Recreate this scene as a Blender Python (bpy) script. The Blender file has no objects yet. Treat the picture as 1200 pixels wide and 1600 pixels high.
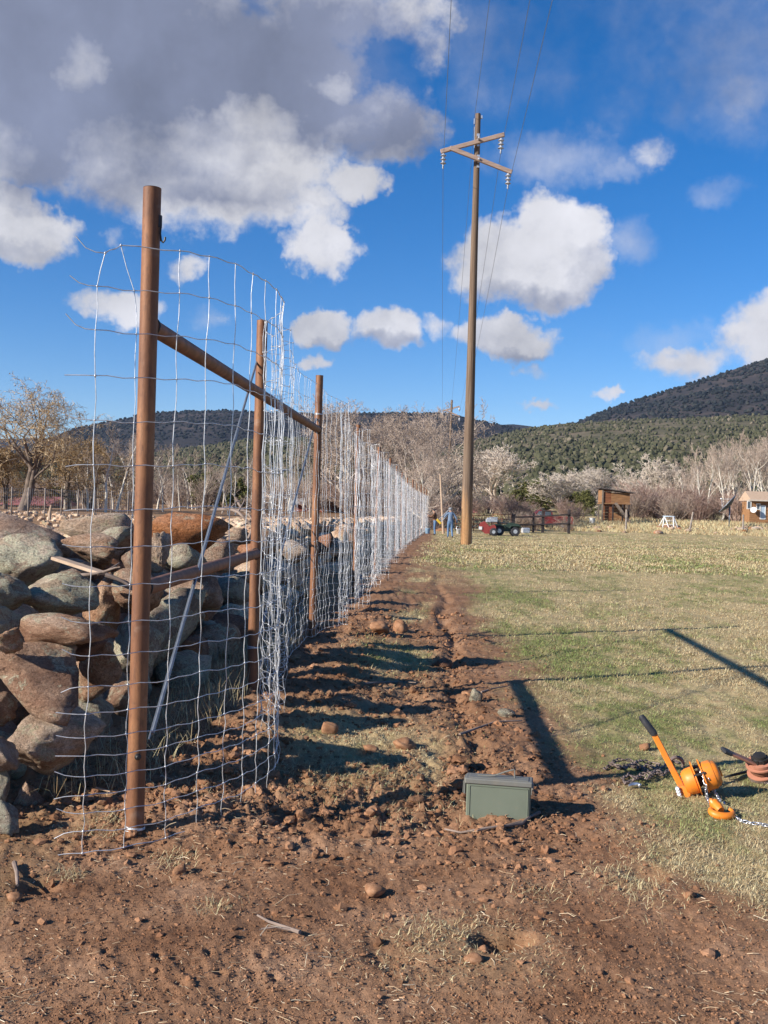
import bpy, math, random
import numpy as np
from mathutils import Vector, Matrix, Euler

random.seed(7)
rng = np.random.default_rng(11)
R = math.radians
SC = bpy.context.scene
COL = SC.collection

# ------------------------------------------------------------------ camera
CAM_H = 1.42
ROLL = R(1.65)
PITCH = R(0.36)
cam_d = bpy.data.cameras.new('camera')
cam_d.sensor_fit = 'VERTICAL'
cam_d.sensor_height = 36.0
cam_d.lens = 36.0
cam_d.clip_start = 0.05
cam_d.clip_end = 20000
cam = bpy.data.objects.new('camera', cam_d)
COL.objects.link(cam)
CAM_R = Matrix.Rotation(R(90) - PITCH, 3, 'X') @ Matrix.Rotation(ROLL, 3, 'Z')
cam.matrix_world = Matrix.Translation((0, 0, CAM_H)) @ CAM_R.to_4x4()
SC.camera = cam

# ------------------------------------------------------------------ view
SC.view_settings.view_transform = 'Standard'
SC.view_settings.look = 'None'
SC.view_settings.exposure = 0.80
SC.view_settings.gamma = 1.0
SC.view_settings.use_curve_mapping = False

# ------------------------------------------------------------------ sun
SUN_TRAVEL = Vector((2.0, 1.03, -1.03)).normalized()
sd = bpy.data.lights.new('sun', 'SUN')
sd.energy = 5.0
sd.angle = R(0.55)
sd.color = (1.0, 0.93, 0.82)
sun = bpy.data.objects.new('sun', sd)
COL.objects.link(sun)
sun.rotation_euler = SUN_TRAVEL.to_track_quat('-Z', 'Y').to_euler()
sun.location = (-30, -15, 18)
SUN_EL = math.asin(-SUN_TRAVEL.z)
SUN_ROT = math.atan2(-SUN_TRAVEL.x, -SUN_TRAVEL.y)


def ray(px, py):
    d = CAM_R @ Vector(((px - 600) / 1600, -(py - 800) / 1600, -1))
    return d


def azel(px, py):
    d = ray(px, py).normalized()
    return math.atan2(d.x, d.y), math.asin(d.z)


def P(px, py, y):
    """world point seen at a photo pixel, at world depth y"""
    d = ray(px, py)
    return Vector((d.x / d.y * y, y, CAM_H + d.z / d.y * y))


# ------------------------------------------------------------------ world
W = bpy.data.worlds.new('World')
SC.world = W
W.use_nodes = True
wn, wl = W.node_tree.nodes, W.node_tree.links
wn.clear()


def wnode(t, **kw):
    n = wn.new(t)
    for k, v in kw.items():
        setattr(n, k, v)
    return n


def wmath(op, a, b=None, c=None, clamp=False):
    n = wnode('ShaderNodeMath', operation=op, use_clamp=clamp)
    for i, v in enumerate((a, b, c)):
        if v is None:
            continue
        if isinstance(v, (int, float)):
            n.inputs[i].default_value = v
        else:
            wl.new(v, n.inputs[i])
    return n.outputs[0]


def wvec(op, a, b=None, c=None):
    n = wnode('ShaderNodeVectorMath', operation=op)
    for i, v in enumerate((a, b, c)):
        if v is None:
            continue
        if isinstance(v, (tuple, list)):
            n.inputs[i].default_value = v
        else:
            wl.new(v, n.inputs[i])
    return n.outputs['Value'] if op in ('DOT_PRODUCT', 'LENGTH') else n.outputs[0]


def wnoise(vec, scale, detail, rough=0.55, dist=0.0):
    n = wnode('ShaderNodeTexNoise')
    n.inputs['Scale'].default_value = scale
    n.inputs['Detail'].default_value = detail
    n.inputs['Roughness'].default_value = rough
    n.inputs['Distortion'].default_value = dist
    wl.new(vec, n.inputs['Vector'])
    return n


def wmix(fac, a, b):
    n = wnode('ShaderNodeMix', data_type='RGBA')
    for s, v in ((0, fac), (6, a), (7, b)):
        if isinstance(v, (int, float)):
            n.inputs[s].default_value = v
        elif isinstance(v, (tuple, list)):
            n.inputs[s].default_value = (*v, 1)
        else:
            wl.new(v, n.inputs[s])
    return n.outputs[2]


sky = wnode('ShaderNodeTexSky', sky_type='NISHITA')
sky.sun_disc = False
sky.sun_elevation = SUN_EL
sky.sun_rotation = SUN_ROT
sky.altitude = 1900
sky.air_density = 1.0
sky.dust_density = 0.25
sky.ozone_density = 1.6
tc = wnode('ShaderNodeTexCoord')
DIR = wvec('NORMALIZE', tc.outputs['Generated'])
sep = wnode('ShaderNodeSeparateXYZ')
wl.new(DIR, sep.inputs[0])
AZ = wmath('ARCTAN2', sep.outputs[0], sep.outputs[1])
EL = wmath('ARCSINE', sep.outputs[2])
cmb = wnode('ShaderNodeCombineXYZ')
wl.new(AZ, cmb.inputs[0])
wl.new(EL, cmb.inputs[1])
warp = wnoise(DIR, 9.0, 5, 0.6)
wv = wvec('SUBTRACT', warp.outputs['Color'], (0.5, 0.5, 0.5))
warp2 = wnoise(DIR, 34.0, 4, 0.6)
wv2 = wvec('SUBTRACT', warp2.outputs['Color'], (0.5, 0.5, 0.5))
PP = wvec('MULTIPLY_ADD', wv, (0.085, 0.07, 0), cmb.outputs[0])
PP = wvec('MULTIPLY_ADD', wv2, (0.036, 0.030, 0), PP)
warp3 = wnoise(DIR, 110.0, 3, 0.6)
PP = wvec('MULTIPLY_ADD', wvec('SUBTRACT', warp3.outputs['Color'], (0.5, 0.5, 0.5)), (0.010, 0.009, 0), PP)

# clouds: where each one stands in the sky (photo pixel centre, half width, half height, thickness)
CLOUDS = [
    # the big grey bank
    (60, 60, 330, 200, 1.6), (300, 130, 300, 190, 1.7), (60, 175, 260, 105, 1.4), (330, 270, 240, 105, 1.35),
    (560, 190, 130, 75, 1.0), (545, 282, 75, 50, 1.2), (500, 20, 230, 70, 1.1), (650, 40, 70, 110, 0.55), (470, 320, 90, 60, 0.9),
    (600, 210, 110, 45, 0.9),
    # puffs under it
    (45, 365, 85, 62, 1.25), (10, 335, 60, 60, 1.1), (165, 362, 40, 32, 0.62), (503, 392, 62, 50, 1.0), (285, 420, 56, 28, 0.75), (185, 492, 85, 34, 0.95),
    (345, 510, 40, 24, 0.42),
    (522, 515, 58, 42, 1.25), (612, 522, 72, 48, 1.3), (566, 536, 30, 18, 0.6), (700, 515, 40, 34, 0.55), (805, 522, 92, 44, 1.25), (850, 570, 50, 18, 0.55),
    # the bright one right of the pole, and its wisps
    (800, 400, 110, 82, 1.5), (868, 372, 105, 85, 1.6), (870, 440, 80, 55, 1.2), (745, 395, 55, 55, 1.0), (905, 410, 65, 60, 1.1),
        (1090, 562, 115, 34, 0.8), (1180, 535, 85, 42, 1.05), (1290, 520, 150, 80, 1.3),
    (858, 631, 52, 14, 0.85), (953, 612, 28, 13, 0.6), (502, 570, 28, 15, 0.75), (1010, 235, 50, 30, 0.3),
    # beyond the frame
    (-500, 150, 420, 260, 1.3), (-450, 480, 260, 70, 1.0), (1750, 250, 260, 150, 1.1), (2100, 500, 300, 80, 1.0), (500, -600, 500, 220, 1.0), (1300, -500, 260, 160, 0.8),
]
# the shaded (grey) belly of the bank
GREY = [(80, 60, 520, 200, 1.7), (400, 100, 340, 150, 1.6), (90, 235, 300, 85, 1.35), (600, 200, 140, 60, 1.3), (330, 305, 200, 50, 0.95), (530, 40, 240, 70, 0.9), (480, 215, 120, 50, 0.8),
        (600, 548, 120, 16, 0.8), (830, 552, 70, 14, 0.7), (835, 462, 110, 22, 0.75), (930, 440, 45, 50, 0.55), (1000, 60, 330, 150, 0.8), (-500, 150, 400, 220, 1.0), (30, 400, 80, 18, 0.5)]
# sunlit spots breaking through it
LIT = [(112, 88, 42, 48, 1.0), (405, 190, 62, 42, 1.15), (350, 230, 90, 45, 0.6), (535, 285, 85, 46, 1.3), (430, 285, 100, 50, 0.8), (515, 130, 45, 18, 0.8), (670, 15, 40, 50, 0.5), (200, 270, 120, 40, 0.35), (300, 350, 200, 26, 0.45)]


VEILS = [(880, 70, 200, 140, 0.95), (1150, 60, 160, 150, 1.05), (1060, 10, 220, 70, 0.9), (720, 60, 110, 130, 0.9), (1000, 372, 52, 40, 1.0), (870, 242, 120, 52, 1.35), (955, 256, 45, 24, 1.1), (1165, 145, 70, 36, 1.2), (1128, 300, 55, 34, 0.95),
         (1010, 235, 50, 30, 0.6), (560, 110, 160, 110, 0.9), (440, 500, 60, 40, 0.5), (1050, 530, 120, 40, 0.8), (345, 510, 50, 26, 0.8)]


def field(lst):
    acc = None
    for (px, py, rx, ry, amp) in lst:
        a, e = azel(px, py)
        if lst is CLOUDS:
            k_ = 0.86 if rx < 140 else 0.95
            rx, ry = rx * k_, ry * k_
        ix, iy = 1600 / rx, 1600 / ry
        w_ = wvec('MULTIPLY_ADD', PP, (ix, iy, 0), (-a * ix, -e * iy, 0))
        r2 = wvec('DOT_PRODUCT', w_, w_)
        v = wmath('MULTIPLY_ADD', r2, -amp * 0.8, amp)
        acc = wmath('MAXIMUM', v, acc if acc is not None else 0.0)
    return acc


F = field(CLOUDS)
G_ = field(GREY)
L_ = field(LIT)
n1 = wnoise(DIR, 15.0, 10, 0.62)
dsh = wvec('ADD', DIR, (-0.009, 0.0, 0.012))
n2 = wnoise(dsh, 15.0, 5, 0.58)
dens = wmath('MULTIPLY_ADD', n1.outputs[0], 2.1, -1.05)
dens = wmath('ADD', F, dens)
mr = wnode('ShaderNodeMapRange', interpolation_type='SMOOTHSTEP')
wl.new(dens, mr.inputs[0])
mr.inputs[1].default_value = 0.14
mr.inputs[2].default_value = 0.86
alpha = mr.outputs[0]
has = wmath('GREATER_THAN', F, 0.02)
fadein = wmath('MULTIPLY', F, 3.5, clamp=True)
alpha = wmath('MULTIPLY', alpha, fadein)
VF = field(VEILS)
nv = wnoise(DIR, 11.0, 8, 0.62)
vd = wmath('ADD', VF, wmath('MULTIPLY_ADD', nv.outputs[0], 2.6, -1.55))
mv = wnode('ShaderNodeMapRange', interpolation_type='SMOOTHSTEP')
wl.new(vd, mv.inputs[0])
mv.inputs[1].default_value = 0.0
mv.inputs[2].default_value = 1.7
valpha = wmath('MULTIPLY', mv.outputs[0], wmath('MULTIPLY', VF, 2.5, clamp=True))
alpha = wmath('MAXIMUM', alpha, wmath('MULTIPLY', valpha, 0.62))
relief = wmath('SUBTRACT', n1.outputs[0], n2.outputs[0])
relief = wmath('MULTIPLY_ADD', relief, 1.7, 0.0)
nl = wnoise(DIR, 5.0, 4, 0.5)
grey = wmath('SUBTRACT', G_, wmath('MULTIPLY', L_, 0.85))
grey = wmath('ADD', grey, wmath('MULTIPLY_ADD', nl.outputs[0], 0.9, -0.47))
thick = wmath('SUBTRACT', dens, 0.9)
shade = wmath('SUBTRACT', grey, relief)
shade = wmath('MULTIPLY_ADD', shade, 0.82, 0.04, clamp=True)
CLOUD_W, CLOUD_G = (7.6, 7.6, 8.1), (2.5, 2.85, 4.1)
ccol = wmix(shade, CLOUD_W, CLOUD_G)
nv2 = wnoise(DIR, 7.0, 6, 0.55)
mul = wnode('ShaderNodeMapRange')
wl.new(nv2.outputs[0], mul.inputs[0])
mul.inputs[1].default_value, mul.inputs[2].default_value, mul.inputs[3].default_value, mul.inputs[4].default_value = 0.34, 0.66, 0.74, 1.18
ccol = wvec('SCALE', ccol)
ccol.node.inputs[3].default_value = 1.0
wl.new(mul.outputs[0], ccol.node.inputs[3])
skc = wnode('ShaderNodeHueSaturation')
skc.inputs['Saturation'].default_value = 1.45
skc.inputs['Value'].default_value = 1.34
wl.new(sky.outputs[0], skc.inputs['Color'])
sky_t = wnode('ShaderNodeMix', data_type='RGBA', blend_type='MULTIPLY')
sky_t.inputs[0].default_value = 1.0
wl.new(skc.outputs[0], sky_t.inputs[6])
sky_t.inputs[7].default_value = (0.95, 0.95, 1.12, 1)
final = wmix(alpha, sky_t.outputs[2], ccol)
bg = wnode('ShaderNodeBackground')
bg.inputs['Strength'].default_value = 0.057
wl.new(final, bg.inputs[0])
wo = wnode('ShaderNodeOutputWorld')
wl.new(bg.outputs[0], wo.inputs[0])
W.cycles.sampling_method = 'MANUAL'
W.cycles.sample_map_resolution = 1024

# ------------------------------------------------------------------ numpy noise
_tab2 = rng.random((256, 256))
_tab3 = rng.random((64, 64, 64))


def vn2(x, y):
    xi, yi = np.floor(x).astype(int), np.floor(y).astype(int)
    fx, fy = x - xi, y - yi
    fx, fy = fx * fx * (3 - 2 * fx), fy * fy * (3 - 2 * fy)
    a, b = xi & 255, yi & 255
    a1, b1 = (xi + 1) & 255, (yi + 1) & 255
    return (_tab2[a, b] * (1 - fx) + _tab2[a1, b] * fx) * (1 - fy) + (_tab2[a, b1] * (1 - fx) + _tab2[a1, b1] * fx) * fy


def fbm2(x, y, oct=5, gain=0.5, lac=2.03):
    s, a, t = 0, 1.0, 0
    for i in range(oct):
        s = s + a * vn2(x + 17.3 * i, y - 9.1 * i)
        t += a
        a *= gain
        x, y = (x * 0.8 - y * 0.6) * lac, (x * 0.6 + y * 0.8) * lac
    return s / t - 0.5


def vn3(p):
    i = np.floor(p).astype(int)
    f = p - i
    f = f * f * (3 - 2 * f)
    i0, i1 = i & 63, (i + 1) & 63
    r = 0
    for dx in (0, 1):
        wx = f[..., 0] if dx else 1 - f[..., 0]
        ax = i1[..., 0] if dx else i0[..., 0]
        for dy in (0, 1):
            wy = f[..., 1] if dy else 1 - f[..., 1]
            ay = i1[..., 1] if dy else i0[..., 1]
            for dz in (0, 1):
                wz = f[..., 2] if dz else 1 - f[..., 2]
                az = i1[..., 2] if dz else i0[..., 2]
                r = r + wx * wy * wz * _tab3[ax, ay, az]
    return r


def fbm3(p, oct=4, gain=0.5):
    s, a, t = 0, 1.0, 0
    for i in range(oct):
        s = s + a * vn3(p + 7.7 * i)
        t += a
        a *= gain
        p = p * 2.07
    return s / t - 0.5


def ss(a, b, x):
    t = np.clip((np.asarray(x, float) - a) / (b - a), 0, 1)
    return t * t * (3 - 2 * t)


# ------------------------------------------------------------------ mesh helpers
def fast_mesh(name, V, F, smooth=True):
    V = np.asarray(V, np.float32)
    F = np.asarray(F, np.int32)
    me = bpy.data.meshes.new(name)
    n, k = F.shape
    me.vertices.add(len(V))
    me.vertices.foreach_set('co', V.ravel())
    me.loops.add(n * k)
    me.loops.foreach_set('vertex_index', F.ravel())
    me.polygons.add(n)
    me.polygons.foreach_set('loop_start', np.arange(0, n * k, k, dtype=np.int32))
    me.polygons.foreach_set('use_smooth', np.full(n, smooth, dtype=bool))
    me.update(calc_edges=True)
    return me


def link(name, me, mat=None, parent=None, smooth=None):
    o = bpy.data.objects.new(name, me)
    COL.objects.link(o)
    if mat is not None and len(me.materials) == 0:
        me.materials.append(mat)
    if parent is not None:
        o.parent = parent
    return o


def thing(name, label, cat, loc=(0, 0, 0), group=None, rz=0.0):
    o = bpy.data.objects.new(name, None)
    o.empty_display_size = 0.2
    COL.objects.link(o)
    o.location = loc
    o.rotation_euler = (0, 0, rz)
    o['label'] = label
    o['category'] = cat
    if group:
        o['group'] = group
    return o


def tag(o, label=None, cat=None, group=None, kind=None):
    for k, v in (('label', label), ('category', cat), ('group', group), ('kind', kind)):
        if v:
            o[k] = v
    return o


def part_empty(name, parent):
    o = bpy.data.objects.new(name, None)
    COL.objects.link(o)
    o.parent = parent
    return o


def frame_of(d, up=(0, 0, 1)):
    d = Vector(d).normalized()
    u = Vector(up)
    if abs(d.dot(u)) > 0.97:
        u = Vector((1, 0, 0))
    a = d.cross(u).normalized()
    b = a.cross(d).normalized()
    return a, b, d


class MB:
    """collects shapes, builds ONE mesh object"""

    def __init__(s):
        s.v, s.f = [], []

    def add(s, vs, fs):
        o = len(s.v)
        s.v += [tuple(v) for v in vs]
        s.f += [tuple(i + o for i in f) for f in fs]
        return s

    def box(s, c, size, rot=None, bev=0.0):
        c = Vector(c)
        hx, hy, hz = size[0] / 2, size[1] / 2, size[2] / 2
        M = rot if rot is not None else Matrix.Identity(3)
        if bev <= 0:
            vs = [c + M @ Vector((x * hx, y * hy, z * hz)) for x in (-1, 1) for y in (-1, 1) for z in (-1, 1)]
            fs = [(0, 1, 3, 2), (4, 6, 7, 5), (0, 4, 5, 1), (2, 3, 7, 6), (0, 2, 6, 4), (1, 5, 7, 3)]
            return s.add(vs, fs)
        vs, idx = [], {}
        for x in (-1, 1):
            for y in (-1, 1):
                for z in (-1, 1):
                    for ax in range(3):
                        h = [hx - bev, hy - bev, hz - bev]
                        h[ax] += bev
                        idx[(x, y, z, ax)] = len(vs)
                        vs.append(c + M @ Vector((x * h[0], y * h[1], z * h[2])))
        fs = []
        for ax in range(3):
            o1, o2 = (ax + 1) % 3, (ax + 2) % 3
            for sg in (-1, 1):
                q = []
                for (a, b) in ((-1, -1), (1, -1), (1, 1), (-1, 1)):
                    k = [0, 0, 0]
                    k[ax], k[o1], k[o2] = sg, a, b
                    q.append(idx[(*k, ax)])
                fs.append(q if sg > 0 else q[::-1])
        for ax in range(3):  # edges along ax
            o1, o2 = (ax + 1) % 3, (ax + 2) % 3
            for a in (-1, 1):
                for b in (-1, 1):
                    k0, k1 = [0, 0, 0], [0, 0, 0]
                    k0[ax], k0[o1], k0[o2] = -1, a, b
                    k1[ax], k1[o1], k1[o2] = 1, a, b
                    q = [idx[(*k0, o1)], idx[(*k1, o1)], idx[(*k1, o2)], idx[(*k0, o2)]]
                    fs.append(q if a * b > 0 else q[::-1])
        for x in (-1, 1):
            for y in (-1, 1):
                for z in (-1, 1):
                    q = [idx[(x, y, z, 0)], idx[(x, y, z, 1)], idx[(x, y, z, 2)]]
                    fs.append(q if x * y * z > 0 else q[::-1])
        return s.add(vs, fs)

    def tube(s, pts, r, n=8, cap=True):
        pts = [Vector(p) for p in pts]
        m = len(pts)
        rs = [r] * m if isinstance(r, (int, float)) else list(r)
        vs, fs = [], []
        a = None
        for i, p in enumerate(pts):
            d = (pts[min(i + 1, m - 1)] - pts[max(i - 1, 0)])
            if d.length < 1e-9:
                d = Vector((0, 0, 1))
            d.normalize()
            if a is None:
                a, b, _ = frame_of(d)
            else:
                a = (a - d * a.dot(d)).normalized()
                b = a.cross(d)
            for k in range(n):
                t = 2 * math.pi * k / n
                vs.append(p + (a * math.cos(t) + b * math.sin(t)) * rs[i])
        for i in range(m - 1):
            for k in range(n):
                k2 = (k + 1) % n
                fs.append((i * n + k, (i + 1) * n + k, (i + 1) * n + k2, i * n + k2))
        if cap:
            fs.append(tuple(range(n)))
            fs.append(tuple((m - 1) * n + k for k in range(n))[::-1])
        return s.add(vs, fs)

    def lathe(s, org, axis, prof, n=20):
        """prof: (distance along axis, radius)"""
        a, b, d = frame_of(axis)
        org = Vector(org)
        vs, fs = [], []
        for (h, r) in prof:
            for k in range(n):
                t = 2 * math.pi * k / n
                vs.append(org + d * h + (a * math.cos(t) + b * math.sin(t)) * max(r, 1e-4))
        m = len(prof)
        for i in range(m - 1):
            for k in range(n):
                k2 = (k + 1) % n
                fs.append((i * n + k, i * n + k2, (i + 1) * n + k2, (i + 1) * n + k))
        fs.append(tuple(range(n))[::-1])
        fs.append(tuple((m - 1) * n + k for k in range(n)))
        return s.add(vs, fs)

    def prism(s, poly, d):
        """polygon (world points) extruded by vector d"""
        d = Vector(d)
        n = len(poly)
        vs = [Vector(p) for p in poly] + [Vector(p) + d for p in poly]
        fs = [tuple(range(n))[::-1], tuple(range(n, 2 * n))] + [(i, (i + 1) % n, n + (i + 1) % n, n + i) for i in range(n)]
        return s.add(vs, fs)

    def build(s, name, mat=None, parent=None, smooth=False, angle=None):
        off = Vector((0, 0, 0))
        q = parent
        while q is not None:
            off += q.location
            q = q.parent
        me = bpy.data.meshes.new(name)
        me.from_pydata([(v[0] - off.x, v[1] - off.y, v[2] - off.z) for v in s.v], [], s.f)
        if smooth:
            me.polygons.foreach_set('use_smooth', [True] * len(me.polygons))
            me.update()
            if angle is not None:
                me.set_sharp_from_angle(angle=R(angle))
        return link(name, me, mat, parent)


def segs_mesh(P0, P1, R0, R1, n=3):
    """many tapered prisms at once"""
    P0, P1 = np.asarray(P0, float), np.asarray(P1, float)
    R0, R1 = np.asarray(R0, float), np.asarray(R1, float)
    d = P1 - P0
    d /= np.maximum(np.linalg.norm(d, axis=1, keepdims=True), 1e-9)
    up = np.where(np.abs(d[:, 2:3]) > 0.9, np.array([[1.0, 0, 0]]), np.array([[0, 0, 1.0]]))
    a = np.cross(d, up)
    a /= np.linalg.norm(a, axis=1, keepdims=True)
    b = np.cross(d, a)
    N = len(P0)
    V = np.zeros((N, 2 * n, 3))
    for k in range(n):
        t = 2 * math.pi * k / n
        o = a * math.cos(t) + b * math.sin(t)
        V[:, k] = P0 + o * R0[:, None]
        V[:, n + k] = P1 + o * R1[:, None]
    base = (np.arange(N) * 2 * n)[:, None]
    Fs = []
    for k in range(n):
        k2 = (k + 1) % n
        Fs.append(base + np.array([[k, k2, n + k2, n + k]]))
    return V.reshape(-1, 3), np.concatenate(Fs)


def poly_tubes(lines, radii, n=3):
    """list of (m,3) arrays -> merged tube mesh arrays (rings shared along each line)"""
    Vs, Fs, off = [], [], 0
    for L, r in zip(lines, radii):
        L = np.asarray(L, float)
        m = len(L)
        d = np.gradient(L, axis=0)
        d /= np.maximum(np.linalg.norm(d, axis=1, keepdims=True), 1e-9)
        md = np.abs(d).mean(axis=0)
        up = np.array([0, 0, 1.0]) if md[2] < 0.8 else np.array([1.0, 0, 0])
        a = np.cross(d, up)
        a /= np.maximum(np.linalg.norm(a, axis=1, keepdims=True), 1e-9)
        b = np.cross(d, a)
        rr = np.broadcast_to(np.asarray(r, float), (m,))[:, None]
        ring = np.stack([L + (a * math.cos(2 * math.pi * k / n) + b * math.sin(2 * math.pi * k / n)) * rr for k in range(n)], axis=1)
        Vs.append(ring.reshape(-1, 3))
        i = np.arange(m - 1)[:, None] * n
        for k in range(n):
            k2 = (k + 1) % n
            Fs.append(off + i + np.array([[k, k2, n + k2, n + k]]))
        off += m * n
    return np.concatenate(Vs), np.concatenate(Fs)


def ico(sub):
    import bmesh
    bm = bmesh.new()
    bmesh.ops.create_icosphere(bm, subdivisions=sub, radius=1.0)
    V = np.array([v.co[:] for v in bm.verts])
    Fc = np.array([[v.index for v in f.verts] for f in bm.faces])
    bm.free()
    return V, Fc


ICO1, ICO2, ICO3, ICO4 = ico(1), ico(2), ico(3), ico(4)
OCT = (np.array([(1, 0, 0), (-1, 0, 0), (0, 1, 0), (0, -1, 0), (0, 0, 1), (0, 0, -1)], float), np.array([(0, 2, 4), (2, 1, 4), (1, 3, 4), (3, 0, 4), (2, 0, 5), (1, 2, 5), (3, 1, 5), (0, 3, 5)]))


def copy_tree(o, parent=None):
    c = o.copy()
    COL.objects.link(c)
    c.parent = parent
    for ch in o.children:
        copy_tree(ch, c)
    return c


# ------------------------------------------------------------------ materials
def lin(c):
    """sRGB 0-255 triple -> linear"""
    return tuple(((x / 255) / 12.92 if x / 255 <= 0.04045 else ((x / 255 + 0.055) / 1.055) ** 2.4) for x in c)


class NT:
    def __init__(s, name):
        s.m = bpy.data.materials.new(name)
        s.m.use_nodes = True
        s.n, s.l = s.m.node_tree.nodes, s.m.node_tree.links
        s.bsdf = s.n['Principled BSDF']
        s.bsdf.inputs['Specular IOR Level'].default_value = 0.3

    def node(s, t, **kw):
        n = s.n.new(t)
        for k, v in kw.items():
            setattr(n, k, v)
        return n

    def put(s, sock, v):
        if isinstance(v, bpy.types.NodeSocket):
            s.l.new(v, sock)
        elif isinstance(v, (tuple, list)) and len(v) == 3 and sock.type == 'RGBA':
            sock.default_value = (*v, 1)
        else:
            sock.default_value = v

    def coord(s, kind='Object', scale=None, jitter=False):
        t = s.node('ShaderNodeTexCoord').outputs[kind]
        if jitter:
            oi = s.node('ShaderNodeObjectInfo')
            m = s.node('ShaderNodeMath', operation='MULTIPLY')
            s.l.new(oi.outputs['Random'], m.inputs[0])
            m.inputs[1].default_value = 37.0
            v = s.node('ShaderNodeVectorMath', operation='ADD')
            s.l.new(t, v.inputs[0])
            s.l.new(m.outputs[0], v.inputs[1])
            t = v.outputs[0]
        if scale:
            v = s.node('ShaderNodeVectorMath', operation='MULTIPLY')
            s.l.new(t, v.inputs[0])
            v.inputs[1].default_value = scale
            t = v.outputs[0]
        return t

    def noise(s, vec, scale, detail=5, rough=0.55, dist=0.0):
        n = s.node('ShaderNodeTexNoise')
        n.inputs['Scale'].default_value = scale
        n.inputs['Detail'].default_value = detail
        n.inputs['Roughness'].default_value = rough
        n.inputs['Distortion'].default_value = dist
        s.l.new(vec, n.inputs['Vector'])
        return n.outputs[0]

    def voro(s, vec, scale, feature='F1', rand=1.0):
        n = s.node('ShaderNodeTexVoronoi', feature=feature)
        n.inputs['Scale'].default_value = scale
        n.inputs['Randomness'].default_value = rand
        s.l.new(vec, n.inputs['Vector'])
        return n

    def ramp(s, fac, stops):
        n = s.node('ShaderNodeValToRGB')
        cr = n.color_ramp
        while len(cr.elements) < len(stops):
            cr.elements.new(0.5)
        for e, (p, c) in zip(cr.elements, stops):
            e.position = p
            e.color = (*c, 1) if len(c) == 3 else c
        s.l.new(fac, n.inputs[0])
        return n.outputs[0]

    def mr(s, v, a, b, c=0.0, d=1.0):
        n = s.node('ShaderNodeMapRange')
        s.l.new(v, n.inputs[0])
        for i, x in enumerate((a, b, c, d)):
            n.inputs[1 + i].default_value = x
        return n.outputs[0]

    def math(s, op, a, b=0.0, clamp=False):
        n = s.node('ShaderNodeMath', operation=op, use_clamp=clamp)
        s.put(n.inputs[0], a)
        s.put(n.inputs[1], b)
        return n.outputs[0]

    def mix(s, fac, a, b, mode='MIX'):
        n = s.node('ShaderNodeMix', data_type='RGBA', blend_type=mode)
        s.put(n.inputs[0], fac)
        s.put(n.inputs[6], a)
        s.put(n.inputs[7], b)
        return n.outputs[2]

    def bump(s, h, strength=0.5, dist=0.01, prev=None):
        n = s.node('ShaderNodeBump')
        n.inputs['Strength'].default_value = strength
        n.inputs['Distance'].default_value = dist
        s.l.new(h, n.inputs['Height'])
        if prev is not None:
            s.l.new(prev, n.inputs['Normal'])
        return n.outputs[0]

    def out(s, color=None, rough=None, metal=None, normal=None, spec=None):
        for k, v in (('Base Color', color), ('Roughness', rough), ('Metallic', metal), ('Normal', normal), ('Specular IOR Level', spec)):
            if v is not None:
                s.put(s.bsdf.inputs[k], v)
        return s.m


def simple(name, c1, c2=None, scale=6, rough=0.7, bump=0.2, bdist=0.004, metal=0.0, spec=0.3, detail=5, stretch=None, jitter=True):
    t = NT(name)
    v = t.coord('Object', stretch, jitter)
    c2 = c2 or tuple(x * 0.7 for x in c1)
    n = t.noise(v, scale, detail)
    col = t.ramp(n, [(0.32, c2), (0.66, c1)])
    nb = t.noise(v, scale * 5, 4)
    return t.out(col, rough, metal, t.bump(nb, bump, bdist) if bump else None, spec)


M = {}
# soil and turf ------------------------------------------------------------
DIRT_A, DIRT_B, DIRT_C = (0.292, 0.168, 0.096), (0.200, 0.105, 0.057), (0.37, 0.235, 0.148)
STRAW, STRAW2, GREEN, GREEN2 = (0.52, 0.41, 0.225), (0.38, 0.285, 0.15), (0.16, 0.20, 0.06), (0.105, 0.145, 0.042)


def soil_colour(t, v):
    n = t.noise(v, 2.2, 8, 0.62)
    c = t.ramp(n, [(0.3, DIRT_B), (0.52, DIRT_A), (0.72, DIRT_C)])
    f = t.noise(v, 45, 6, 0.7)
    c2 = t.ramp(f, [(0.3, (0.55, 0.5, 0.48)), (0.6, (1.05, 1.0, 1.0)), (0.75, (1.35, 1.3, 1.25))])
    return t.mix(0.8, c, c2, 'MULTIPLY')


t = NT('ground_soil_and_turf')
v = t.coord('Object')
soil = soil_colour(t, v)
gm = t.node('ShaderNodeAttribute', attribute_name='turf').outputs['Fac']
gg = t.node('ShaderNodeAttribute', attribute_name='green').outputs['Fac']
vs_ = t.coord('Object', (1.0, 0.45, 1.0))
st = t.noise(vs_, 9, 7, 0.68)
fine = t.noise(v, 60, 5, 0.7)
dry = t.mix(t.mr(fine, 0.3, 0.7), STRAW2, STRAW)
grn = t.mix(t.mr(fine, 0.3, 0.7), GREEN2, GREEN)
grn = t.mix(0.35, grn, STRAW2)
k = t.math('ADD', gg, t.mr(st, 0.35, 0.65, -0.35, 0.35), True)
turf = t.mix(k, dry, grn)
bare = t.noise(v, 5.5, 6, 0.65)
gm2 = t.math('MULTIPLY', gm, t.mr(bare, 0.30, 0.46, 0.35, 1.0))
col = t.mix(gm2, soil, turf)
b1 = t.noise(v, 38, 7, 0.72)
b2 = t.noise(v, 160, 4, 0.7)
nrm = t.bump(b1, 0.45, 0.025)
nrm = t.bump(b2, 0.5, 0.007, nrm)
M['ground'] = t.out(col, 0.95, 0, nrm, 0.1)

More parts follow.
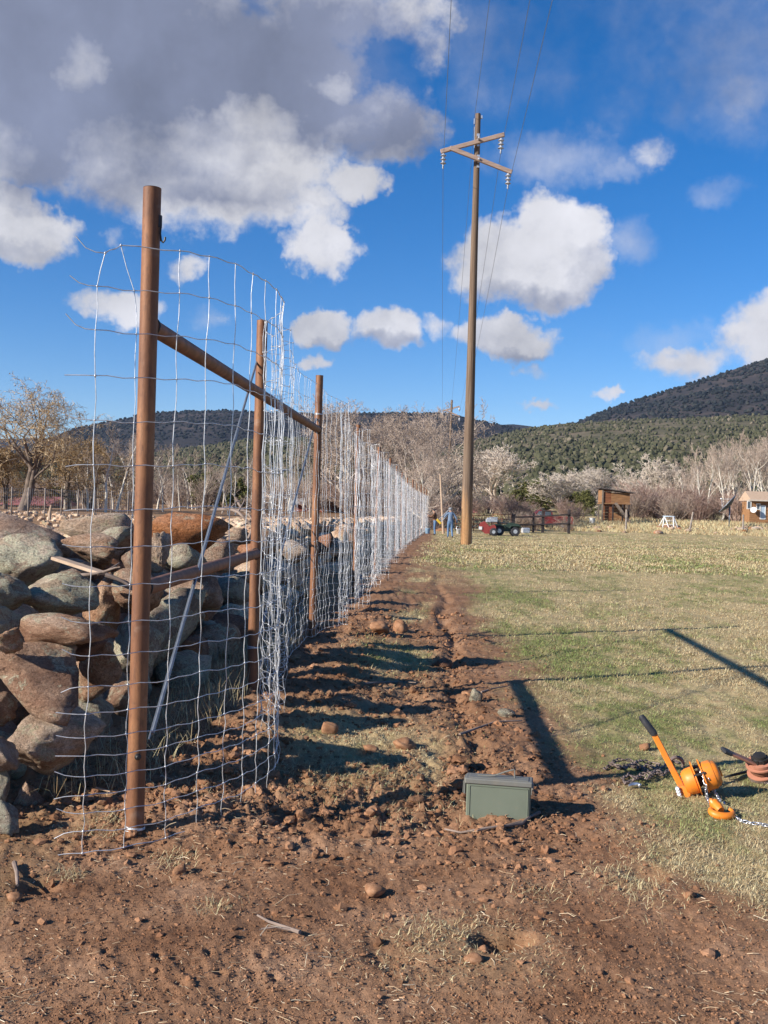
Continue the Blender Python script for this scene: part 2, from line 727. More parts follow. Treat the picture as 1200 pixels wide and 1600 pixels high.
t = NT('soil_clods')
v = t.coord('Object')
g = t.node('ShaderNodeNewGeometry')
c = soil_colour(t, v)
c = t.mix(1.0, c, t.ramp(g.outputs['Random Per Island'], [(0, (0.75, 0.72, 0.7)), (0.7, (1.05, 1, 1)), (1, (1.3, 1.25, 1.2))]), 'MULTIPLY')
M['clod'] = t.out(c, 0.95, 0, t.bump(t.noise(v, 120, 5, 0.7), 0.5, 0.006), 0.1)

t = NT('grass_blades')
g = t.node('ShaderNodeNewGeometry')
gg = t.node('ShaderNodeAttribute', attribute_name='green').outputs['Fac']
rnd = g.outputs['Random Per Island']
k = t.math('ADD', gg, t.mr(rnd, 0, 1, -0.45, 0.45), True)
dry = t.ramp(rnd, [(0.0, (0.30, 0.20, 0.10)), (0.5, (0.53, 0.41, 0.24)), (1.0, (0.74, 0.62, 0.42))])
gr = t.ramp(rnd, [(0.0, (0.08, 0.12, 0.03)), (0.6, (0.18, 0.24, 0.07)), (1.0, (0.30, 0.34, 0.13))])
M['blade'] = t.out(t.mix(k, dry, gr), 0.8, 0, None, 0.15)

t = NT('straw')
g = t.node('ShaderNodeNewGeometry')
M['straw'] = t.out(t.ramp(g.outputs['Random Per Island'], [(0.0, (0.20, 0.13, 0.08)), (0.5, (0.40, 0.29, 0.18)), (0.9, (0.54, 0.43, 0.29)), (1.0, (0.70, 0.60, 0.44))]), 0.8, 0, None, 0.2)


# stone ------------------------------------------------------------------
def stone_mat(name, base, dark, light, lichen, lich_amt):
    t = NT(name)
    v = t.coord('Object', None, True)
    oi = t.node('ShaderNodeObjectInfo').outputs['Random']
    n = t.noise(v, 1.8, 7, 0.62)
    c = t.ramp(n, [(0.36, dark), (0.5, base), (0.62, light)])
    c = t.mix(t.mr(t.noise(v, 21, 7, 0.75), 0.46, 0.66, 0, 0.62), c, tuple(x * 0.5 for x in dark))
    li = t.noise(v, 3.2, 7, 0.7, 0.6)
    lm = t.mr(li, 0.61 - lich_amt, 0.65 - lich_amt)
    lm = t.math('MULTIPLY', lm, t.mr(t.noise(v, 40, 5, 0.7), 0.36, 0.56))
    c = t.mix(t.math('MULTIPLY', lm, 0.85), c, lichen)
    c = t.mix(0.9, c, t.ramp(t.noise(v, 62, 5, 0.8), [(0.34, (0.55, 0.52, 0.5)), (0.5, (1.0, 1.0, 1.0)), (0.66, (1.4, 1.4, 1.4))]), 'MULTIPLY')
    hs = t.node('ShaderNodeHueSaturation')
    t.l.new(c, hs.inputs['Color'])
    t.l.new(t.mr(oi, 0, 1, 0.95, 1.32), hs.inputs['Value'])
    t.l.new(t.mr(oi, 0, 1, 1.0, 1.35), hs.inputs['Saturation'])
    pit = t.mr(t.voro(v, 16).outputs['Distance'], 0.0, 0.34)
    nr = t.bump(t.mr(t.voro(t.coord('Object', (1.0, 1.0, 1.6), True), 3.4, 'DISTANCE_TO_EDGE').outputs['Distance'], 0.0, 0.05), 0.35, 0.05)
    nr = t.bump(t.noise(v, 7, 8, 0.72), 0.8, 0.13, nr)
    nr = t.bump(pit, 0.5, 0.04, nr)
    nr = t.bump(t.noise(v, 55, 5, 0.75), 0.5, 0.02, nr)
    return t.out(hs.outputs[0], 0.92, 0, nr, 0.15)


M['stone_brown'] = stone_mat('stone_brown', (0.40, 0.275, 0.205), (0.27, 0.17, 0.125), (0.54, 0.41, 0.325), (0.46, 0.44, 0.34), 0.06)
M['stone_grey'] = stone_mat('stone_grey', (0.38, 0.315, 0.25), (0.25, 0.195, 0.155), (0.52, 0.45, 0.37), (0.47, 0.465, 0.36), 0.13)
M['stone_red'] = stone_mat('stone_red', (0.35, 0.19, 0.125), (0.23, 0.12, 0.08), (0.46, 0.28, 0.20), (0.36, 0.33, 0.26), 0.0)
M['stone_tan'] = stone_mat('stone_tan', (0.52, 0.40, 0.31), (0.36, 0.25, 0.185), (0.64, 0.54, 0.45), (0.42, 0.39, 0.28), 0.05)

# metals -----------------------------------------------------------------
t = NT('rusty_pipe')
v = t.coord('Object', (1, 1, 0.35), True)
n = t.noise(v, 9, 8, 0.65)
c = t.ramp(n, [(0.25, (0.10, 0.045, 0.027)), (0.45, (0.20, 0.088, 0.043)), (0.62, (0.28, 0.13, 0.06)), (0.8, (0.34, 0.18, 0.095))])
c = t.mix(t.mr(t.noise(v, 70, 5, 0.7), 0.5, 0.72, 0, 0.7), c, (0.09, 0.045, 0.03))
c = t.mix(t.mr(t.noise(t.coord('Object', (8, 8, 0.5), True), 2.0, 6, 0.65), 0.5, 0.68, 0, 0.55), c, (0.13, 0.062, 0.04))
g = t.node('ShaderNodeNewGeometry')
c = t.mix(t.mr(t.noise(t.coord('Object', (1, 1, 2.2), True), 3.1, 4, 0.6), 0.62, 0.72, 0, 0.5), c, (0.32, 0.24, 0.19))
M['rust'] = t.out(c, 0.62, 0.15, t.bump(t.noise(v, 120, 5, 0.7), 0.35, 0.003), 0.35)
M['rust_dark'] = simple('rusty_pipe_dark', (0.24, 0.105, 0.06), (0.12, 0.055, 0.035), 14, 0.6, 0.3, 0.003, 0.15)
M['galv'] = simple('galvanised_wire', (0.80, 0.80, 0.80), (0.50, 0.51, 0.53), 40, 0.38, 0, 0, 0.55, 0.5)
M['rod'] = simple('galvanised_rod', (0.26, 0.29, 0.33), (0.17, 0.19, 0.22), 20, 0.42, 0.1, 0.001, 0.6, 0.5)
M['blackiron'] = simple('black_iron', (0.05, 0.045, 0.045), (0.03, 0.03, 0.03), 20, 0.5, 0.1, 0.002, 0.5, 0.4)
M['steel'] = simple('bright_steel', (0.62, 0.63, 0.66), (0.42, 0.43, 0.46), 60, 0.28, 0.1, 0.001, 0.85, 0.5)
M['chain_old'] = simple('rusty_chain', (0.26, 0.20, 0.175), (0.11, 0.08, 0.07), 60, 0.55, 0.4, 0.002, 0.4, 0.4)


def paint(name, c, dirt=(0.18, 0.12, 0.08), amt=0.5, rough=0.4, scale=30):
    t = NT(name)
    v = t.coord('Object', None, True)
    n = t.noise(v, scale, 7, 0.7)
    m = t.mr(n, 0.52, 0.74, 0, amt)
    cc = t.mix(t.mr(t.noise(v, scale * 0.2, 4), 0.3, 0.7), tuple(x * 0.82 for x in c), c)
    col = t.mix(m, cc, dirt)
    return t.out(col, t.mr(n, 0.3, 0.7, rough, min(1, rough + 0.25)), 0, t.bump(n, 0.12, 0.002), 0.45)


M['orange'] = paint('orange_paint', (0.78, 0.225, 0.02), amt=0.75, rough=0.36, scale=22)
M['orange_old'] = paint('faded_orange_paint', (0.47, 0.20, 0.125), (0.16, 0.08, 0.055), 0.95, 0.55)
M['rubber'] = simple('black_rubber', (0.045, 0.045, 0.05), (0.025, 0.025, 0.03), 30, 0.55, 0.2, 0.002)
M['olive'] = paint('olive_drab_paint', (0.140, 0.162, 0.122), (0.19, 0.18, 0.13), 0.35, 0.48, 22)
M['olive_dark'] = paint('olive_drab_worn', (0.155, 0.155, 0.14), (0.2, 0.17, 0.13), 0.5, 0.5, 22)
# wood -------------------------------------------------------------------
t = NT('utility_pole_wood')
v = t.coord('Object', (9, 9, 0.25))
n = t.noise(v, 2.2, 8, 0.65)
up = t.ramp(n, [(0.3, (0.085, 0.055, 0.04)), (0.55, (0.17, 0.12, 0.085)), (0.75, (0.25, 0.19, 0.145))])
lo = t.ramp(n, [(0.3, (0.22, 0.11, 0.05)), (0.55, (0.42, 0.24, 0.115)), (0.75, (0.52, 0.33, 0.18))])
sp = t.node('ShaderNodeSeparateXYZ')
t.l.new(t.coord('Object'), sp.inputs[0])
hz = t.math('ADD', sp.outputs[2], t.mr(t.noise(t.coord('Object', (6, 6, 0.6)), 1.0, 4), 0.3, 0.7, -0.8, 0.8))
c = t.mix(t.mr(hz, 1.0, 2.6), lo, up)
M['pole'] = t.out(c, 0.85, 0, t.bump(n, 0.6, 0.02), 0.15)
M['arm'] = simple('crossarm_wood', (0.40, 0.29, 0.235), (0.27, 0.19, 0.15), 2, 0.85, 0.3, 0.01, stretch=(1, 8, 8))
M['oldwood'] = simple('weathered_wood', (0.24, 0.19, 0.15), (0.11, 0.085, 0.07), 5, 0.9, 0.4, 0.01, stretch=(4, 4, 0.5))
M['plank'] = simple('orange_brown_plank', (0.35, 0.185, 0.085), (0.18, 0.09, 0.042), 2.5, 0.8, 0.4, 0.01, stretch=(0.5, 4, 4))
M['plank_red'] = simple('red_brown_plank', (0.26, 0.10, 0.045), (0.15, 0.06, 0.03), 2.5, 0.8, 0.4, 0.01, stretch=(0.5, 4, 4))
M['blackwood'] = simple('dark_fence_timber', (0.055, 0.045, 0.045), (0.025, 0.02, 0.02), 4, 0.9, 0.4, 0.01)
M['deadwood'] = simple('dead_branch', (0.30, 0.23, 0.19), (0.15, 0.11, 0.09), 8, 0.9, 0.4, 0.005)
M['palewood'] = simple('bleached_board', (0.50, 0.37, 0.27), (0.36, 0.25, 0.17), 5, 0.85, 0.3, 0.005, stretch=(0.6, 5, 5))
# trees ------------------------------------------------------------------


def bark(name, a, b, scale=3):
    return simple(name, a, b, scale, 0.9, 0.5, 0.02)


M['bark_pale'] = bark('pale_bark', (0.55, 0.47, 0.39), (0.33, 0.27, 0.22))
M['bark_white'] = bark('aspen_bark', (0.72, 0.67, 0.58), (0.45, 0.4, 0.33), 5)
M['bark_dark'] = bark('dark_bark', (0.20, 0.15, 0.12), (0.09, 0.07, 0.055))
M['bark_brown'] = bark('brown_bark', (0.33, 0.24, 0.19), (0.17, 0.12, 0.095))


def twig(name, stops):
    t = NT(name)
    g = t.node('ShaderNodeNewGeometry')
    oi = t.node('ShaderNodeObjectInfo').outputs['Random']
    c = t.ramp(g.outputs['Random Per Island'], stops)
    hs = t.node('ShaderNodeHueSaturation')
    t.l.new(c, hs.inputs['Color'])
    t.l.new(t.mr(oi, 0, 1, 0.85, 1.15), hs.inputs['Value'])
    return t.out(hs.outputs[0], 0.9, 0, None, 0.1)


M['twig_pale'] = twig('pale_twigs', [(0, (0.42, 0.35, 0.29)), (0.6, (0.58, 0.50, 0.42)), (1, (0.70, 0.62, 0.53))])
M['twig_tan'] = twig('tan_twigs', [(0, (0.27, 0.205, 0.165)), (0.6, (0.40, 0.315, 0.255)), (1, (0.52, 0.43, 0.36))])
M['twig_brown'] = twig('brown_twigs', [(0, (0.20, 0.15, 0.12)), (0.6, (0.32, 0.245, 0.195)), (1, (0.46, 0.38, 0.31))])
M['twig_red'] = twig('willow_brush_twigs', [(0, (0.22, 0.14, 0.115)), (0.6, (0.35, 0.245, 0.20)), (1, (0.46, 0.35, 0.29))])
M['leaf_gold'] = twig('golden_leaves', [(0, (0.28, 0.19, 0.10)), (0.5, (0.44, 0.32, 0.19)), (1, (0.60, 0.49, 0.34))])
M['leaf_rust'] = twig('rusty_leaves', [(0, (0.18, 0.11, 0.055)), (0.5, (0.29, 0.19, 0.09)), (1, (0.42, 0.29, 0.15))])
M['leaf_olive'] = twig('olive_leaves', [(0, (0.06, 0.07, 0.025)), (0.5, (0.11, 0.11, 0.04)), (1, (0.17, 0.16, 0.06))])
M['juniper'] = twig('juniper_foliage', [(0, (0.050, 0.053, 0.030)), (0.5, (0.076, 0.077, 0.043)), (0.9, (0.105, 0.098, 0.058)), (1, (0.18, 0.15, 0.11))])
M['forest_shade_painted'] = twig('forest_foliage_painted_shade', [(0, (0.010, 0.014, 0.017)), (0.6, (0.020, 0.024, 0.025)), (1, (0.036, 0.038, 0.036))])  # cloud shade over mountain and mesa is put into this foliage colour
t = NT('hill_slope_ground')
v = t.coord('Object')
n = t.noise(v, 0.02, 9, 0.7)
M['slope'] = t.out(t.ramp(n, [(0.3, (0.085, 0.08, 0.045)), (0.5, (0.112, 0.10, 0.06)), (0.68, (0.20, 0.155, 0.11))]), 0.95, 0, None, 0.05)
t = NT('mountain_ground_painted_shade')
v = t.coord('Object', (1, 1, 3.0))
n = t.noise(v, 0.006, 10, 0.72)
M['mount'] = t.out(t.ramp(n, [(0.38, (0.022, 0.023, 0.026)), (0.52, (0.042, 0.038, 0.038)), (0.66, (0.085, 0.066, 0.060)), (0.8, (0.19, 0.145, 0.125))]), 0.95, 0, None, 0.05)  # dark tones stand in for the cloud shadow lying on these slopes
# misc -------------------------------------------------------------------
M['porcelain'] = simple('grey_porcelain', (0.40, 0.42, 0.46), (0.32, 0.33, 0.37), 10, 0.2, 0, 0, 0, 0.5)
M['white'] = simple('white_paint', (0.75, 0.75, 0.74), (0.62, 0.61, 0.6), 8, 0.6, 0.1)
M['roof_red'] = simple('red_metal_roof', (0.36, 0.13, 0.12), (0.26, 0.09, 0.085), 2, 0.6, 0.1)
M['roof_grey'] = simple('grey_metal_roof', (0.42, 0.43, 0.43), (0.3, 0.31, 0.31), 2, 0.5, 0.1)
M['tarpaper'] = simple('dark_roof_felt', (0.12, 0.1, 0.09), (0.06, 0.05, 0.05), 3, 0.9, 0.3)
M['redwall'] = simple('dull_red_wall', (0.30, 0.10, 0.07), (0.2, 0.07, 0.05), 3, 0.8, 0.2)
M['cream'] = simple('cream_wall', (0.55, 0.48, 0.40), (0.42, 0.36, 0.3), 3, 0.8, 0.1)
M['glass'] = simple('window_glass', (0.10, 0.13, 0.17), (0.06, 0.08, 0.1), 1, 0.12, 0, 0, 0, 0.8)
M['bluedoor'] = simple('pale_blue_door', (0.42, 0.52, 0.62), (0.34, 0.43, 0.52), 4, 0.6, 0.1)
M['denim'] = simple('blue_denim', (0.13, 0.22, 0.36), (0.08, 0.14, 0.25), 20, 0.85, 0.2)
M['denim_light'] = simple('faded_denim', (0.17, 0.24, 0.34), (0.11, 0.16, 0.25), 20, 0.85, 0.2)
M['brownjacket'] = simple('brown_canvas', (0.20, 0.105, 0.06), (0.12, 0.06, 0.035), 20, 0.85, 0.2)
M['skin'] = simple('skin', (0.52, 0.31, 0.22), (0.45, 0.26, 0.18), 10, 0.55, 0)
M['cap'] = simple('dark_cap_cloth', (0.06, 0.05, 0.05), (0.04, 0.035, 0.035), 10, 0.85, 0)
M['cap_grey'] = simple('grey_cap_cloth', (0.28, 0.29, 0.31), (0.2, 0.21, 0.22), 10, 0.85, 0)
M['boot'] = simple('dark_boot', (0.07, 0.05, 0.04), None, 10, 0.7, 0)
M['yellow'] = paint('yellow_paint', (0.75, 0.50, 0.04), amt=0.3)
M['alu'] = simple('aluminium', (0.66, 0.68, 0.71), (0.5, 0.52, 0.55), 10, 0.35, 0, 0, 0.6, 0.5)
M['red'] = paint('red_paint', (0.30, 0.045, 0.04), amt=0.4, scale=6)
M['darkgreen'] = paint('dark_green_paint', (0.03, 0.055, 0.04), amt=0.4, scale=6)
M['bucket_blue'] = simple('blue_plastic', (0.22, 0.34, 0.46), (0.16, 0.26, 0.37), 10, 0.5, 0)
M['bronze_mesh'] = simple('dish_mesh', (0.10, 0.11, 0.125), (0.06, 0.065, 0.075), 6, 0.5, 0, 0, 0.3)
M['post_grey'] = simple('grey_fence_post', (0.33, 0.28, 0.24), (0.2, 0.17, 0.15), 5, 0.9, 0.3)

# ================================================================== TERRAIN
_b = ray(210, 1322)
PX1 = _b.x / _b.y * 4.3
FSLOPE = ray(678, 791).x / ray(678, 791).y


def fence_x(y):
    return PX1 + FSLOPE * (y - 4.3) + 0.65 * ss(38, 80, y)


def zg(x, y):
    x, y = np.asarray(x, float), np.asarray(y, float)
    z = -0.40 * ss(25, 62, y) + 1.0 * ss(84, 116, y) * ss(-4, 12, x) + 0.30 * ss(84, 116, y) * (1 - ss(-4, 12, x))
    z = z + 0.010 * np.clip(y - 116, 0, 300)
    xr = x - fence_x(np.clip(y, 0, 90))
    z = z + (0.55 + 0.4 * ss(25, 62, y)) * ss(-2.6, -6.5, xr) * ss(1.0, 7.0, y)
    z = z + 0.05 * np.exp(-((xr - 0.1) / 0.38) ** 2) * ss(3.7, 4.6, y) * (1 - ss(9, 14, y)) + 0.05 * np.exp(-((xr - 0.55) / 0.3) ** 2) * ss(5, 8, y) * (1 - ss(14, 20, y))
    z = z - 0.10 * np.exp(-((xr - 0.1) / 0.38) ** 2) * np.exp(-((y - 4.0) / 0.3) ** 2) * 0.5
    return z


def G(px, py):
    """ground point seen at a photo pixel"""
    d = ray(px, py)
    k = CAM_H / -d.z if d.z < -1e-4 else 60
    y = d.y * k
    lo, hi = 0.5, 400.0
    prev = 0.5
    ys = np.geomspace(1.0, 400, 1500)
    h = CAM_H + d.z / d.y * ys - zg(d.x / d.y * ys, ys)
    i = int(np.argmax(h < 0)) if (h < 0).any() else len(ys) - 1
    y = ys[i]
    return Vector((d.x / d.y * y, y, float(zg(d.x / d.y * y, y))))


HOLE = G(785, 1478)
HOLES = [(HOLE.x - 0.025, HOLE.y, 0.060, 0.14), (HOLE.x + 0.055, HOLE.y + 0.03, 0.045, 0.11)]
for (px, py, r_, d_) in [(705, 1182, 0.10, 0.05), (640, 1092, 0.13, 0.05), (470, 1290, 0.10, 0.03), (60, 1385, 0.07, 0.05), (690, 1290, 0.12, 0.03), (610, 1500, 0.10, 0.02), (1010, 1372, 0.08, 0.03)]:
    g_ = G(px, py)
    HOLES.append((g_.x, g_.y, r_, d_))
ARCS = []
for (ax, ay, bx_, by_) in [(245, 1500, 285, 1550), (325, 1497, 345, 1532), (408, 1500, 432, 1540), (165, 1492, 168, 1520)]:
    a_, c_ = G(ax, ay), G(bx_, by_)
    ARCS.append((a_.x, a_.y, c_.x, c_.y))


def trench_x(y):
    return 0.27 + 0.042 * y + 0.05 * np.sin(y * 1.3)


def turf_mask(x, y):
    n = fbm2(x * 1.3 + 5, y * 0.9, 5)
    n2 = fbm2(x * 4.1, y * 2.6 + 9, 4)
    xb = 0.93 + 0.034 * y - 0.35 * ss(5.6, 4.4, y) * 0 + 0.5 * ss(4.3, 3.2, y)
    g = ss(-0.28, 0.40, x - xb + n * 0.9 + n2 * 0.5)
    xr = x - fence_x(y)
    # scraps of turf left between fence and trench
    p = ss(0.10, 0.30, fbm2(x * 1.1 + 31, y * 0.75 + 3, 4) + 0.16 + 0.25 * n2)
    q = p * ss(0.55, 0.95, xr) * ss(0.10, 0.28, trench_x(y) - x) * ss(4.9, 5.4, y)
    q2 = np.exp(-((x - (-0.12)) / 0.42) ** 2 - ((y - 6.1) / 0.75) ** 2) * (0.9 + n2)
    q3 = np.exp(-((x - 0.05) / 0.30) ** 2 - ((y - 9.3) / 1.2) ** 2) * (0.8 + n2)
    q4 = np.exp(-((x - 0.30) / 0.22) ** 2 - ((y - 3.25) / 0.25) ** 2) * 0.25
    g = np.maximum(g, np.clip(np.maximum(np.maximum(q * 0.9, q2), np.maximum(q3, q4)), 0, 1))
    # worn spots in the field
    w = np.exp(-((x - 1.05) / 0.35) ** 2 - ((y - 4.5) / 0.3) ** 2)
    g = g * (1 - 0.55 * w)
    g = np.where(y > 16, np.maximum(g, ss(0.6, 1.6, xr) * (0.55 + 0.9 * p) * ss(16, 26, y)), g)
    g = np.where(xr < -0.2, g * 0 + 0.15, g)
    return np.clip(g, 0, 1)


def green_mask(x, y):
    n = fbm2(x * 0.55 + 2, y * 0.30 + 4, 4)
    m = fbm2(x * 2.1 + 8, y * 1.0, 4)
    h = fbm2(x * 8.5, y * 4.5 + 3, 3)
    g = 0.30 + 1.7 * n + 1.6 * m + 1.5 * h
    g = g + 0.20 * np.exp(-((x - 2.3) / 1.6) ** 2 - ((y - 10.5) / 2.4) ** 2)
    g = g + 0.35 * np.exp(-((x - 1.9) / 1.2) ** 2 - ((y - 6.0) / 1.3) ** 2)
    g = g - 0.45 * ss(4.6, 3.8, y) - 0.30 * ss(-0.7, 0.4, 0.9 - x) - 0.20 * ss(18, 45, y)
    return np.clip(g, 0, 1)


def micro(x, y, gmask):
    """soil relief"""
    xr = x - fence_x(y)
    rough = 0.22 + 0.75 * np.exp(-((y - 5.0) / 0.7) ** 2) * ss(1.4, 0.3, x) + 0.9 * np.exp(-((xr - 0.45) / 0.75) ** 2) * ss(4.2, 5, y) + 0.5 * np.exp(-((x - trench_x(y)) / 0.35) ** 2) * ss(4.5, 5.5, y)
    rough = np.clip(rough, 0.2, 1.25)
    a = np.abs(fbm2(x * 9.5, y * 9.5, 4, 0.58)) * 2
    b = fbm2(x * 19 + 3, y * 19, 4, 0.6)
    c = fbm2(x * 52, y * 52 + 5, 3, 0.6)
    d = fbm2(x * 1.6, y * 1.6, 3)
    z = rough * (0.055 * a + 0.050 * b) + 0.014 * c * (0.5 + rough) + 0.05 * d
    z = z * (1 - 0.72 * gmask) + gmask * (0.020 * b + 0.02 * fbm2(x * 5, y * 5, 3))
    z = z - 0.06 * np.exp(-((x - trench_x(y)) / 0.075) ** 2) * ss(5, 5.8, y) * (1 - ss(14, 26, y)) * np.clip(0.65 + 1.6 * fbm2(x * 0.2, y * 1.6, 3), 0, 1.4)
    for (hx, hy, r_, dp) in HOLES:
        z = z - dp * np.exp(-(((x - hx) ** 2 + (y - hy) ** 2) / r_ ** 2) ** 1.4)
    for (ax, ay, bx_, by_) in ARCS:
        dx_, dy_ = bx_ - ax, by_ - ay
        L2 = dx_ * dx_ + dy_ * dy_
        tt = np.clip(((x - ax) * dx_ + (y - ay) * dy_) / L2, 0, 1)
        bow = 0.018 * np.sin(tt * math.pi)
        dd = np.hypot(x - (ax + tt * dx_) + bow, y - (ay + tt * dy_) - bow)
        z = z - 0.013 * np.exp(-(dd / 0.011) ** 2) + 0.006 * np.exp(-((dd - 0.025) / 0.012) ** 2)
    fade = 1 - ss(40, 90, y) * 0.8
    return z * fade


def build_ground():
    fr = np.linspace(R(-25), R(25), 400)
    bk = np.linspace(R(25), R(335), 50)[1:-1]
    th = np.concatenate([fr, bk])
    nt = len(th)
    r1 = np.geomspace(0.3, 1.9, 16)[:-1]
    r2 = np.geomspace(1.9, 11, 330)[:-1]
    r3 = np.geomspace(11, 120, 150)[:-1]
    r4 = np.geomspace(120, 4600, 45)
    r = np.concatenate([r1, r2, r3, r4])
    nr = len(r)
    TH, RR = np.meshgrid(th, r)
    x, y = RR * np.sin(TH), RR * np.cos(TH)
    g = turf_mask(x, y)
    z = zg(x, y)
    z = z + np.where(RR < 130, micro(x, y, g), 0)
    V = np.stack([x, y, z], -1).reshape(-1, 3)
    V = np.vstack([V, [[0, 0, 0]]])
    i, j = np.meshgrid(np.arange(nr - 1), np.arange(nt), indexing='ij')
    j2 = (j + 1) % nt
    F = np.stack([i * nt + j, i * nt + j2, (i + 1) * nt + j2, (i + 1) * nt + j], -1).reshape(-1, 4)[:, ::-1]
    me = fast_mesh('ground', V, F)
    for nm, arr in (('turf', g), ('green', green_mask(x, y))):
        at = me.attributes.new(nm, 'FLOAT', 'POINT')
        at.data.foreach_set('value', np.append(arr.ravel(), 0).astype(np.float32))
    o = link('ground', me, M['ground'])
    o['kind'] = 'structure'


build_ground()


def gz(x, y):
    """full ground height incl. relief"""
    x, y = np.asarray(x, float), np.asarray(y, float)
    return zg(x, y) + micro(x, y, turf_mask(x, y))


# ---- hills
def hill(name, prof, d0, z0, d1, d2, mat, shape=1.25, rough=0.10, rn=12, ncol=420, nrow=60, seed=0, crest_n=6.0):
    pr = sorted((ray(px, py).x / ray(px, py).y, ray(px, py).z / ray(px, py).y) for px, py in prof)
    U, Vv = np.array([p[0] for p in pr]), np.array([p[1] for p in pr])

    def surf(u, t):
        el = np.interp(u, U, Vv)
        el = el + 0.0016 * fbm2(u * crest_n * 4 + seed, u * 0 + seed, 4)
        zc = el * d1 + CAM_H
        t1 = np.clip(t, 0, 1)
        z = z0 + (zc - z0) * t1 ** shape
        y = np.where(t <= 1, d0 + (d1 - d0) * t, d1 + (d2 - d1) * (t - 1))
        z = np.where(t > 1, zc - (t - 1) * (zc - z0) * 0.9, z)
        xx = u * (y * 0.5 + d1 * 0.5) / 1.0
        xx = u * y
        n = fbm2(xx / (d1 / rn) + seed, y / (d1 / rn), 6)
        z = z + n * rough * (zc - z0) * np.sin(np.clip(t1, 0, 1) * math.pi) ** 0.8
        return xx, y, z
    u = np.linspace(-1.15, 1.15, ncol)
    tt = np.concatenate([np.linspace(0, 1, nrow), np.linspace(1, 2, 10)[1:]])
    uu, t2 = np.meshgrid(u, tt)
    x, y, z = surf(uu, t2)
    nr = len(tt)
    i, j = np.meshgrid(np.arange(nr - 1), np.arange(ncol - 1), indexing='ij')
    F = np.stack([i * ncol + j, i * ncol + j + 1, (i + 1) * ncol + j + 1, (i + 1) * ncol + j], -1).reshape(-1, 4)
    o = link(name, fast_mesh(name, np.stack([x, y, z], -1).reshape(-1, 3), F), mat)
    o['kind'] = 'structure'
    return surf


def scatter_blobs(name, surf, n, size, squash, mat, umax, tr=(0.0, 1.0), icos=ICO1, jit=0.25, tp=1.0, mask=None):
    u = rng.uniform(-umax, umax, n)
    t = tr[0] + (tr[1] - tr[0]) * rng.random(n) ** tp
    x, y, z = surf(u, t)
    if mask is not None:
        k = mask(u, t, x, y) > rng.random(n)
        x, y, z = x[k], y[k], z[k]
        n = len(x)
    V0, F0 = icos
    s = size * np.clip(rng.lognormal(0, 0.34, n), 0.4, 1.55)
    nv = len(V0)
    V = V0[None] * (1 + jit * (rng.random((n, nv, 1)) - 0.5) * 2)
    a = rng.random(n) * 6.28
    ca, sa = np.cos(a)[:, None], np.sin(a)[:, None]
    X = V[..., 0] * ca - V[..., 1] * sa
    Y = V[..., 0] * sa + V[..., 1] * ca
    V = np.stack([X * s[:, None] + x[:, None], Y * s[:, None] + y[:, None], (V[..., 2] + 0.55) * s[:, None] * squash + z[:, None]], -1)
    F = (F0[None] + (np.arange(n) * nv)[:, None, None]).reshape(-1, 3)
    o = link(name, fast_mesh(name, V.reshape(-1, 3), F, smooth=False), mat)
    o['kind'] = 'stuff'
    return o


far_prof = [(-900, 700), (400, 680), (700, 672), (760, 665), (800, 663), (830, 666), (860, 670), (920, 690), (2000, 700)]
mesa_prof = [(-1500, 800), (-600, 790), (-200, 752), (0, 712), (60, 692), (90, 680), (120, 669), (160, 661), (200, 653), (240, 646), (300, 643), (350, 641), (400, 644), (500, 647),
             (600, 645), (700, 646), (740, 655), (780, 663), (830, 673), (900, 700), (1100, 770), (2400, 800)]
mount_prof = [(-1400, 800), (500, 790), (700, 745), (800, 698), (850, 680), (880, 667), (900, 660), (920, 652), (950, 640), (1000, 625), (1050, 608), (1100, 592), (1150, 576), (1200, 560),
              (1330, 520), (1500, 500), (1900, 540), (2600, 700)]
slope_prof = [(-1500, 720), (-200, 735), (0, 728), (120, 718), (200, 712), (238, 708), (300, 699), (400, 686), (500, 684), (560, 690), (640, 700), (700, 703), (740, 690), (800, 675),
              (870, 663), (950, 658), (1000, 656), (1100, 652), (1200, 648), (1400, 640), (2400, 640)]
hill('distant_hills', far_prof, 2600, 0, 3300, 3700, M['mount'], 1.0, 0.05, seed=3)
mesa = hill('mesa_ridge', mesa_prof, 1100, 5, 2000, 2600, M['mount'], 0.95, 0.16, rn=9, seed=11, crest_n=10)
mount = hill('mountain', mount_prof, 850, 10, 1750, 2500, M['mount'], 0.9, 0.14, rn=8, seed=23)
slope = hill('hill_slope', slope_prof, 230, 1.5, 1150, 1500, M['slope'], 1.1, 0.10, rn=13, seed=41)
f1 = scatter_blobs('juniper_woodland', slope, 26000, 1.12, 1.05, M['juniper'], 0.50, (0.06, 1.0), ICO1, 0.34, 1.15,
                   mask=lambda u, t, x, y: 0.22 + 0.9 * ss(-0.10, 0.08, fbm2(x / 40, y / 60, 5)))
tag(f1, 'dark green juniper woodland covering the low hill behind the farm', 'woodland')
f2 = scatter_blobs('mountain_forest', mount, 15000, 2.4, 0.85, M['forest_shade_painted'], 0.62, (0.15, 1.0), ICO1, 0.3, 0.8,
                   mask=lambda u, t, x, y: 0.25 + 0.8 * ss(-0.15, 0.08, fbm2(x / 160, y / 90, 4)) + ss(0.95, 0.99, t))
tag(f2, 'forest on the mountainside at the right, cloud shade in its dark colour', 'forest')
f3 = scatter_blobs('mesa_forest', mesa, 12000, 2.2, 0.8, M['forest_shade_painted'], 0.55, (0.3, 1.0), ICO1, 0.3, 0.7,
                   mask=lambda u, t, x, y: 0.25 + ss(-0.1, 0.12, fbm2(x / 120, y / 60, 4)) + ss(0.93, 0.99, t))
tag(f3, 'scrub forest on the distant flat topped mesa, cloud shade in its dark colour', 'forest')


